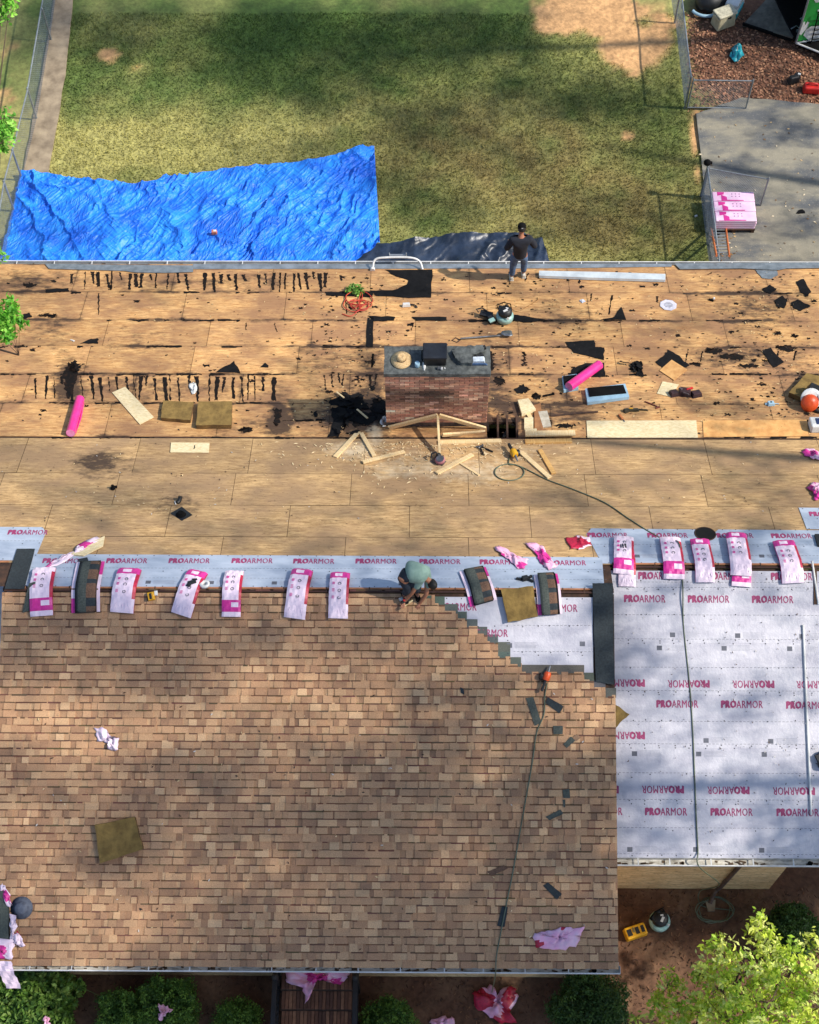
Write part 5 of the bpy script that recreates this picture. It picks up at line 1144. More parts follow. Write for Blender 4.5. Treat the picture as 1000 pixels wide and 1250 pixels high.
for i, (lab, hgt, p, h, sp) in enumerate((
 ('big crimson and pink wrapper fallen on the dark soil below the gutter', 0, [(577, 1213), (592, 1206), (600, 1203), (606, 1216), (612, 1207), (628, 1206), (633, 1217), (622, 1236), (632, 1249), (612, 1250), (596, 1240), (582, 1232)], .2, .45),
 ('pink scrap at the very bottom, left of the big crimson wrapper', 0, [(524, 1248), (540, 1241), (552, 1242), (556, 1254), (530, 1256)], .12, .8),
 ('three pointed pink scrap lying on the boxy clipped shrub', 1.0, [(194, 1226), (203, 1229), (211, 1234), (203, 1238), (198, 1247), (194, 1243), (197, 1236)], .06, .8),
 ('small pink scrap on the big loose corner shrub', 1.28, [(53, 1243), (57, 1239), (61, 1246), (60, 1256), (54, 1252)], .05, .8),
 ('white and pink film draped across the porch steps', 1.0, [(348, 1186), (362, 1182), (388, 1183), (428, 1182), (424, 1194), (416, 1203), (408, 1201), (412, 1192), (398, 1188), (378, 1196), (376, 1218), (372, 1226), (370, 1206), (350, 1200)], .12, .75))):
    crumple('plastic_wrapper', Surf((0, 0, hgt), Vector((0, 0, 1))), p, h, [PINKF, RED if i == 0 else MAG], lab, 'plastic wrapper', seed=i+31, split=sp, lift=.02)
# open pack hanging at the lower left corner with hat
e = empty('shingle_bundle', 'torn bundle at the lower left corner, its white wrapper trailing over the gutter', 'shingle bundle', SH.mat(SH.hit(-6, 1130)), 'bundles of shingles along the ridges')
inv = e.matrix_world.inverted(); LP = lambda pts, s_=SH: [tuple((inv @ s_.hit(*q))[:2]) for q in pts]
for k in range(6): b = MB(); b.slab(jag(LP([(-40, 1092+k*.7), (6, 1086), (12, 1110), (12, 1148), (-40, 1150)]), .006, 5, k), .02+.014*k, .032+.014*k); b.build('loose_shingle', GRNTAB if k == 5 else DARKSH, e)
for k, p in enumerate(([(0, 1080), (6, 1080), (16, 1104), (12, 1108), (2, 1094)], [(12, 1116), (20, 1118), (20, 1134), (17, 1150), (12, 1148), (14, 1132)], [(-20, 1146), (20, 1145), (16, 1160), (15, 1172), (5, 1170), (-20, 1168)], [(16, 1140), (22, 1136), (28, 1146), (30, 1154), (24, 1156), (18, 1150)])):
    o = crumple('torn_wrapper', SH.up(.07), p, .06, [WHF, RED if k == 3 else MAG], None, None, seed=k+50, split=.5 if k == 3 else .7, parent=None); o.parent = e; o.matrix_parent_inverse = e.matrix_world.inverted()
a = SH.hit(4, 1172); b = MB(); rr3 = random.Random(2); V = []
for i in range(13):
    for j in range(5): V.append((j*.07-.1+i*.012+.01*math.sin(i*2), -i*.045, .03-(.0 if i < 4 else (i-4)*.03)+.02*math.sin(j*2.2+i)))
for i in range(12):
    for j in range(4): q_ = i*5+j; b.add([V[q_], V[q_+1], V[q_+6], V[q_+5]], [(3, 2, 1, 0)], 0, None, True)
o = b.build('trailing_film', WHF, e, SH.mat(a+SH.n*.08))
q = SH.hit(27, 1108); b = MB(); b.lathe([(.20, 0), (.21, .008), (.13, .02), (.115, .09), (.09, .12), (.03, .125), (.003, .12)], (0, 0, 0), 24)
o = tag(b.build('hat', M('blue_grey_cloth', (92, 98, 112), (66, 72, 86), 14, .9), None, SH.mat(q+SH.n*.02)), 'blue grey round cap lying beside the torn bundle at the lower left', 'hat')
# pale pole lengths on the right roof
for lab, p, q in (('long slim white pole lying up the white underlayment on the right', (980, 763), (990, 995)), ('short white pole lying up the slope at the right edge above the long one', (991, 685), (999, 738))):
    a, b_ = UFR.hit(*p)+UFR.n*.03, UFR.hit(*q)+UFR.n*.03; c = (a+b_)/2; mb = MB(); mb.tube([a-c, Vector(), b_-c], .022, 0, 10); mb.tube([(a-c)*1.0, (a-c)*.985], .028, 0, 10); tag(mb.build('pole', WHITE, None, Matrix.Translation(c)), lab, 'pole')
flat('batten', UFR, [(993, 692), (997, 692), (997, 738), (993, 738)], .03, DARKWOOD, 'brown batten lying beside the short white pole at the right edge', 'batten')
flat('tool_bag', UFR, [(994, 922), (1004, 916), (1020, 922), (1018, 940), (1000, 938)], .12, BLACK, 'black tool bag cut off by the right edge on the white underlayment', 'tool bag', jagged=.02, bev=.02)
flat('crate', UR, [(994, 654), (1012, 654), (1012, 668), (998, 668)], .05, BLACK, 'black box corner at the right edge behind the ridge', 'box', bev=.01)
# round roof opening: a flat black disc painted as its inner dark
c = UR.hit(861, 652); b = MB(); b.lathe([(.20, .004), (.20, .012)], (0, 0, 0), 32); o = b.build('roof_opening_disc', HOLEDARK, None, UR.mat(c)); 
b = MB(); b.lathe([(.215, .0), (.218, .01), (.20, .02), (.195, .014)], (0, 0, 0), 32, caps=False); b.build('cut_rim', DARKWOOD, o); tag(o, 'round black disc painted as the dark of a vent opening behind the right hand ridge', 'vent opening')
# vent pipe with black flashing on the rear slope
q = DR.hit(221, 628); e = empty('plumbing_vent', 'black vent pipe stub with its diamond shaped rubber flashing on the rear slope', 'vent pipe', DR.mat(q)); inv = e.matrix_world.inverted()
b = MB(); b.slab([tuple((inv @ DR.hit(*p))[:2]) for p in ((208, 627), (222, 619), (235, 629), (222, 636))], .003, .012); b.build('flashing', BLACK, e)
b = MB(); b.lathe([(.11, .012), (.08, .05), (.055, .08)], (0, -.02, 0), 20); b.build('rubber_collar', BLKR, e)
q2 = inv @ DR.hit(219, 613); b = MB(); b.tube([(q2.x-.04, q2.y-.05, .02), (q2.x, q2.y, .03), (q2.x+.03, q2.y+.04, .12)], .045, 0, 12); b.build('pipe', BLACK, e)
b = MB(); b.tube([(q2.x-.09, q2.y, .02), (q2.x-.06, q2.y-.09, .015)], .014, 0, 6); b.build('bracket', WHITE, e)
q = DR.hit(138, 597); b = MB(); b.lathe([(.05, 0), (.055, .03), (.03, .05), (.03, .10)], (0, 0, 0), 14); b.box((.02, .05, .02), (.12, .05, .03)); tag(b.build('pipe_cap', BLKR, None, DR.mat(q)), 'tiny black pipe cap alone on the stained rear slope', 'pipe cap')
# ------------------------------------------------------------------ tools
def air_compressor(label, surf, px, py, rz=0, s=1.0):
    e = empty('air_compressor', label, 'air compressor', Matrix.Translation(surf.hit(px, py)) @ Matrix.Rotation(rz, 4, 'Z') @ Matrix.Scale(s, 4), 'portable air compressors')
    b = MB(); b.lathe([(.05, .03), (.17, .05), (.205, .10), (.21, .19), (.19, .24), (.10, .26)], (0, 0, 0), 28); b.build('tank', TEAL, e)
    b = MB(); b.lathe([(.15, .245), (.17, .27), (.165, .36), (.12, .41), (.04, .43)], (0, 0.02, 0), 12); b.box((.03, .13, .38), (.10, .08, .12), taper=.6); b.box((-.12, .08, .34), (.08, .14, .12)); b.build('shroud', BLACK, e, bevel=.012)
    b = MB(); b.box((.0, -.03, .432), (.11, .05, .012), rz=.5); b.box((.04, .04, .432), (.06, .03, .012), rz=-.4); b.build('badge', WHITE, e)
    for k in range(4): a = k*1.57+.78; b = MB(); b.lathe([(.03, -.0), (.03, .06)], (.15*math.cos(a), .15*math.sin(a), 0), 10); b.build('foot', BLKR, e)
    b = MB(); b.tube([(-.16, .1, .3), (-.2, .12, .44), (-.05, .16, .49), (.12, .14, .46), (.16, .06, .3)], .014, 0, 8); b.build('handle', BLKR, e)
    b = MB(); b.lathe([(.03, 0), (.03, .02)], (.06, -.16, .30), 12, mat=Matrix.Rotation(1.3, 3, 'X')); b.build('gauge', WHITE, e)
    return e
air_compressor('pale teal pancake air compressor with black shroud on the old sheathing', DB, 616, 391)
air_compressor('air compressor standing on the dark soil beside the yellow case', G, 804, 1127, .6, 1.05)
q = DB.hit(600, 393); b = MB(); b.box((0, 0, .09), (.16, .2, .16), rz=.5, taper=.8); b.box((-.12, .2, .04), (.3, .16, .06), rz=-.3); b.tube([(-.3, .24, .06), (-.36, .3, .1), (-.22, .34, .1), (-.1, .26, .08)], .02, 0, 6)
o = b.build('nail_gun', BLACK, None, Matrix.Translation(q), bevel=.01); b = MB(); b.box((.0, -.07, .17), (.14, .10, .03), rz=.5); b.build('body_panel', TEAL, o); tag(o, 'black and teal nail gun leaning on the left of the rooftop compressor', 'nail gun')
def gun(label, surf, px, py, rz, body, sc_=1.0):
    e = empty('nail_gun', label, 'nail gun', Matrix.Translation(surf.hit(px, py)) @ surf.mat(Vector()).to_3x3().to_4x4() @ Matrix.Rotation(rz, 4, 'Z') @ Matrix.Scale(sc_, 4))
    b = MB(); b.lathe([(.05, -.02), (.062, 0), (.062, .10), (.045, .13)], (0, 0, .09), 16, mat=Matrix.Rotation(rad(90), 3, 'X')); b.build('cylinder', body, e)
    b = MB(); b.box((0, .10, .09), (.045, .24, .05)); b.box((.0, .02, .05), (.05, .10, .09)); b.build('grip', BLACK, e, bevel=.01)
    b = MB(); b.lathe([(.06, -.03), (.065, 0), (.06, .05)], (.06, -.02, .05), 16, mat=Matrix.Rotation(rad(90), 3, 'Y')); b.build('coil_drum', BLACK, e)
    b = MB(); b.tube([(0, -.12, .09), (0, -.24, .05)], [.022, .012], 0, 8); b.build('nose', STEEL, e)
    return e
gun('yellow topped nail gun with black coil at the head of the hose in the sawdust', DR, 626, 556, .3, YEL, 1.25)
gun('orange nail gun on the shingles below the green edged stairs of tabs', SH, 666, 829, 2.8, ORG, 1.1)
# circular saw
q = DR.hit(535, 564); e = empty('circular_saw', 'circular saw with a pale red guard lying in the sawdust below the chimney', 'circular saw', Matrix.Translation(q) @ DR.mat(Vector()).to_3x3().to_4x4() @ Matrix.Rotation(-.5, 4, 'Z'))
b = MB(); b.box((0, 0, .012), (.30, .18, .008)); b.build('base_plate', STEEL, e)
b = MB(); b.lathe([(.10, -.02), (.11, 0), (.11, .03), (.09, .05)], (.06, -.02, .08), 22, mat=Matrix.Rotation(.4, 3, 'X')); b.build('blade_guard', M('dusty_pink_red', (176, 120, 122), (150, 90, 96), 9), e)
b = MB(); b.lathe([(.05, 0), (.055, .08), (.04, .12)], (-.05, .04, .06), 14, mat=Matrix.Rotation(-1.2, 3, 'X')); b.tube([(-.14, -.06, .08), (-.16, 0, .16), (-.1, .08, .18), (-.03, .08, .12)], .02, 0, 8); b.build('motor_and_handle', BLACK, e)
b = MB(); b.lathe([(.085, 0), (.085, .003)], (.06, -.03, .135), 22, mat=Matrix.Rotation(.4, 3, 'X')); b.build('blade', STEEL, e)
# shovel
a, b_ = DB.hit(562, 415), DB.hit(612, 411); c = (a+b_)/2; e = empty('shovel', 'roofing shovel with a long pale shaft lying above the chimney', 'shovel', Matrix.Translation(c)); d = (b_-a).normalized()
b = MB(); b.tube([a-c+Vector((0, 0, .06)), b_-c+Vector((0, 0, .05))], .02, 0, 8); b.build('shaft', STEEL, e)
p_ = b_-c; s_ = DB.n.cross(d).normalized(); b = MB(); V = []
for i, (f, w_, z) in enumerate(((0, .05, .05), (.06, .10, .04), (.2, .12, .03), (.26, .09, .03))):
    for sgn in (-1, 0, 1): V.append(p_+d*f+s_*w_*sgn+DB.n*(z+(.03 if sgn == 0 else .05)))
b.add(V, [(i*3+j, i*3+j+1, i*3+j+4, i*3+j+3) for i in range(3) for j in range(2)], 0, None, True); o = b.build('blade', STEEL, e); md = o.modifiers.new('s', 'SOLIDIFY'); md.thickness = .008
p_ = a-c; b = MB(); b.tube([p_, p_-d*.10+s_*.09, p_-d*.2, p_-d*.10-s_*.09, p_], .018, 0, 8); b.build('grip', DARKWOOD, e)
# small hand tools
def hammer(label, surf, px, py, rz):
    e = empty('hammer', label, 'hammer', surf.mat(surf.hit(px, py)) @ Matrix.Rotation(rz, 4, 'Z')); b = MB(); b.tube([(0, -.17, .025), (0, -.02, .02), (0, .15, .02)], [.016, .02, .012], 0, 8); b.build('handle', BLACK, e)
    b = MB(); b.box((0, .15, .025), (.15, .03, .035)); b.lathe([(.02, 0), (.024, .03)], (-.09, .15, .025), 10, mat=Matrix.Rotation(rad(90), 3, 'Y')); b.build('head', STEEL, e, bevel=.004)
hammer('hammer in the sawdust, left of the yellow nail gun, one with its head up', DR, 588, 551, .2)
hammer('second hammer touching the first left of the yellow nail gun', DR, 594, 549, .9)
def lump(label, name, cat, surf, px, py, parts, mat, rz=0):
    b = MB()
    for p in parts: b.box(p[0], p[1], p[3] if len(p) > 3 else 0, rz=p[2] if len(p) > 2 else 0, taper=.8)
    return tag(b.build(name, mat, None, surf.mat(surf.hit(px, py)) @ Matrix.Rotation(rz, 4, 'Z'), bevel=.006), label, cat)
lump('yellow cased tape measure hanging at the ridge, right of the tilted bundle', 'tape_measure', 'tape measure', SH, 185, 728, [((0, 0, .06), (.14, .17, .07), .2), ((.0, .0, .1), (.05, .12, .02), .2, 1), ((.09, .06, .05), (.07, .1, .03), .1, 2), ((-.06, -.05, .05), (.04, .08, .05), 0, 1)], [YEL, BLACK, WHITE])
lump('black gloves lying on the most strongly tilted bundle', 'work_gloves', 'gloves', UR, 235, 716, [((0, 0, .11), (.18, .09, .04), .3), ((.04, .08, .11), (.12, .05, .03), .1), ((-.05, -.06, .11), (.09, .1, .03), -.3)], [BLACK])
q = UR.hit(250, 716); b = MB(); b.lathe([(.045, 0), (.10, .0), (.10, .055), (.045, .055), (.045, 0)], (0, 0, .03), 24); tag(b.build('tape_roll', WHITE, None, UR.mat(q)), 'white tape roll on its side right of the black gloves', 'tape roll')
lump('small black clip on top of the double stacked bundle', 'clip', 'clip', UR, 760, 672, [((-.04, 0, .115), (.03, .12, .02)), ((.0, 0, .115), (.03, .16, .03)), ((.05, .01, .115), (.04, .14, .02))], [BLACK])
lump('black tool with straps on the underlayment above the square foam pad', 'tool_belt', 'tool belt', UR, 641, 708, [((0, 0, .05), (.14, .1, .08), .3), ((-.12, .0, .03), (.12, .06, .03), -.3), ((.1, .05, .04), (.1, .05, .05), .8), ((.1, -.05, .04), (.14, .04, .04), -.6)], [BLACK])
lump('orange and black nail gun resting beneath the hands of the crouching worker', 'nail_gun', 'nail gun', SH, 495, 733, [((0, 0, .06), (.2, .1, .09), .4), ((-.08, .02, .1), (.1, .08, .06), .4, 1), ((.03, -.07, .02), (.30, .035, .03), .6, 2), ((-.02, .0, .13), (.05, .05, .04), 0, 3)], [BLACK, STEEL, OSBL, REDM])
lump('maroon tool pouch heaped right of the cream paper', 'tool_pouch', 'tool pouch', DB, 836, 482, [((-.25, 0, .05), (.2, .18, .1), .3), ((0, .02, .07), (.28, .22, .13), -.2), ((.25, -.02, .05), (.24, .18, .1), .3), ((.1, .06, .13), (.2, .05, .04), .5, 1), ((.0, -.1, .12), (.16, .03, .03), -.5, 2), ((-.1, .05, .13), (.06, .1, .05), .7, 2)], [M('maroon_leather', (58, 30, 34), (34, 20, 24), 12), REDM, M('grey_leather', (96, 84, 86))])
lump('olive and brass drill lying above the long white panel', 'drill', 'drill', DB, 773, 502, [((0, 0, .04), (.26, .07, .06), .05), ((-.16, -.02, .04), (.12, .10, .07), .3), ((.2, .02, .03), (.28, .03, .03), -.1), ((-.05, .01, .07), (.10, .03, .03), 0, 1)], [M('olive_plastic', (66, 62, 44), (40, 38, 28)), YEL])
lump('reddish pry bar lying right of the drill', 'pry_bar', 'pry bar', DB, 795, 494, [((0, 0, .02), (.36, .03, .03), -.6), ((.13, -.12, .02), (.12, .04, .04), .4)], [M('rust_red', (120, 60, 44))])
lump('short wooden chisel on the edge of the long white panel', 'chisel', 'chisel', DB, 758, 510, [((0, 0, .03), (.06, .2, .05), .35), ((.05, -.13, .03), (.03, .1, .02), .35, 1)], [M('chisel_orange', (196, 122, 70)), STEEL])
lump('black wire stapler right of the pink roll', 'stapler', 'stapler', DB, 780, 452, [((0, 0, .04), (.12, .1, .08), .4), ((.05, -.1, .03), (.04, .18, .05), .2), ((-.16, .04, .02), (.1, .06, .04))], [BLKR])
lump('small black clamp left of the pink roll and pale vent', 'clamp', 'clamp', DB, 669, 483, [((0, 0, .02), (.26, .05, .03), .3), ((.12, .04, .03), (.06, .06, .04))], [BLKR])
lump('pale blue junction box on the old sheathing at the right', 'junction_box', 'junction box', DB, 941, 494, [((0, 0, .04), (.16, .13, .07), .1), ((-.1, 0, .02), (.06, .06, .03)), ((.0, .0, .08), (.04, .04, .02), 0, 1), ((.13, .01, .02), (.12, .02, .02))], [LBLUE, BLACK])
lump('white caulking gun with black nozzle above the chimney', 'caulking_gun', 'caulking gun', DB, 496, 374, [((0, 0, .05), (.2, .1, .08), .1), ((.15, .02, .04), (.14, .03, .03), -.2, 1), ((.24, -.04, .03), (.05, .10, .03), .4, 1)], [WHITE, BLACK])
lump('white scrap of trim at the far left near the black flake', 'trim_scrap', 'trim scrap', DB, 88, 416, [((0, 0, .02), (.1, .03, .02), -.4), ((.05, -.03, .02), (.05, .03, .02), .4)], [WHITE])
lump('tiny dark tool beside the seam on the upper right', 'utility_knife', 'knife', DB, 868, 367, [((0, 0, .02), (.14, .06, .04), -.5), ((.08, .06, .03), (.05, .05, .04), 0, 1)], [BLKR, WHITE])
lump('small translucent blue lid on the old sheathing left of the black triangle', 'lid', 'lid', DB, 711, 368, [((0, 0, .02), (.12, .12, .03), .6), ((0, 0, .04), (.06, .05, .02), .2, 1)], [M('milky_blue', (190, 200, 220)), WHITE])
b = MB(); b.slab([(.21*math.cos(a), .23*math.sin(a)) for a in np.linspace(.2, 6.48, 9)[:8]], .01, .02); b.slab([(.11*math.cos(a), .11*math.sin(a)) for a in np.linspace(.2, 6.48, 9)[:8]], .02, .026, 1); tag(b.build('octagon_plate', [M('frosted_white', (206, 204, 214), (186, 184, 196)), M('frost_grey', (178, 178, 190))], None, DB.mat(DB.hit(816, 373))), 'frosted white eight sided plate lying in the upper right of the old sheathing', 'plate')
# pale blue vent bases
def vent(label, pts):
    Mx, L = local(DB, pts); e = empty('roof_vent', label, 'roof vent', Mx, 'pale blue roof vents'); b = MB(); b.slab(L, .01, .09); b.build('frame', LBLUE, e, bevel=.01)
    c = (sum(p[0] for p in L)/4, sum(p[1] for p in L)/4); I_ = [(c[0]+(p[0]-c[0])*.88, c[1]+(p[1]-c[1])*.62+.06) for p in L]; b = MB(); b.slab(I_, .09, .11); b.build('louvre', BLKR, e); return e
vent('pale blue framed black roof vent lying right of the pink roll', [(714, 478), (763, 472), (768, 488), (717, 495)])
vent('pale blue roof vent partly hidden under the slanting pink roll', [(686, 463), (704, 460), (706, 477), (688, 480)])
# leaf blower and white case on the right edge
q = DB.hit(988, 494); e = empty('leaf_blower', 'orange and white backpack leaf blower at the right edge of the old sheathing', 'leaf blower', Matrix.Translation(q))
b = MB(); b.lathe([(.05, -.02), (.18, 0), (.2, .08), (.16, .16), (.05, .18)], (-.05, -.05, .16), 22, mat=Matrix.Rotation(.7, 3, 'X')); b.build('fan_housing', ORG, e)
b = MB(); b.lathe([(.17, 0), (.235, .02), (.235, .06), (.17, .08)], (0, .04, .18), 22, mat=Matrix.Rotation(.5, 3, 'X')); b.box((.2, .1, .2), (.16, .35, .2), taper=.8); b.build('shroud', WHITE, e, bevel=.01)
b = MB(); b.box((.12, .26, .18), (.4, .22, .26), rz=-.5, taper=.7); b.tube([(.0, -.16, .12), (.15, -.26, .12), (.4, -.2, .1), (.7, -.1, .1)], .05, 0, 10); b.build('engine_and_tube', BLACK, e, bevel=.01)
q = DB.hit(996, 523); e = empty('cooler_case', 'small white case with a dark blue lid beneath the leaf blower', 'case', DB.mat(q)); b = MB(); b.box((.06, 0, .1), (.42, .34, .2)); b.build('case_body', WHITE, e, bevel=.03); b = MB(); b.box((.1, .0, .205), (.26, .2, .02)); b.build('case_lid', M('deep_blue', (34, 52, 96)), e, bevel=.01)
# yellow charger case on soil
q = G.hit(775, 1139); e = empty('tool_case', 'yellow tool case with black openings on the dark soil beside the lower compressor', 'tool case', Matrix.Translation(q) @ Matrix.Rotation(.32, 4, 'Z'))
b = MB(); b.box((0, 0, .1), (.47, .26, .2), taper=.94); b.build('case_body', YEL, e, bevel=.025)
for x, w_ in ((-.14, .10), (.03, .08), (.15, .07)): b = MB(); b.box((x, 0, .201), (w_, .14, .01)); b.build('battery_slot', BLACK, e)
b = MB(); b.box((-.045, .03, .21), (.03, .1, .02)); b.build('latch', M('dull_steel', (120, 110, 70)), e)
# items on the chimney cap
q = TOP.hit(490, 440); e = empty('straw_hat', 'wide brimmed straw hat on the left of the chimney cap', 'hat', Matrix.Translation(q)); b = MB(); b.lathe([(.215, .012), (.22, .02), (.12, .03), (.10, .04)], (0, 0, 0), 30); b.build('brim', STRAW, e)
b = MB(); b.lathe([(.102, .035), (.10, .07), (.09, .13), (.05, .145), (.02, .125), (.003, .125)], (0, .02, 0), 24); b.build('crown', STRAW, e); b = MB(); b.lathe([(.105, .038), (.104, .062)], (0, .02, 0), 24); b.build('band', DARKWOOD, e)
q = TOP.hit(531, 438); e = empty('cooler', 'square navy black cooler standing at the middle of the chimney cap', 'cooler', Matrix.Translation(q)); b = MB(); b.box((0, 0, .13), (.46, .36, .26), taper=1.04); b.build('cooler_body', BLACK, e, bevel=.025); b = MB(); b.box((0, 0, .285), (.50, .39, .05)); b.build('lid', M('navy_black', (22, 30, 42), (14, 20, 30)), e, bevel=.02)
b = MB(); b.tube([(-.24, -.15, .1), (-.27, -.1, .14), (-.27, .1, .14), (-.24, .15, .1)], .012, 0, 8); b.build('handle', BLKR, e)
def small(label, name, cat, px, py, prof, m_, tilt=None): b = MB(); b.lathe(prof, (0, 0, 0), 18, mat=tilt); return tag(b.build(name, m_, None, Matrix.Translation(TOP.hit(px, py)+Vector((0, 0, .002)))), label, cat)
small('pale blue drinks can seen from above between hat and cooler', 'drink_can', 'can', 509.5, 447, [(.045, 0), (.052, .01), (.052, .12), (.043, .13), (.040, .125), (.003, .126)], LBLUE)
small('slim white bottle lying down at the front left of the cooler', 'bottle', 'bottle', 518, 446, [(.03, -.10), (.036, -.08), (.036, .06), (.015, .1), (.015, .13)], WHITE, Matrix.Rotation(rad(90), 3, 'X') @ Matrix.Rotation(.0, 3, 'Y'))
lump('small steel and white mug in front of the cooler', 'mug', 'mug', TOP, 537, 450, [((0, 0, .03), (.12, .07, .06), .1), ((.04, -.03, .05), (.05, .05, .05), 0, 1), ((.1, .0, .02), (.04, .03, .03), 0, 1)], [STEEL, WHITE])
flat('cloth_bag', TOP, [(552, 431), (560, 426), (575, 425), (590, 424), (592, 431), (577, 436), (576, 447), (563, 446), (556, 440)], .10, SLATE, 'limp grey cloth bag slumped over the right part of the chimney cap', 'bag', jagged=.02, bev=.02)
lump('white paper box on a blue tool tray at the right end of the chimney cap', 'paper_box', 'box', TOP, 584, 441, [((0, 0, .05), (.28, .14, .09), .05), ((-.02, -.09, .03), (.42, .04, .05), 0, 1), ((.02, .09, .08), (.2, .05, .05), .3, 2)], [M('white_card', (196, 206, 218)), M('blue_tray', (60, 90, 130)), BLACK])
lump('black drill battery at the back right of the chimney cap', 'battery', 'battery', TOP, 590, 426, [((0, 0, .05), (.12, .08, .08), .4), ((-.1, -.02, .04), (.12, .06, .06), .2)], [BLACK])
# satellite mast: white tubular ladder standoff over the rear gutter
a = DB.hit(455, 331); e = empty('ladder_standoff', 'white bent tube ladder standoff hooked over the rear gutter beside the dark tarp', 'ladder standoff', Matrix.Translation(a)); P_ = [DB.hit(455, 330)+Vector((0, 0, .04)), DB.hit(458, 324)+Vector((0, 0, .22)), DB.hit(470, 323)+Vector((0, 0, .28)), DB.hit(500, 323)+Vector((0, 0, .28)), DB.hit(512, 325)+Vector((0, 0, .2)), DB.hit(516, 330)+Vector((0, 0, .04))]
b = MB(); b.tube([p-a for p in catmull(P_, 6)], .028, 0, 10); b.lathe([(.06, -.03), (.06, .03)], P_[0]-a, 14, mat=Matrix.Rotation(rad(90), 3, 'X')); b.build('tube', WHITE, e)
b = MB(); c = DB.hit(486, 321)+Vector((0, 0, .3))-a; b.box(c, (.42, .05, .05)); b.tube([c+Vector((-.21, .0, -.05)), c+Vector((-.21, 0, .1))], .014, 0, 8); b.tube([c+Vector((.21, .0, -.05)), c+Vector((.21, 0, .1))], .014, 0, 8); b.build('crossbar', ALU, e)
flat('gutter_length', DB, [(658, 334), (735, 335.5), (812, 338), (812, 345), (735, 343), (658, 340)], .07, M('pale_grey_metal', (196, 204, 208), (170, 178, 184), 4, .5), 'loose white gutter length lying on the old sheathing right of the standing worker', 'gutter length', lift=.02, bev=.01)
# ladder against the rear gutter
q0 = G.hit(877, 277); q1 = Vector((SB.hit(881, 320).x, BE.y+.2, BE.z+.15)); e = empty('ladder', 'orange fibreglass ladder leaning on the rear gutter beside the pink shingle stack', 'ladder', Matrix.Translation(q0)); d = q1-q0; ORL = M('orange_fibreglass', (200, 110, 50), (170, 86, 36), 5)
for s in (-.2, .2): b = MB(); b.tube([Vector((s, 0, 0)), d+Vector((s*.8, 0, 0))], .03, 0, 6); b.build('rail', ORL, e)
for k in range(1, 9): b = MB(); p = d*(k/9); b.tube([p+Vector((-.2, 0, 0)), p+Vector((.19, 0, 0))], .016, 0, 6); b.build('rung', ALU, e)
# wrapped stack on the driveway
q = GD.hit(893, 266); e = empty('shingle_stack', 'stack of pink wrapped shingle bundles on a pallet on the driveway', 'shingle stack', Matrix.Translation((q.x, q.y, .045))); w_ = 1.12
b = MB()
for k in range(5): b.box((0, -.48+.24*k, .12), (w_, .1, .02))
for k in range(3): b.box((-.5+.5*k, 0, .055), (.09, 1.05, .11))
b.build('pallet', DARKWOOD, e)
for lv in range(4):
    for k in range(3):
        b = MB(); z = .13+.085*lv+.042; y = -.34+.34*k
        b.box((0, y, z), (w_*random.uniform(.97, 1), .33, .08), 0); o = b.build('wrapped_bundle', [M('pink_white_wrap', (232, 186, 216), (224, 200, 222), 4, .4)], e, bevel=.02)
        if lv == 3:
            b = MB(); zz = z+.0415; x0 = -w_/2+.1
            b.slab([(x0, y-.15), (x0+.13, y-.15), (x0+.13, y+.05), (x0+.28, y-.02), (x0+.28, y-.12), (x0+.9*.8, y-.13), (x0+.9*.8, y-.155), (x0, y-.16)], zz, zz+.003)
            b.slab([(x0+.03, y+.02), (x0+.2, y+.06), (x0+.22, y+.14), (x0+.03, y+.15)], zz, zz+.003)
            for i in range(3):
                for j in range(2): b.lathe([(.016, zz), (.016, zz+.003)], (x0+.42+i*.1, y+.0+j*.08, 0), 8, 1)
            b.build('printed_label', [MAG, M('violet_print', (150, 90, 150))], o)
# back yard leaf bed
def bagg(name, lab, cat, px, py, prof, m_, sq=(1, 1)):
    b = MB(); b.lathe(prof, (0, 0, 0), 18); b.v = [(x*sq[0]*(1+.12*math.sin(z*30+x*9)), y*sq[1]*(1+.1*math.cos(x*20+z*14)), z) for x, y, z in b.v]; return tag(b.build(name, m_, None, Matrix.Translation(G.hit(px, py))), lab, cat)
crumple('turquoise_bag', G, [(893, 60), (898, 55), (904, 60), (908, 68), (902, 75), (896, 77), (891, 70)], .22, [TURQ, WHITE], 'crumpled turquoise bag lying alone on the leaf bed', 'bag', seed=4, split=.93)
q = G.hit(882, 30); e = empty('cooler', 'beige angular cooler tipped on the leaf bed inside the fence', 'cooler', Matrix.Translation(q) @ Matrix.Rotation(.45, 4, 'Z')); b = MB(); b.box((0, 0, .24), (.62, .42, .46), taper=.88); b.build('cooler_body', BEIGE, e, bevel=.04); b = MB(); b.box((0, 0, .49), (.62, .42, .07)); b.build('lid', M('pale_beige', (190, 184, 160)), e, bevel=.03); b = MB(); b.box((.05, -.20, .40), (.10, .02, .05)); b.build('latch', BLACK, e); b = MB(); b.tube([(-.30, -.18, .42), (-.33, 0, .46), (-.30, .18, .42)], .02, 0, 8); b.build('handle', BEIGE, e)
bagg('rubbish_bag', 'black rubbish bag with a pale blue rim at the top beside the beige cooler', 'rubbish bag', 865, 8, [(.2, 0), (.42, .1), (.44, .3), (.3, .5), (.1, .56)], BLACK, (1.1, .9))
q = G.hit(862, 14); b = MB(); b.tube([(.42*math.cos(a), .30*math.sin(a), .1) for a in np.linspace(3.4, 5.6, 10)], .05, 0, 8); tag(b.build('tub_rim', LBLUE, None, Matrix.Translation(q)), 'pale blue tub edge curving round the black rubbish bag', 'tub')
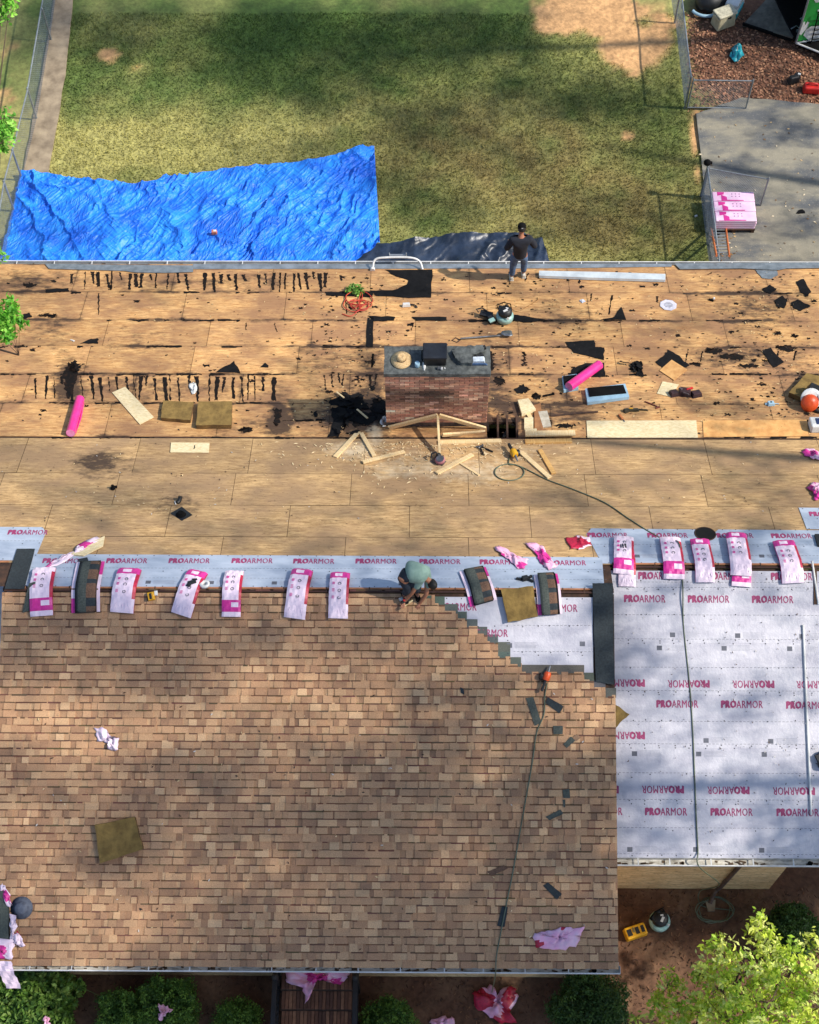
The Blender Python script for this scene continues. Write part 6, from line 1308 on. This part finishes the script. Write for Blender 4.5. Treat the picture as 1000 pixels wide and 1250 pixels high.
b = MB(); b.box((0, 0, .2), (.45, .75, .4), rz=-.45, taper=.85); b.box((-.05, -.1, .1), (.5, .6, .2), 1, rz=-.45); tag(b.build('plastic_bin', [WHITE, TURQ], None, Matrix.Translation(G.hit(895, 10)), bevel=.03), 'white and turquoise bin at the top edge of the picture', 'bin')
q = G.hit(968, 100); e = empty('tool_bag', 'black bag with a white tag left of the red petrol can', 'bag', Matrix.Translation(q)); b = MB(); b.box((0, 0, .12), (.36, .2, .22), rz=.3, taper=.7); b.box((.1, .08, .14), (.2, .2, .2), rz=.7, taper=.7); b.build('bag_body', BLACK, e, bevel=.03); b = MB(); b.box((.14, .06, .25), (.08, .06, .02), rz=-.4); b.build('tag', WHITE, e)
q = G.hit(990, 111); e = empty('petrol_can', 'red petrol can on its side at the right edge of the leaf bed', 'petrol can', Matrix.Translation(q) @ Matrix.Rotation(-.1, 4, 'Z')); b = MB(); b.box((0, 0, .12), (.5, .3, .22), taper=.85); b.build('can_body', REDM, e, bevel=.04); b = MB(); b.tube([(-.15, 0, .24), (-.1, 0, .3), (.1, 0, .3), (.15, 0, .24)], .02, 0, 8); b.build('handle', REDM, e); b = MB(); b.tube([(.2, .05, .2), (.3, .1, .34)], .03, 0, 8); b.build('spout', YEL, e)
# trailer with lowered ramp
GB_ = G.hit(970, 58); e = empty('cargo_trailer', 'green box trailer with white shapes and a dark ramp lowered onto the leaf bed', 'trailer', Matrix.Translation(GB_)); rm = M('ramp_board', (104, 98, 86), (74, 68, 60), 5)
def quadbox(pts, th, mat_, nm, par, bev=0):
    b = MB(); P = [Vector(p)-GB_ for p in pts]; n_ = (P[1]-P[0]).cross(P[2]-P[0]).normalized(); b.add(P+[p-n_*th for p in P], [(0, 1, 2, 3), (7, 6, 5, 4), (0, 4, 5, 1), (1, 5, 6, 2), (2, 6, 7, 3), (3, 7, 4, 0)]); return b.build(nm, mat_, par, None, bevel=bev)
Z_ = lambda h: Vector((0, 0, h))
R1, R2 = G.hit(906, 32), G.hit(966, 52); dr = (R2-R1).normalized(); bk = (G.hit(938, -2)-R1); bk.z = 0
rp = quadbox([R1+Z_(.06), R2+Z_(.20), R2+bk+Z_(.20), R1+bk+Z_(.06)], .05, rm, 'ramp', e)
b = MB(); b.box(((R1+R2)/2+Z_(.10)-GB_), ((R2-R1).length, .05, .09), rz=math.atan2(dr.y, dr.x)); b.build('ramp_edge', BLKR, e)
b = MB()
for f in (.25, .6): p = R2+bk*f+Z_(.30)-GB_; b.tube([p+Vector((-.25, 0, -.05)), p+Vector((-.1, .05, .03)), p+Vector((0, .02, -.05))], .02, 0, 6); b.box(p+Vector((-.05, -.1, -.03)), (.12, .08, .06))
b.build('ramp_hinge', GALV, e)
d2 = (G.hit(1030, 48)-GB_); d2.z = 0; d2.normalize(); nb_ = Vector((-d2.y, d2.x, 0)); S0 = GB_+Z_(.18); H_ = 2.1; Ln = 4.2; Wd = 2.0
grn = M('trailer_green', (34, 150, 62), (26, 130, 50), 3, .4, .05)
quadbox([S0, S0+d2*Ln, S0+d2*Ln+Z_(H_), S0+Z_(H_)], .05, grn, 'side_panel', e)
quadbox([S0+Z_(H_), S0+d2*Ln+Z_(H_), S0+d2*Ln+nb_*Wd+Z_(H_), S0+nb_*Wd+Z_(H_)], .05, WHITE, 'trailer_roof', e)
quadbox([S0+nb_*Wd, S0+nb_*Wd+Z_(H_), S0+d2*Ln+nb_*Wd+Z_(H_), S0+d2*Ln+nb_*Wd], .05, grn, 'side_panel', e)
quadbox([S0+Z_(-.02), S0+nb_*Wd+Z_(-.02), S0+d2*Ln+nb_*Wd+Z_(-.02), S0+d2*Ln+Z_(-.02)], .08, BLKR, 'trailer_floor', e)
fe = (G.hit(1030, 82)-GB_); fe.z = 0; fe.normalize()
quadbox([S0+Z_(-.04), S0+fe*2.4+Z_(-.04), S0+d2*2.6+Z_(-.04), S0+d2*.1+Z_(-.04)][::1], .05, BLKR, 'black_slab', e)  # low black slab in the wedge between green panel and white rail
b = MB(); b.tube([S0-GB_, S0+fe*2.5-GB_], .028, 0, 6); b.build('slab_rail', WHITE, e)
b = MB(); b.tube([S0-GB_, S0-GB_+Z_(H_)], .03, 0, 6); b.tube([S0-GB_+Z_(.03)-nb_*.03, S0+d2*Ln-GB_+Z_(.03)-nb_*.03], .02, 0, 6); b.build('frame_rail', GALV, e)
for k in range(2): b = MB(); b.lathe([(.16, -.09), (.30, -.09), (.32, -.05), (.32, .05), (.30, .09), (.16, .09)], Vector((0, 0, .14))+d2*(1.8+.75*k)+nb_*.1, 22, mat=Matrix.Rotation(math.atan2(d2.y, d2.x), 3, 'Z') @ Matrix.Rotation(rad(90), 3, 'X')); b.build('wheel', BLKR, e)
def dec(pts):
    L = [rayhit(x, y, S0-nb_*.012, nb_, CAM)-GB_ for x, y in pts]; b = MB(); b.add(L, [list(range(len(L)))[::-1]]); b.build('painted_emblem', WHITE, e)
dec([(981, 43), (984, 36), (990, 32), (1004, 31), (1004, 51), (992, 52), (985, 47)]); dec([(975, 40), (979, 33), (981, 27), (983, 26), (983, 31), (986, 26), (988, 27), (986, 33), (982, 38), (978, 43)]); dec([(978, 52), (981, 49), (985, 50), (984, 54), (981, 55), (982, 52)]); dec([(990, -6), (1006, -8), (1006, 2), (996, 3)]); dec([(998, 12), (1004, 10), (1004, 18), (1000, 17)])
b = MB(); a_, c_ = [rayhit(*q, S0-nb_*.07, nb_, CAM)-GB_ for q in ((990, 54), (1000, 14))]; 
for s in (0, 1): b.tube([a_+d2*.34*s, c_+d2*.34*s], .018, 0, 6)
for k in range(1, 7): p = a_.lerp(c_, k/7); b.tube([p, p+d2*.34], .014, 0, 6)
b.build('side_ladder', BLKR, e)
b = MB(); b.box((0, 0, .02), (.10, .07, .04), rz=.3, taper=.6); tag(b.build('paper_cup', WHITE, None, Matrix.Translation(G.hit(850, 264)), bevel=.01), 'white crushed cup on the grass edge beside the driveway', 'cup')
b = MB(); b.slab(jag([(-.12, -.05), (.1, -.06), (.13, .03), (0, .08)], .03, 3, 4), 0, .03); tag(b.build('rag', BLKR, None, Matrix.Translation(GD.hit(977, 259))), 'black rag on the driveway right of the pink stack', 'rag')
b = MB(); b.box((0, 0, .05), (.16, .12, .1), taper=.8); b.box((.02, .0, .1), (.08, .06, .03), 1); tag(b.build('block', [M('brick_pink', (196, 120, 96)), WHITE], None, Matrix.Translation(G.hit(263, 291)+Vector((0, 0, .22))), bevel=.01), 'small pinkish block weighing down the blue tarp', 'block')
# ------------------------------------------------------------------ hoses
hp = [DR.hit(622, 556)]+[DR.hit(622+18*math.cos(a), 577+10*math.sin(a)) for a in np.linspace(-1.6, 4.9, 16)]+[DR.hit(*p) for p in ((640, 572), (668, 586), (700, 598), (738, 614), (765, 632), (790, 648), (815, 662))]+[UR.hit(828, 668)+Vector((0, 0, .12)), UFR.hit(833, 715)+Vector((0, 0, .03))]+[UFR.hit(*p) for p in ((834, 760), (838, 800), (843, 850), (846, 900), (848, 950), (850, 1000), (852, 1038))]
hp = [p+Vector((0, 0, .02)) for p in hp]; hp += [Vector((UFR.hit(853, 1046).x, ER.y-.16, ER.z-.03)), Vector((G.hit(853, 1084).x, ER.y-.2, ER.z-1.2)), G.hit(852, 1086)+Vector((0, -.1, .3))]+[G.hit(*p)+Vector((0, 0, .03)) for p in ((853, 1100), (862, 1108))]
for k in range(34): a = k*.6; hp.append(G.hit(872+(21+3*math.sin(k))*math.cos(a), 1112+(15+2*math.cos(k*1.7))*math.sin(a))+Vector((0, 0, .03+.002*k)))
hose('air_hose', hp, .013, HOSE, 'long green air hose looping in the sawdust and coiled again on the soil')
hose('air_hose', [SH.hit(*p)+SH.n*.03 for p in ((668, 834), (665, 850), (664, 872), (655, 895), (650, 930), (642, 975), (634, 1020), (627, 1060), (619, 1100), (612, 1135), (606, 1168))]+[Vector((SH.hit(605, 1178).x, EL.y-.17, EL.z)), Vector((SH.hit(605, 1178).x, EL.y-.2, EL.z-1.6))], .012, HOSE, 'thin green air hose running down the brown shingles from the orange nail gun')
hose('air_hose', [DB.hit(615, 380)+DB.n*.3]+[DB.hit(*p)+DB.n*.02 for p in ((630, 381), (645, 374), (656, 367), (656, 364))], .008, M('tan_hose', (150, 110, 60)), 'tan whip hose curling up and right from the rooftop compressor')
r = random.Random(8); pts = [DB.hit(418, 384)+DB.n*.02, DB.hit(430, 386)+DB.n*.02]
for k in range(40): a = k*.9; rx = 10+6*math.sin(k*.7); pts.append(DB.hit(438+rx*math.cos(a)+5*math.sin(k*.31), 370+(7+3*math.cos(k*.5))*math.sin(a)+3*math.sin(k*.4))+DB.n*(.03+.004*(k % 7)))
hose('red_hose', pts, .012, REDH, 'tangled red air hose beside the leaf sprig above the chimney', n=4)
hose('garden_wire', [G.hit(*p)+Vector((0, 0, .3)) for p in ((28, 1182), (60, 1192), (92, 1205), (125, 1220), (132, 1236), (138, 1252))], .008, M('pale_green_wire', (120, 140, 80)), 'thin pale green cable trailing over the corner shrubs', 'cable')
q = DB.hit(434, 356); e = empty('leaf_sprig', 'green leafy sprig lying on the old sheathing under the red hose', 'leaf sprig', Matrix.Translation(q)); leafmesh('leaves', shell((0, 0, .08), .2, 46, .1, (1.2, .9, .35)), 6, .03, .05, [(120, 170, 70), (150, 196, 96), (90, 130, 50)], e); b = MB(); b.tube([(-.2, -.05, .02), (0, 0, .05), (.2, .08, .04)], .008, 0, 5); b.build('twig', TRUNK, e)
# small debris: splinters, granule crumbs, torn flakes
r = random.Random(77); b = MB(); DC = [(228, 206, 164), (206, 180, 134), (60, 46, 38), (40, 38, 38), (90, 66, 48), (190, 186, 180)]
def crumb(s_, x, y, s, c, k=2.4):
    p = s_.hit(x, y)+s_.n*.012; a = r.uniform(0, 3.14); u_ = (s_.ex*math.cos(a)+s_.ey*math.sin(a))*s*k; v_ = (s_.ex*-math.sin(a)+s_.ey*math.cos(a))*s; q = s_.n*r.uniform(.004, .012)
    b.add([p-u_, p-v_*.8+q, p+u_, p+v_+q], [(0, 1, 2, 3)], 0, lin(c)[:3])
for k in range(420): crumb(DR, r.gauss(520, 80), min(640, abs(r.gauss(0, 22))+540), r.uniform(.006, .018), DC[r.choice((0, 0, 1))], 3.5)
for k in range(260): crumb(DR, r.uniform(0, 1000), r.uniform(540, 640), r.uniform(.005, .014), r.choice(DC))
for k in range(1800): crumb(DB, r.choice((r.uniform(0, 1000), r.gauss(680, 90), r.gauss(440, 40), r.gauss(930, 50))), r.uniform(332, 530), r.uniform(.005, .018), r.choice(DC[1:5]))
for k in range(160): crumb(UFR.up(.02), r.uniform(755, 1000), r.uniform(705, 1040), r.uniform(.004, .012), r.choice(DC[2:]))
for k in range(140): crumb(SH.up(.02), r.uniform(5, 748), r.uniform(830, 1170), r.uniform(.006, .016), r.choice(DC))
tag(b.build('roof_debris', CHIP, colors=True), kind='stuff')
# ------------------------------------------------------------------ porch steps below the gutter
PS = [G.hit(342, 1250), G.hit(435, 1250)]; ptop = EL.y+.4; x0, x1 = PS[0].x, PS[1].x; e = empty('porch_steps', 'brown brick porch steps with black slatted railings below the front gutter', 'steps', Matrix.Translation((x0, 4, 0)))
stp = attr_mat('step_brick', 10, .25)
for k in range(7):
    b = MB(); y = ptop-.25-.36*k; h = .85-.14*k; rs4 = random.Random(k)
    if h < .1: break
    b.box(((x1-x0)/2, y-4, h/2-.03), (x1-x0-.1, .36, h-.06), 0, col=lin((70, 52, 42))[:3])
    nb = 19; 
    for i in range(nb): c = rs4.choice([(122, 84, 62), (104, 70, 52), (140, 100, 74), (92, 62, 48)]); b.box((.07+(x1-x0-.14)*(i+.5)/nb, y-4, h-.03), ((x1-x0-.14)/nb-.01, .34, .06), 0, col=lin(c)[:3])
    b.build('step', stp, e, colors=True, bevel=.0)
RAILM = M('black_railing', (30, 31, 34), (20, 21, 24), 5, .6)
for X in (-.02, x1-x0+.02):
    b = MB(); b.box((X, ptop-.6-4-.9, 1.35), (.09, 2.9, .06)); b.box((X, ptop-.6-4-.9, .55), (.07, 2.9, .05)); b.build('railing', RAILM, e)
    for k in range(3): b = MB(); b.box((X, ptop-.3-4-k*1.2, .7), (.10, .10, 1.4)); b.lathe([(.07, 0), (.07, .02), (.02, .08)], (X, ptop-.3-4-k*1.2, 1.4), 8); b.build('post', RAILM, e)
    for k in range(22): b = MB(); b.box((X, ptop-.2-4-k*.115, .95), (.03, .03, .8)); b.build('baluster', RAILM, e)
# ------------------------------------------------------------------ people
def skin_mesh(name, J, bones, mats, parent, sub=2, matfn=None):
    names = list(J); me = bpy.data.meshes.new(name); o = bpy.data.objects.new(name+'_cage', me); COL.objects.link(o)
    bmm = bmesh.new(); vs = {}; sl_ = bmm.verts.layers.skin.verify()
    for k in names: p, r_ = J[k]; v = bmm.verts.new(p); v[sl_].radius = (r_, r_) if not isinstance(r_, tuple) else r_; vs[k] = v
    for k, v in enumerate(bmm.verts): v[sl_].use_root = (k == 0)
    for a, b_ in bones: bmm.edges.new((vs[a], vs[b_]))
    bmm.to_mesh(me); bmm.free(); m1 = o.modifiers.new('skin', 'SKIN'); m1.use_smooth_shade = True; m2 = o.modifiers.new('sub', 'SUBSURF'); m2.levels = sub; m2.render_levels = sub
    bpy.context.view_layer.update(); dg = bpy.context.evaluated_depsgraph_get(); me2 = bpy.data.meshes.new_from_object(o.evaluated_get(dg)); bpy.data.objects.remove(o)
    me2.name = name; me2.materials.clear()
    for m_ in mats: me2.materials.append(m_)
    for p in me2.polygons:
        p.use_smooth = True
        p.material_index = matfn(p.center) if matfn else 0
    q = bpy.data.objects.new(name, me2); COL.objects.link(q); q.parent = parent; return q
def hand(J, B, root, wrist, d, side, pre):
    """palm and five short curled fingers off the wrist"""
    d = Vector(d).normalized(); side = Vector(side).normalized(); dn = Vector(d).cross(side).normalized(); w_ = Vector(wrist)
    J[pre+'palm'] = (w_+d*.05, .026); B.append((root, pre+'palm'))
    for i, (s, L) in enumerate(((-.03, .075), (-.01, .085), (.012, .08), (.032, .062))):
        a = w_+d*.09+side*s; J[f'{pre}f{i}a'] = (a, .011); J[f'{pre}f{i}b'] = (a+d*L*.5+dn*.012, .009); J[f'{pre}f{i}c'] = (a+d*L*.8+dn*.04, .007)
        B += [(pre+'palm', f'{pre}f{i}a'), (f'{pre}f{i}a', f'{pre}f{i}b'), (f'{pre}f{i}b', f'{pre}f{i}c')]
    J[pre+'ta'] = (w_+d*.05-side*.045, .012); J[pre+'tb'] = (w_+d*.09-side*.06, .009); B += [(pre+'palm', pre+'ta'), (pre+'ta', pre+'tb')]
def head(e, M4, hair=True, cap=None):
    """face looks along +Y of M4, origin at head centre"""
    b = MB(); V = []; nu, nv = 20, 14
    for i in range(nv+1):
        ph = math.pi*i/nv
        for j in range(nu):
            th = 2*math.pi*j/nu; x, y, z = math.sin(ph)*math.cos(th), math.sin(ph)*math.sin(th), math.cos(ph)
            jaw = 1-.24*max(0, -z)**1.5; X, Y, Z = x*.077*jaw, y*.095*(1-.1*max(0, -z)), z*.12
            if y > .8 and -.35 < z < .15: Y += .022*(1-abs(x)*2.2) if abs(x) < .4 else 0
            V.append((X, Y, Z))
    b.add(V, [(i*nu+j, (i+1)*nu+j, (i+1)*nu+(j+1) % nu, i*nu+(j+1) % nu) for i in range(nv) for j in range(nu)], 0, None, True)
    for s in (-1, 1):
        b.lathe([(.004, -.008), (.016, 0), (.018, .008), (.004, .014)], (s*.076, -.005, -.01), 10, mat=Matrix.Rotation(s*rad(90), 3, 'Y')); b.lathe([(.003, -.004), (.011, 0), (.003, .005)], (s*.028, .086, .01), 8, 1, Matrix.Rotation(rad(90), 3, 'X'))
    b.box((0, .088, -.055), (.04, .006, .008), 2)
    o = b.build('head', [SKIN, BLKR, M('lip', (150, 84, 74))], e, M4)
    if hair:
        h = MB(); V = []
        for i in range(9):
            ph = math.pi*.60*i/8
            for j in range(24):
                th = 2*math.pi*j/24; x, y, z = math.sin(ph)*math.cos(th), math.sin(ph)*math.sin(th), math.cos(ph); k = 1+random.uniform(-.03, .03)
                lim = .45 if y > .3 else -1; z = max(z, lim*.6 if y > .3 else -.6); V.append((x*.088*k, (y*.104-.006)*k, z*.128*k+.004))
        h.add(V, [(i*24+j, (i+1)*24+j, (i+1)*24+(j+1) % 24, i*24+(j+1) % 24) for i in range(8) for j in range(24)], 0, None, True); h.build('hair', HAIR, o, M4)
    if cap:
        h = MB(); h.lathe([(.092, 0), (.098, .02), (.094, .06), (.07, .10), (.02, .118), (.003, .12)], (0, 0, .02), 20); c = h.build('cap', cap, o, M4); h = MB()
        h.slab([(.075*math.cos(a), .08+.075*math.sin(a)*1.1) for a in np.linspace(0, math.pi, 9)]+[(-.06, .05), (.06, .05)], .02, .028); h.build('cap_brim', cap, c, M4); h = MB(); h.box((0, -.097, .055), (.03, .006, .018)); h.build('cap_tag', WHITE, c, M4)
# standing man, back to the camera
f = DB.hit(632, 341); e = empty('person', 'man in black cap, navy shirt and jeans standing by the rear gutter', 'person', Matrix.Translation(f) @ Matrix.Rotation(rad(4), 4, 'Z') @ Matrix.Scale(1.06, 4))
def az(x, y): return DB.z(f.x+x, f.y+y)-f.z
L_ = {'pelvis': ((0, .02, .95), .13), 'spine': ((0, .02, 1.12), .125), 'chest': ((0, .03, 1.32), .145), 'neck': ((0, .05, 1.50), .062), 'throat': ((0, .075, 1.56), .055), 'skull': ((0, .1, 1.64), .07),
 'lhip': ((-.10, .02, .90), .098), 'lknee': ((-.125, .06, .50), .064), 'lank': ((-.14, .02, .12), .042), 'ltoe': ((-.15, .14, az(-.15, .14)+.05), .038), 'rhip': ((.10, .02, .90), .098), 'rknee': ((.13, .10, .52), .064), 'rank': ((.14, .10, .14), .042), 'rtoe': ((.16, .22, az(.16, .22)+.05), .038),
 'lsh': ((-.20, .02, 1.43), .066), 'lel': ((-.33, -.03, 1.17), .047), 'lwr': ((-.22, .20, 1.10), .032), 'rsh': ((.20, .02, 1.43), .066), 'rel': ((.34, .0, 1.17), .047), 'rwr': ((.24, .24, 1.12), .032)}
B_ = [('pelvis', 'spine'), ('spine', 'chest'), ('chest', 'neck'), ('neck', 'throat'), ('throat', 'skull'), ('pelvis', 'lhip'), ('lhip', 'lknee'), ('lknee', 'lank'), ('lank', 'ltoe'), ('pelvis', 'rhip'), ('rhip', 'rknee'), ('rknee', 'rank'), ('rank', 'rtoe'), ('chest', 'lsh'), ('lsh', 'lel'), ('lel', 'lwr'), ('chest', 'rsh'), ('rsh', 'rel'), ('rel', 'rwr')]
hand(L_, B_, 'lwr', (-.22, .20, 1.10), (.3, .9, 0), (.9, -.3, 0), 'l'); hand(L_, B_, 'rwr', (.24, .24, 1.12), (-.3, .9, 0), (-.9, -.3, 0), 'r')
skin_mesh('body', L_, B_, [SKIN], e)
S_ = {'hem': ((0, .02, .86), .175), 'waist': ((0, .02, .93), .175), 'spine': ((0, .02, 1.10), .175), 'chest': ((0, .03, 1.30), .195), 'yoke': ((0, .035, 1.42), .15), 'collar': ((0, .045, 1.49), .085), 'lsh': ((-.20, .02, 1.42), .092), 'lel': ((-.31, -.02, 1.20), .078), 'lcf': ((-.325, .0, 1.15), .07), 'rsh': ((.20, .02, 1.42), .092), 'rel': ((.32, .005, 1.20), .078), 'rcf': ((.325, .03, 1.15), .07)}
skin_mesh('shirt', S_, [('hem', 'waist'), ('waist', 'spine'), ('spine', 'chest'), ('chest', 'yoke'), ('yoke', 'collar'), ('yoke', 'lsh'), ('lsh', 'lel'), ('lel', 'lcf'), ('yoke', 'rsh'), ('rsh', 'rel'), ('rel', 'rcf')], [NAVY], e)
skin_mesh('jeans', {'w': ((0, .02, 1.0), .15), 'p': ((0, .02, .93), .165), 'lh': ((-.10, .02, .84), .115), 'lk': ((-.125, .06, .50), .088), 'la': ((-.14, .025, .13), .070), 'rh': ((.10, .02, .84), .115), 'rk': ((.13, .10, .52), .088), 'ra': ((.14, .10, .15), .070)}, [('w', 'p'), ('p', 'lh'), ('lh', 'lk'), ('lk', 'la'), ('p', 'rh'), ('rh', 'rk'), ('rk', 'ra')], [DENIM], e)
for x, y in ((-.145, .06), (.15, .14)):
    b = MB(); b.box((x, y, az(x, y)+.035), (.10, .27, .07), taper=.9); b.box((x, y-.05, az(x, y)+.09), (.085, .13, .08), taper=.8); o = b.build('shoe', SHOE, e, bevel=.02)
# head / cap (matrices are in world space)
head(e, e.matrix_world @ Matrix.Translation((0.01, .12, 1.68)) @ Matrix.Rotation(rad(-22), 4, 'X'), True, BLKR)
# worker bent double over the ridge, facing down the front slope to the right
w0_ = on(DR, DR.hit(500, 715).x, RL.y+.12); e = empty('person', 'worker in a sage green shirt bent double over the ridge, nailing shingles', 'person', Matrix.Translation(w0_)); iv = e.matrix_world.inverted()
def at_(px, py, h, s_=None): 
    # point h above the roof surface whose picture position is px, py
    s2 = (s_ or SR); p = s2.hit(px, py, h); return iv @ p
hip = at_(496, 699, .76); ch_ = at_(515, 699, .70); sh_ = at_(526, 708, .60, SFL); hd = at_(527.5, 713, .50, SFL)
lk, rk = at_(499, 721, .40, SFL), at_(510, 719, .42, SFL); lf_, rf_ = at_(493, 727, .05, SFL), at_(508, 724, .05, SFL)
lh_, rh_ = at_(494, 734, .12, SFL), at_(512, 737, .06, SFL)
def mid(a, b_, k, off=(0, 0, 0)): return a.lerp(b_, k)+Vector(off)
dsp = (ch_-hip).normalized(); sd_ = Vector((dsp.y, -dsp.x, 0)).normalized()*.17
J = {'pelvis': (hip, .135), 'spine': (mid(hip, ch_, .5, (0, 0, .05)), .13), 'chest': (ch_, .14), 'neck': (mid(ch_, hd, .55), .06), 'skull': (hd, .07), 'lhip': (hip+Vector((-.06, -.08, -.06)), .10), 'lknee': (lk, .066), 'lank': (lf_+Vector((0, .02, .05)), .042), 'ltoe': (lf_+Vector((.05, -.12, .0)), .036), 'rhip': (hip+Vector((.10, -.02, -.06)), .10), 'rknee': (rk, .066), 'rank': (rf_+Vector((0, .02, .05)), .042), 'rtoe': (rf_+Vector((.05, -.12, .0)), .036),
 'rsh': (ch_+Vector((-.04, -.15, -.02)), .062), 'rel': (mid(ch_, lh_, .5, (-.02, -.1, -.04)), .045), 'rwr': (lh_, .032), 'lsh': (ch_+Vector((.10, .06, -.0)), .062), 'lel': (mid(sh_, rh_, .55, (.04, -.02, .0)), .045), 'lwr': (rh_, .032)}
B_ = [('pelvis', 'spine'), ('spine', 'chest'), ('chest', 'neck'), ('neck', 'skull'), ('pelvis', 'lhip'), ('lhip', 'lknee'), ('lknee', 'lank'), ('lank', 'ltoe'), ('pelvis', 'rhip'), ('rhip', 'rknee'), ('rknee', 'rank'), ('rank', 'rtoe'), ('chest', 'rsh'), ('rsh', 'rel'), ('rel', 'rwr'), ('chest', 'lsh'), ('lsh', 'lel'), ('lel', 'lwr')]
hand(J, B_, 'rwr', lh_, (-.3, -.8, -.3), (.9, -.3, 0), 'r'); hand(J, B_, 'lwr', rh_, (-.5, -.7, -.3), (-.8, .4, 0), 'l')
skin_mesh('body', J, B_, [SKIN], e)
skin_mesh('shirt', {'w': (hip+Vector((-.04, .01, .02)), .235), 's': (mid(hip, ch_, .5, (0, 0, .06)), .22), 'c': (ch_+Vector((0, 0, .01)), .215), 'n': (mid(ch_, hd, .45, (0, 0, .0)), .09), 'rs': (ch_+Vector((-.04, -.15, -.02)), .09), 're': (mid(ch_, lh_, .35, (0, -.1, -.03)), .075), 'ls': (ch_+Vector((.1, .05, 0)), .085), 'le': (mid(sh_, rh_, .35, (.04, 0, .0)), .07)}, [('w', 's'), ('s', 'c'), ('c', 'n'), ('c', 'rs'), ('rs', 're'), ('c', 'ls'), ('ls', 'le')], [SAGE], e)
skin_mesh('jeans', {'u': (hip+(ch_-hip)*.12, .17), 'p': (hip+Vector((-.01, -.02, -.04)), .19), 'lh': (hip+Vector((-.06, -.08, -.10)), .115), 'lk': (lk, .085), 'la': (lf_+Vector((0, .02, .06)), .062), 'rh': (hip+Vector((.10, -.04, -.10)), .115), 'rk': (rk, .085), 'ra': (rf_+Vector((0, .02, .06)), .062)}, [('u', 'p'), ('p', 'lh'), ('lh', 'lk'), ('lk', 'la'), ('p', 'rh'), ('rh', 'rk'), ('rk', 'ra')], [DKDEN], e)
for q in (lf_, rf_): b = MB(); b.box((q.x+.02, q.y-.05, q.z), (.10, .26, .08), rz=.3, taper=.9); b.build('shoe', BLKR, e, bevel=.02)
head(e, Matrix.Translation(e.matrix_world @ hd) @ Matrix.Rotation(rad(215), 4, 'Z') @ Matrix.Rotation(rad(-62), 4, 'X'), True)
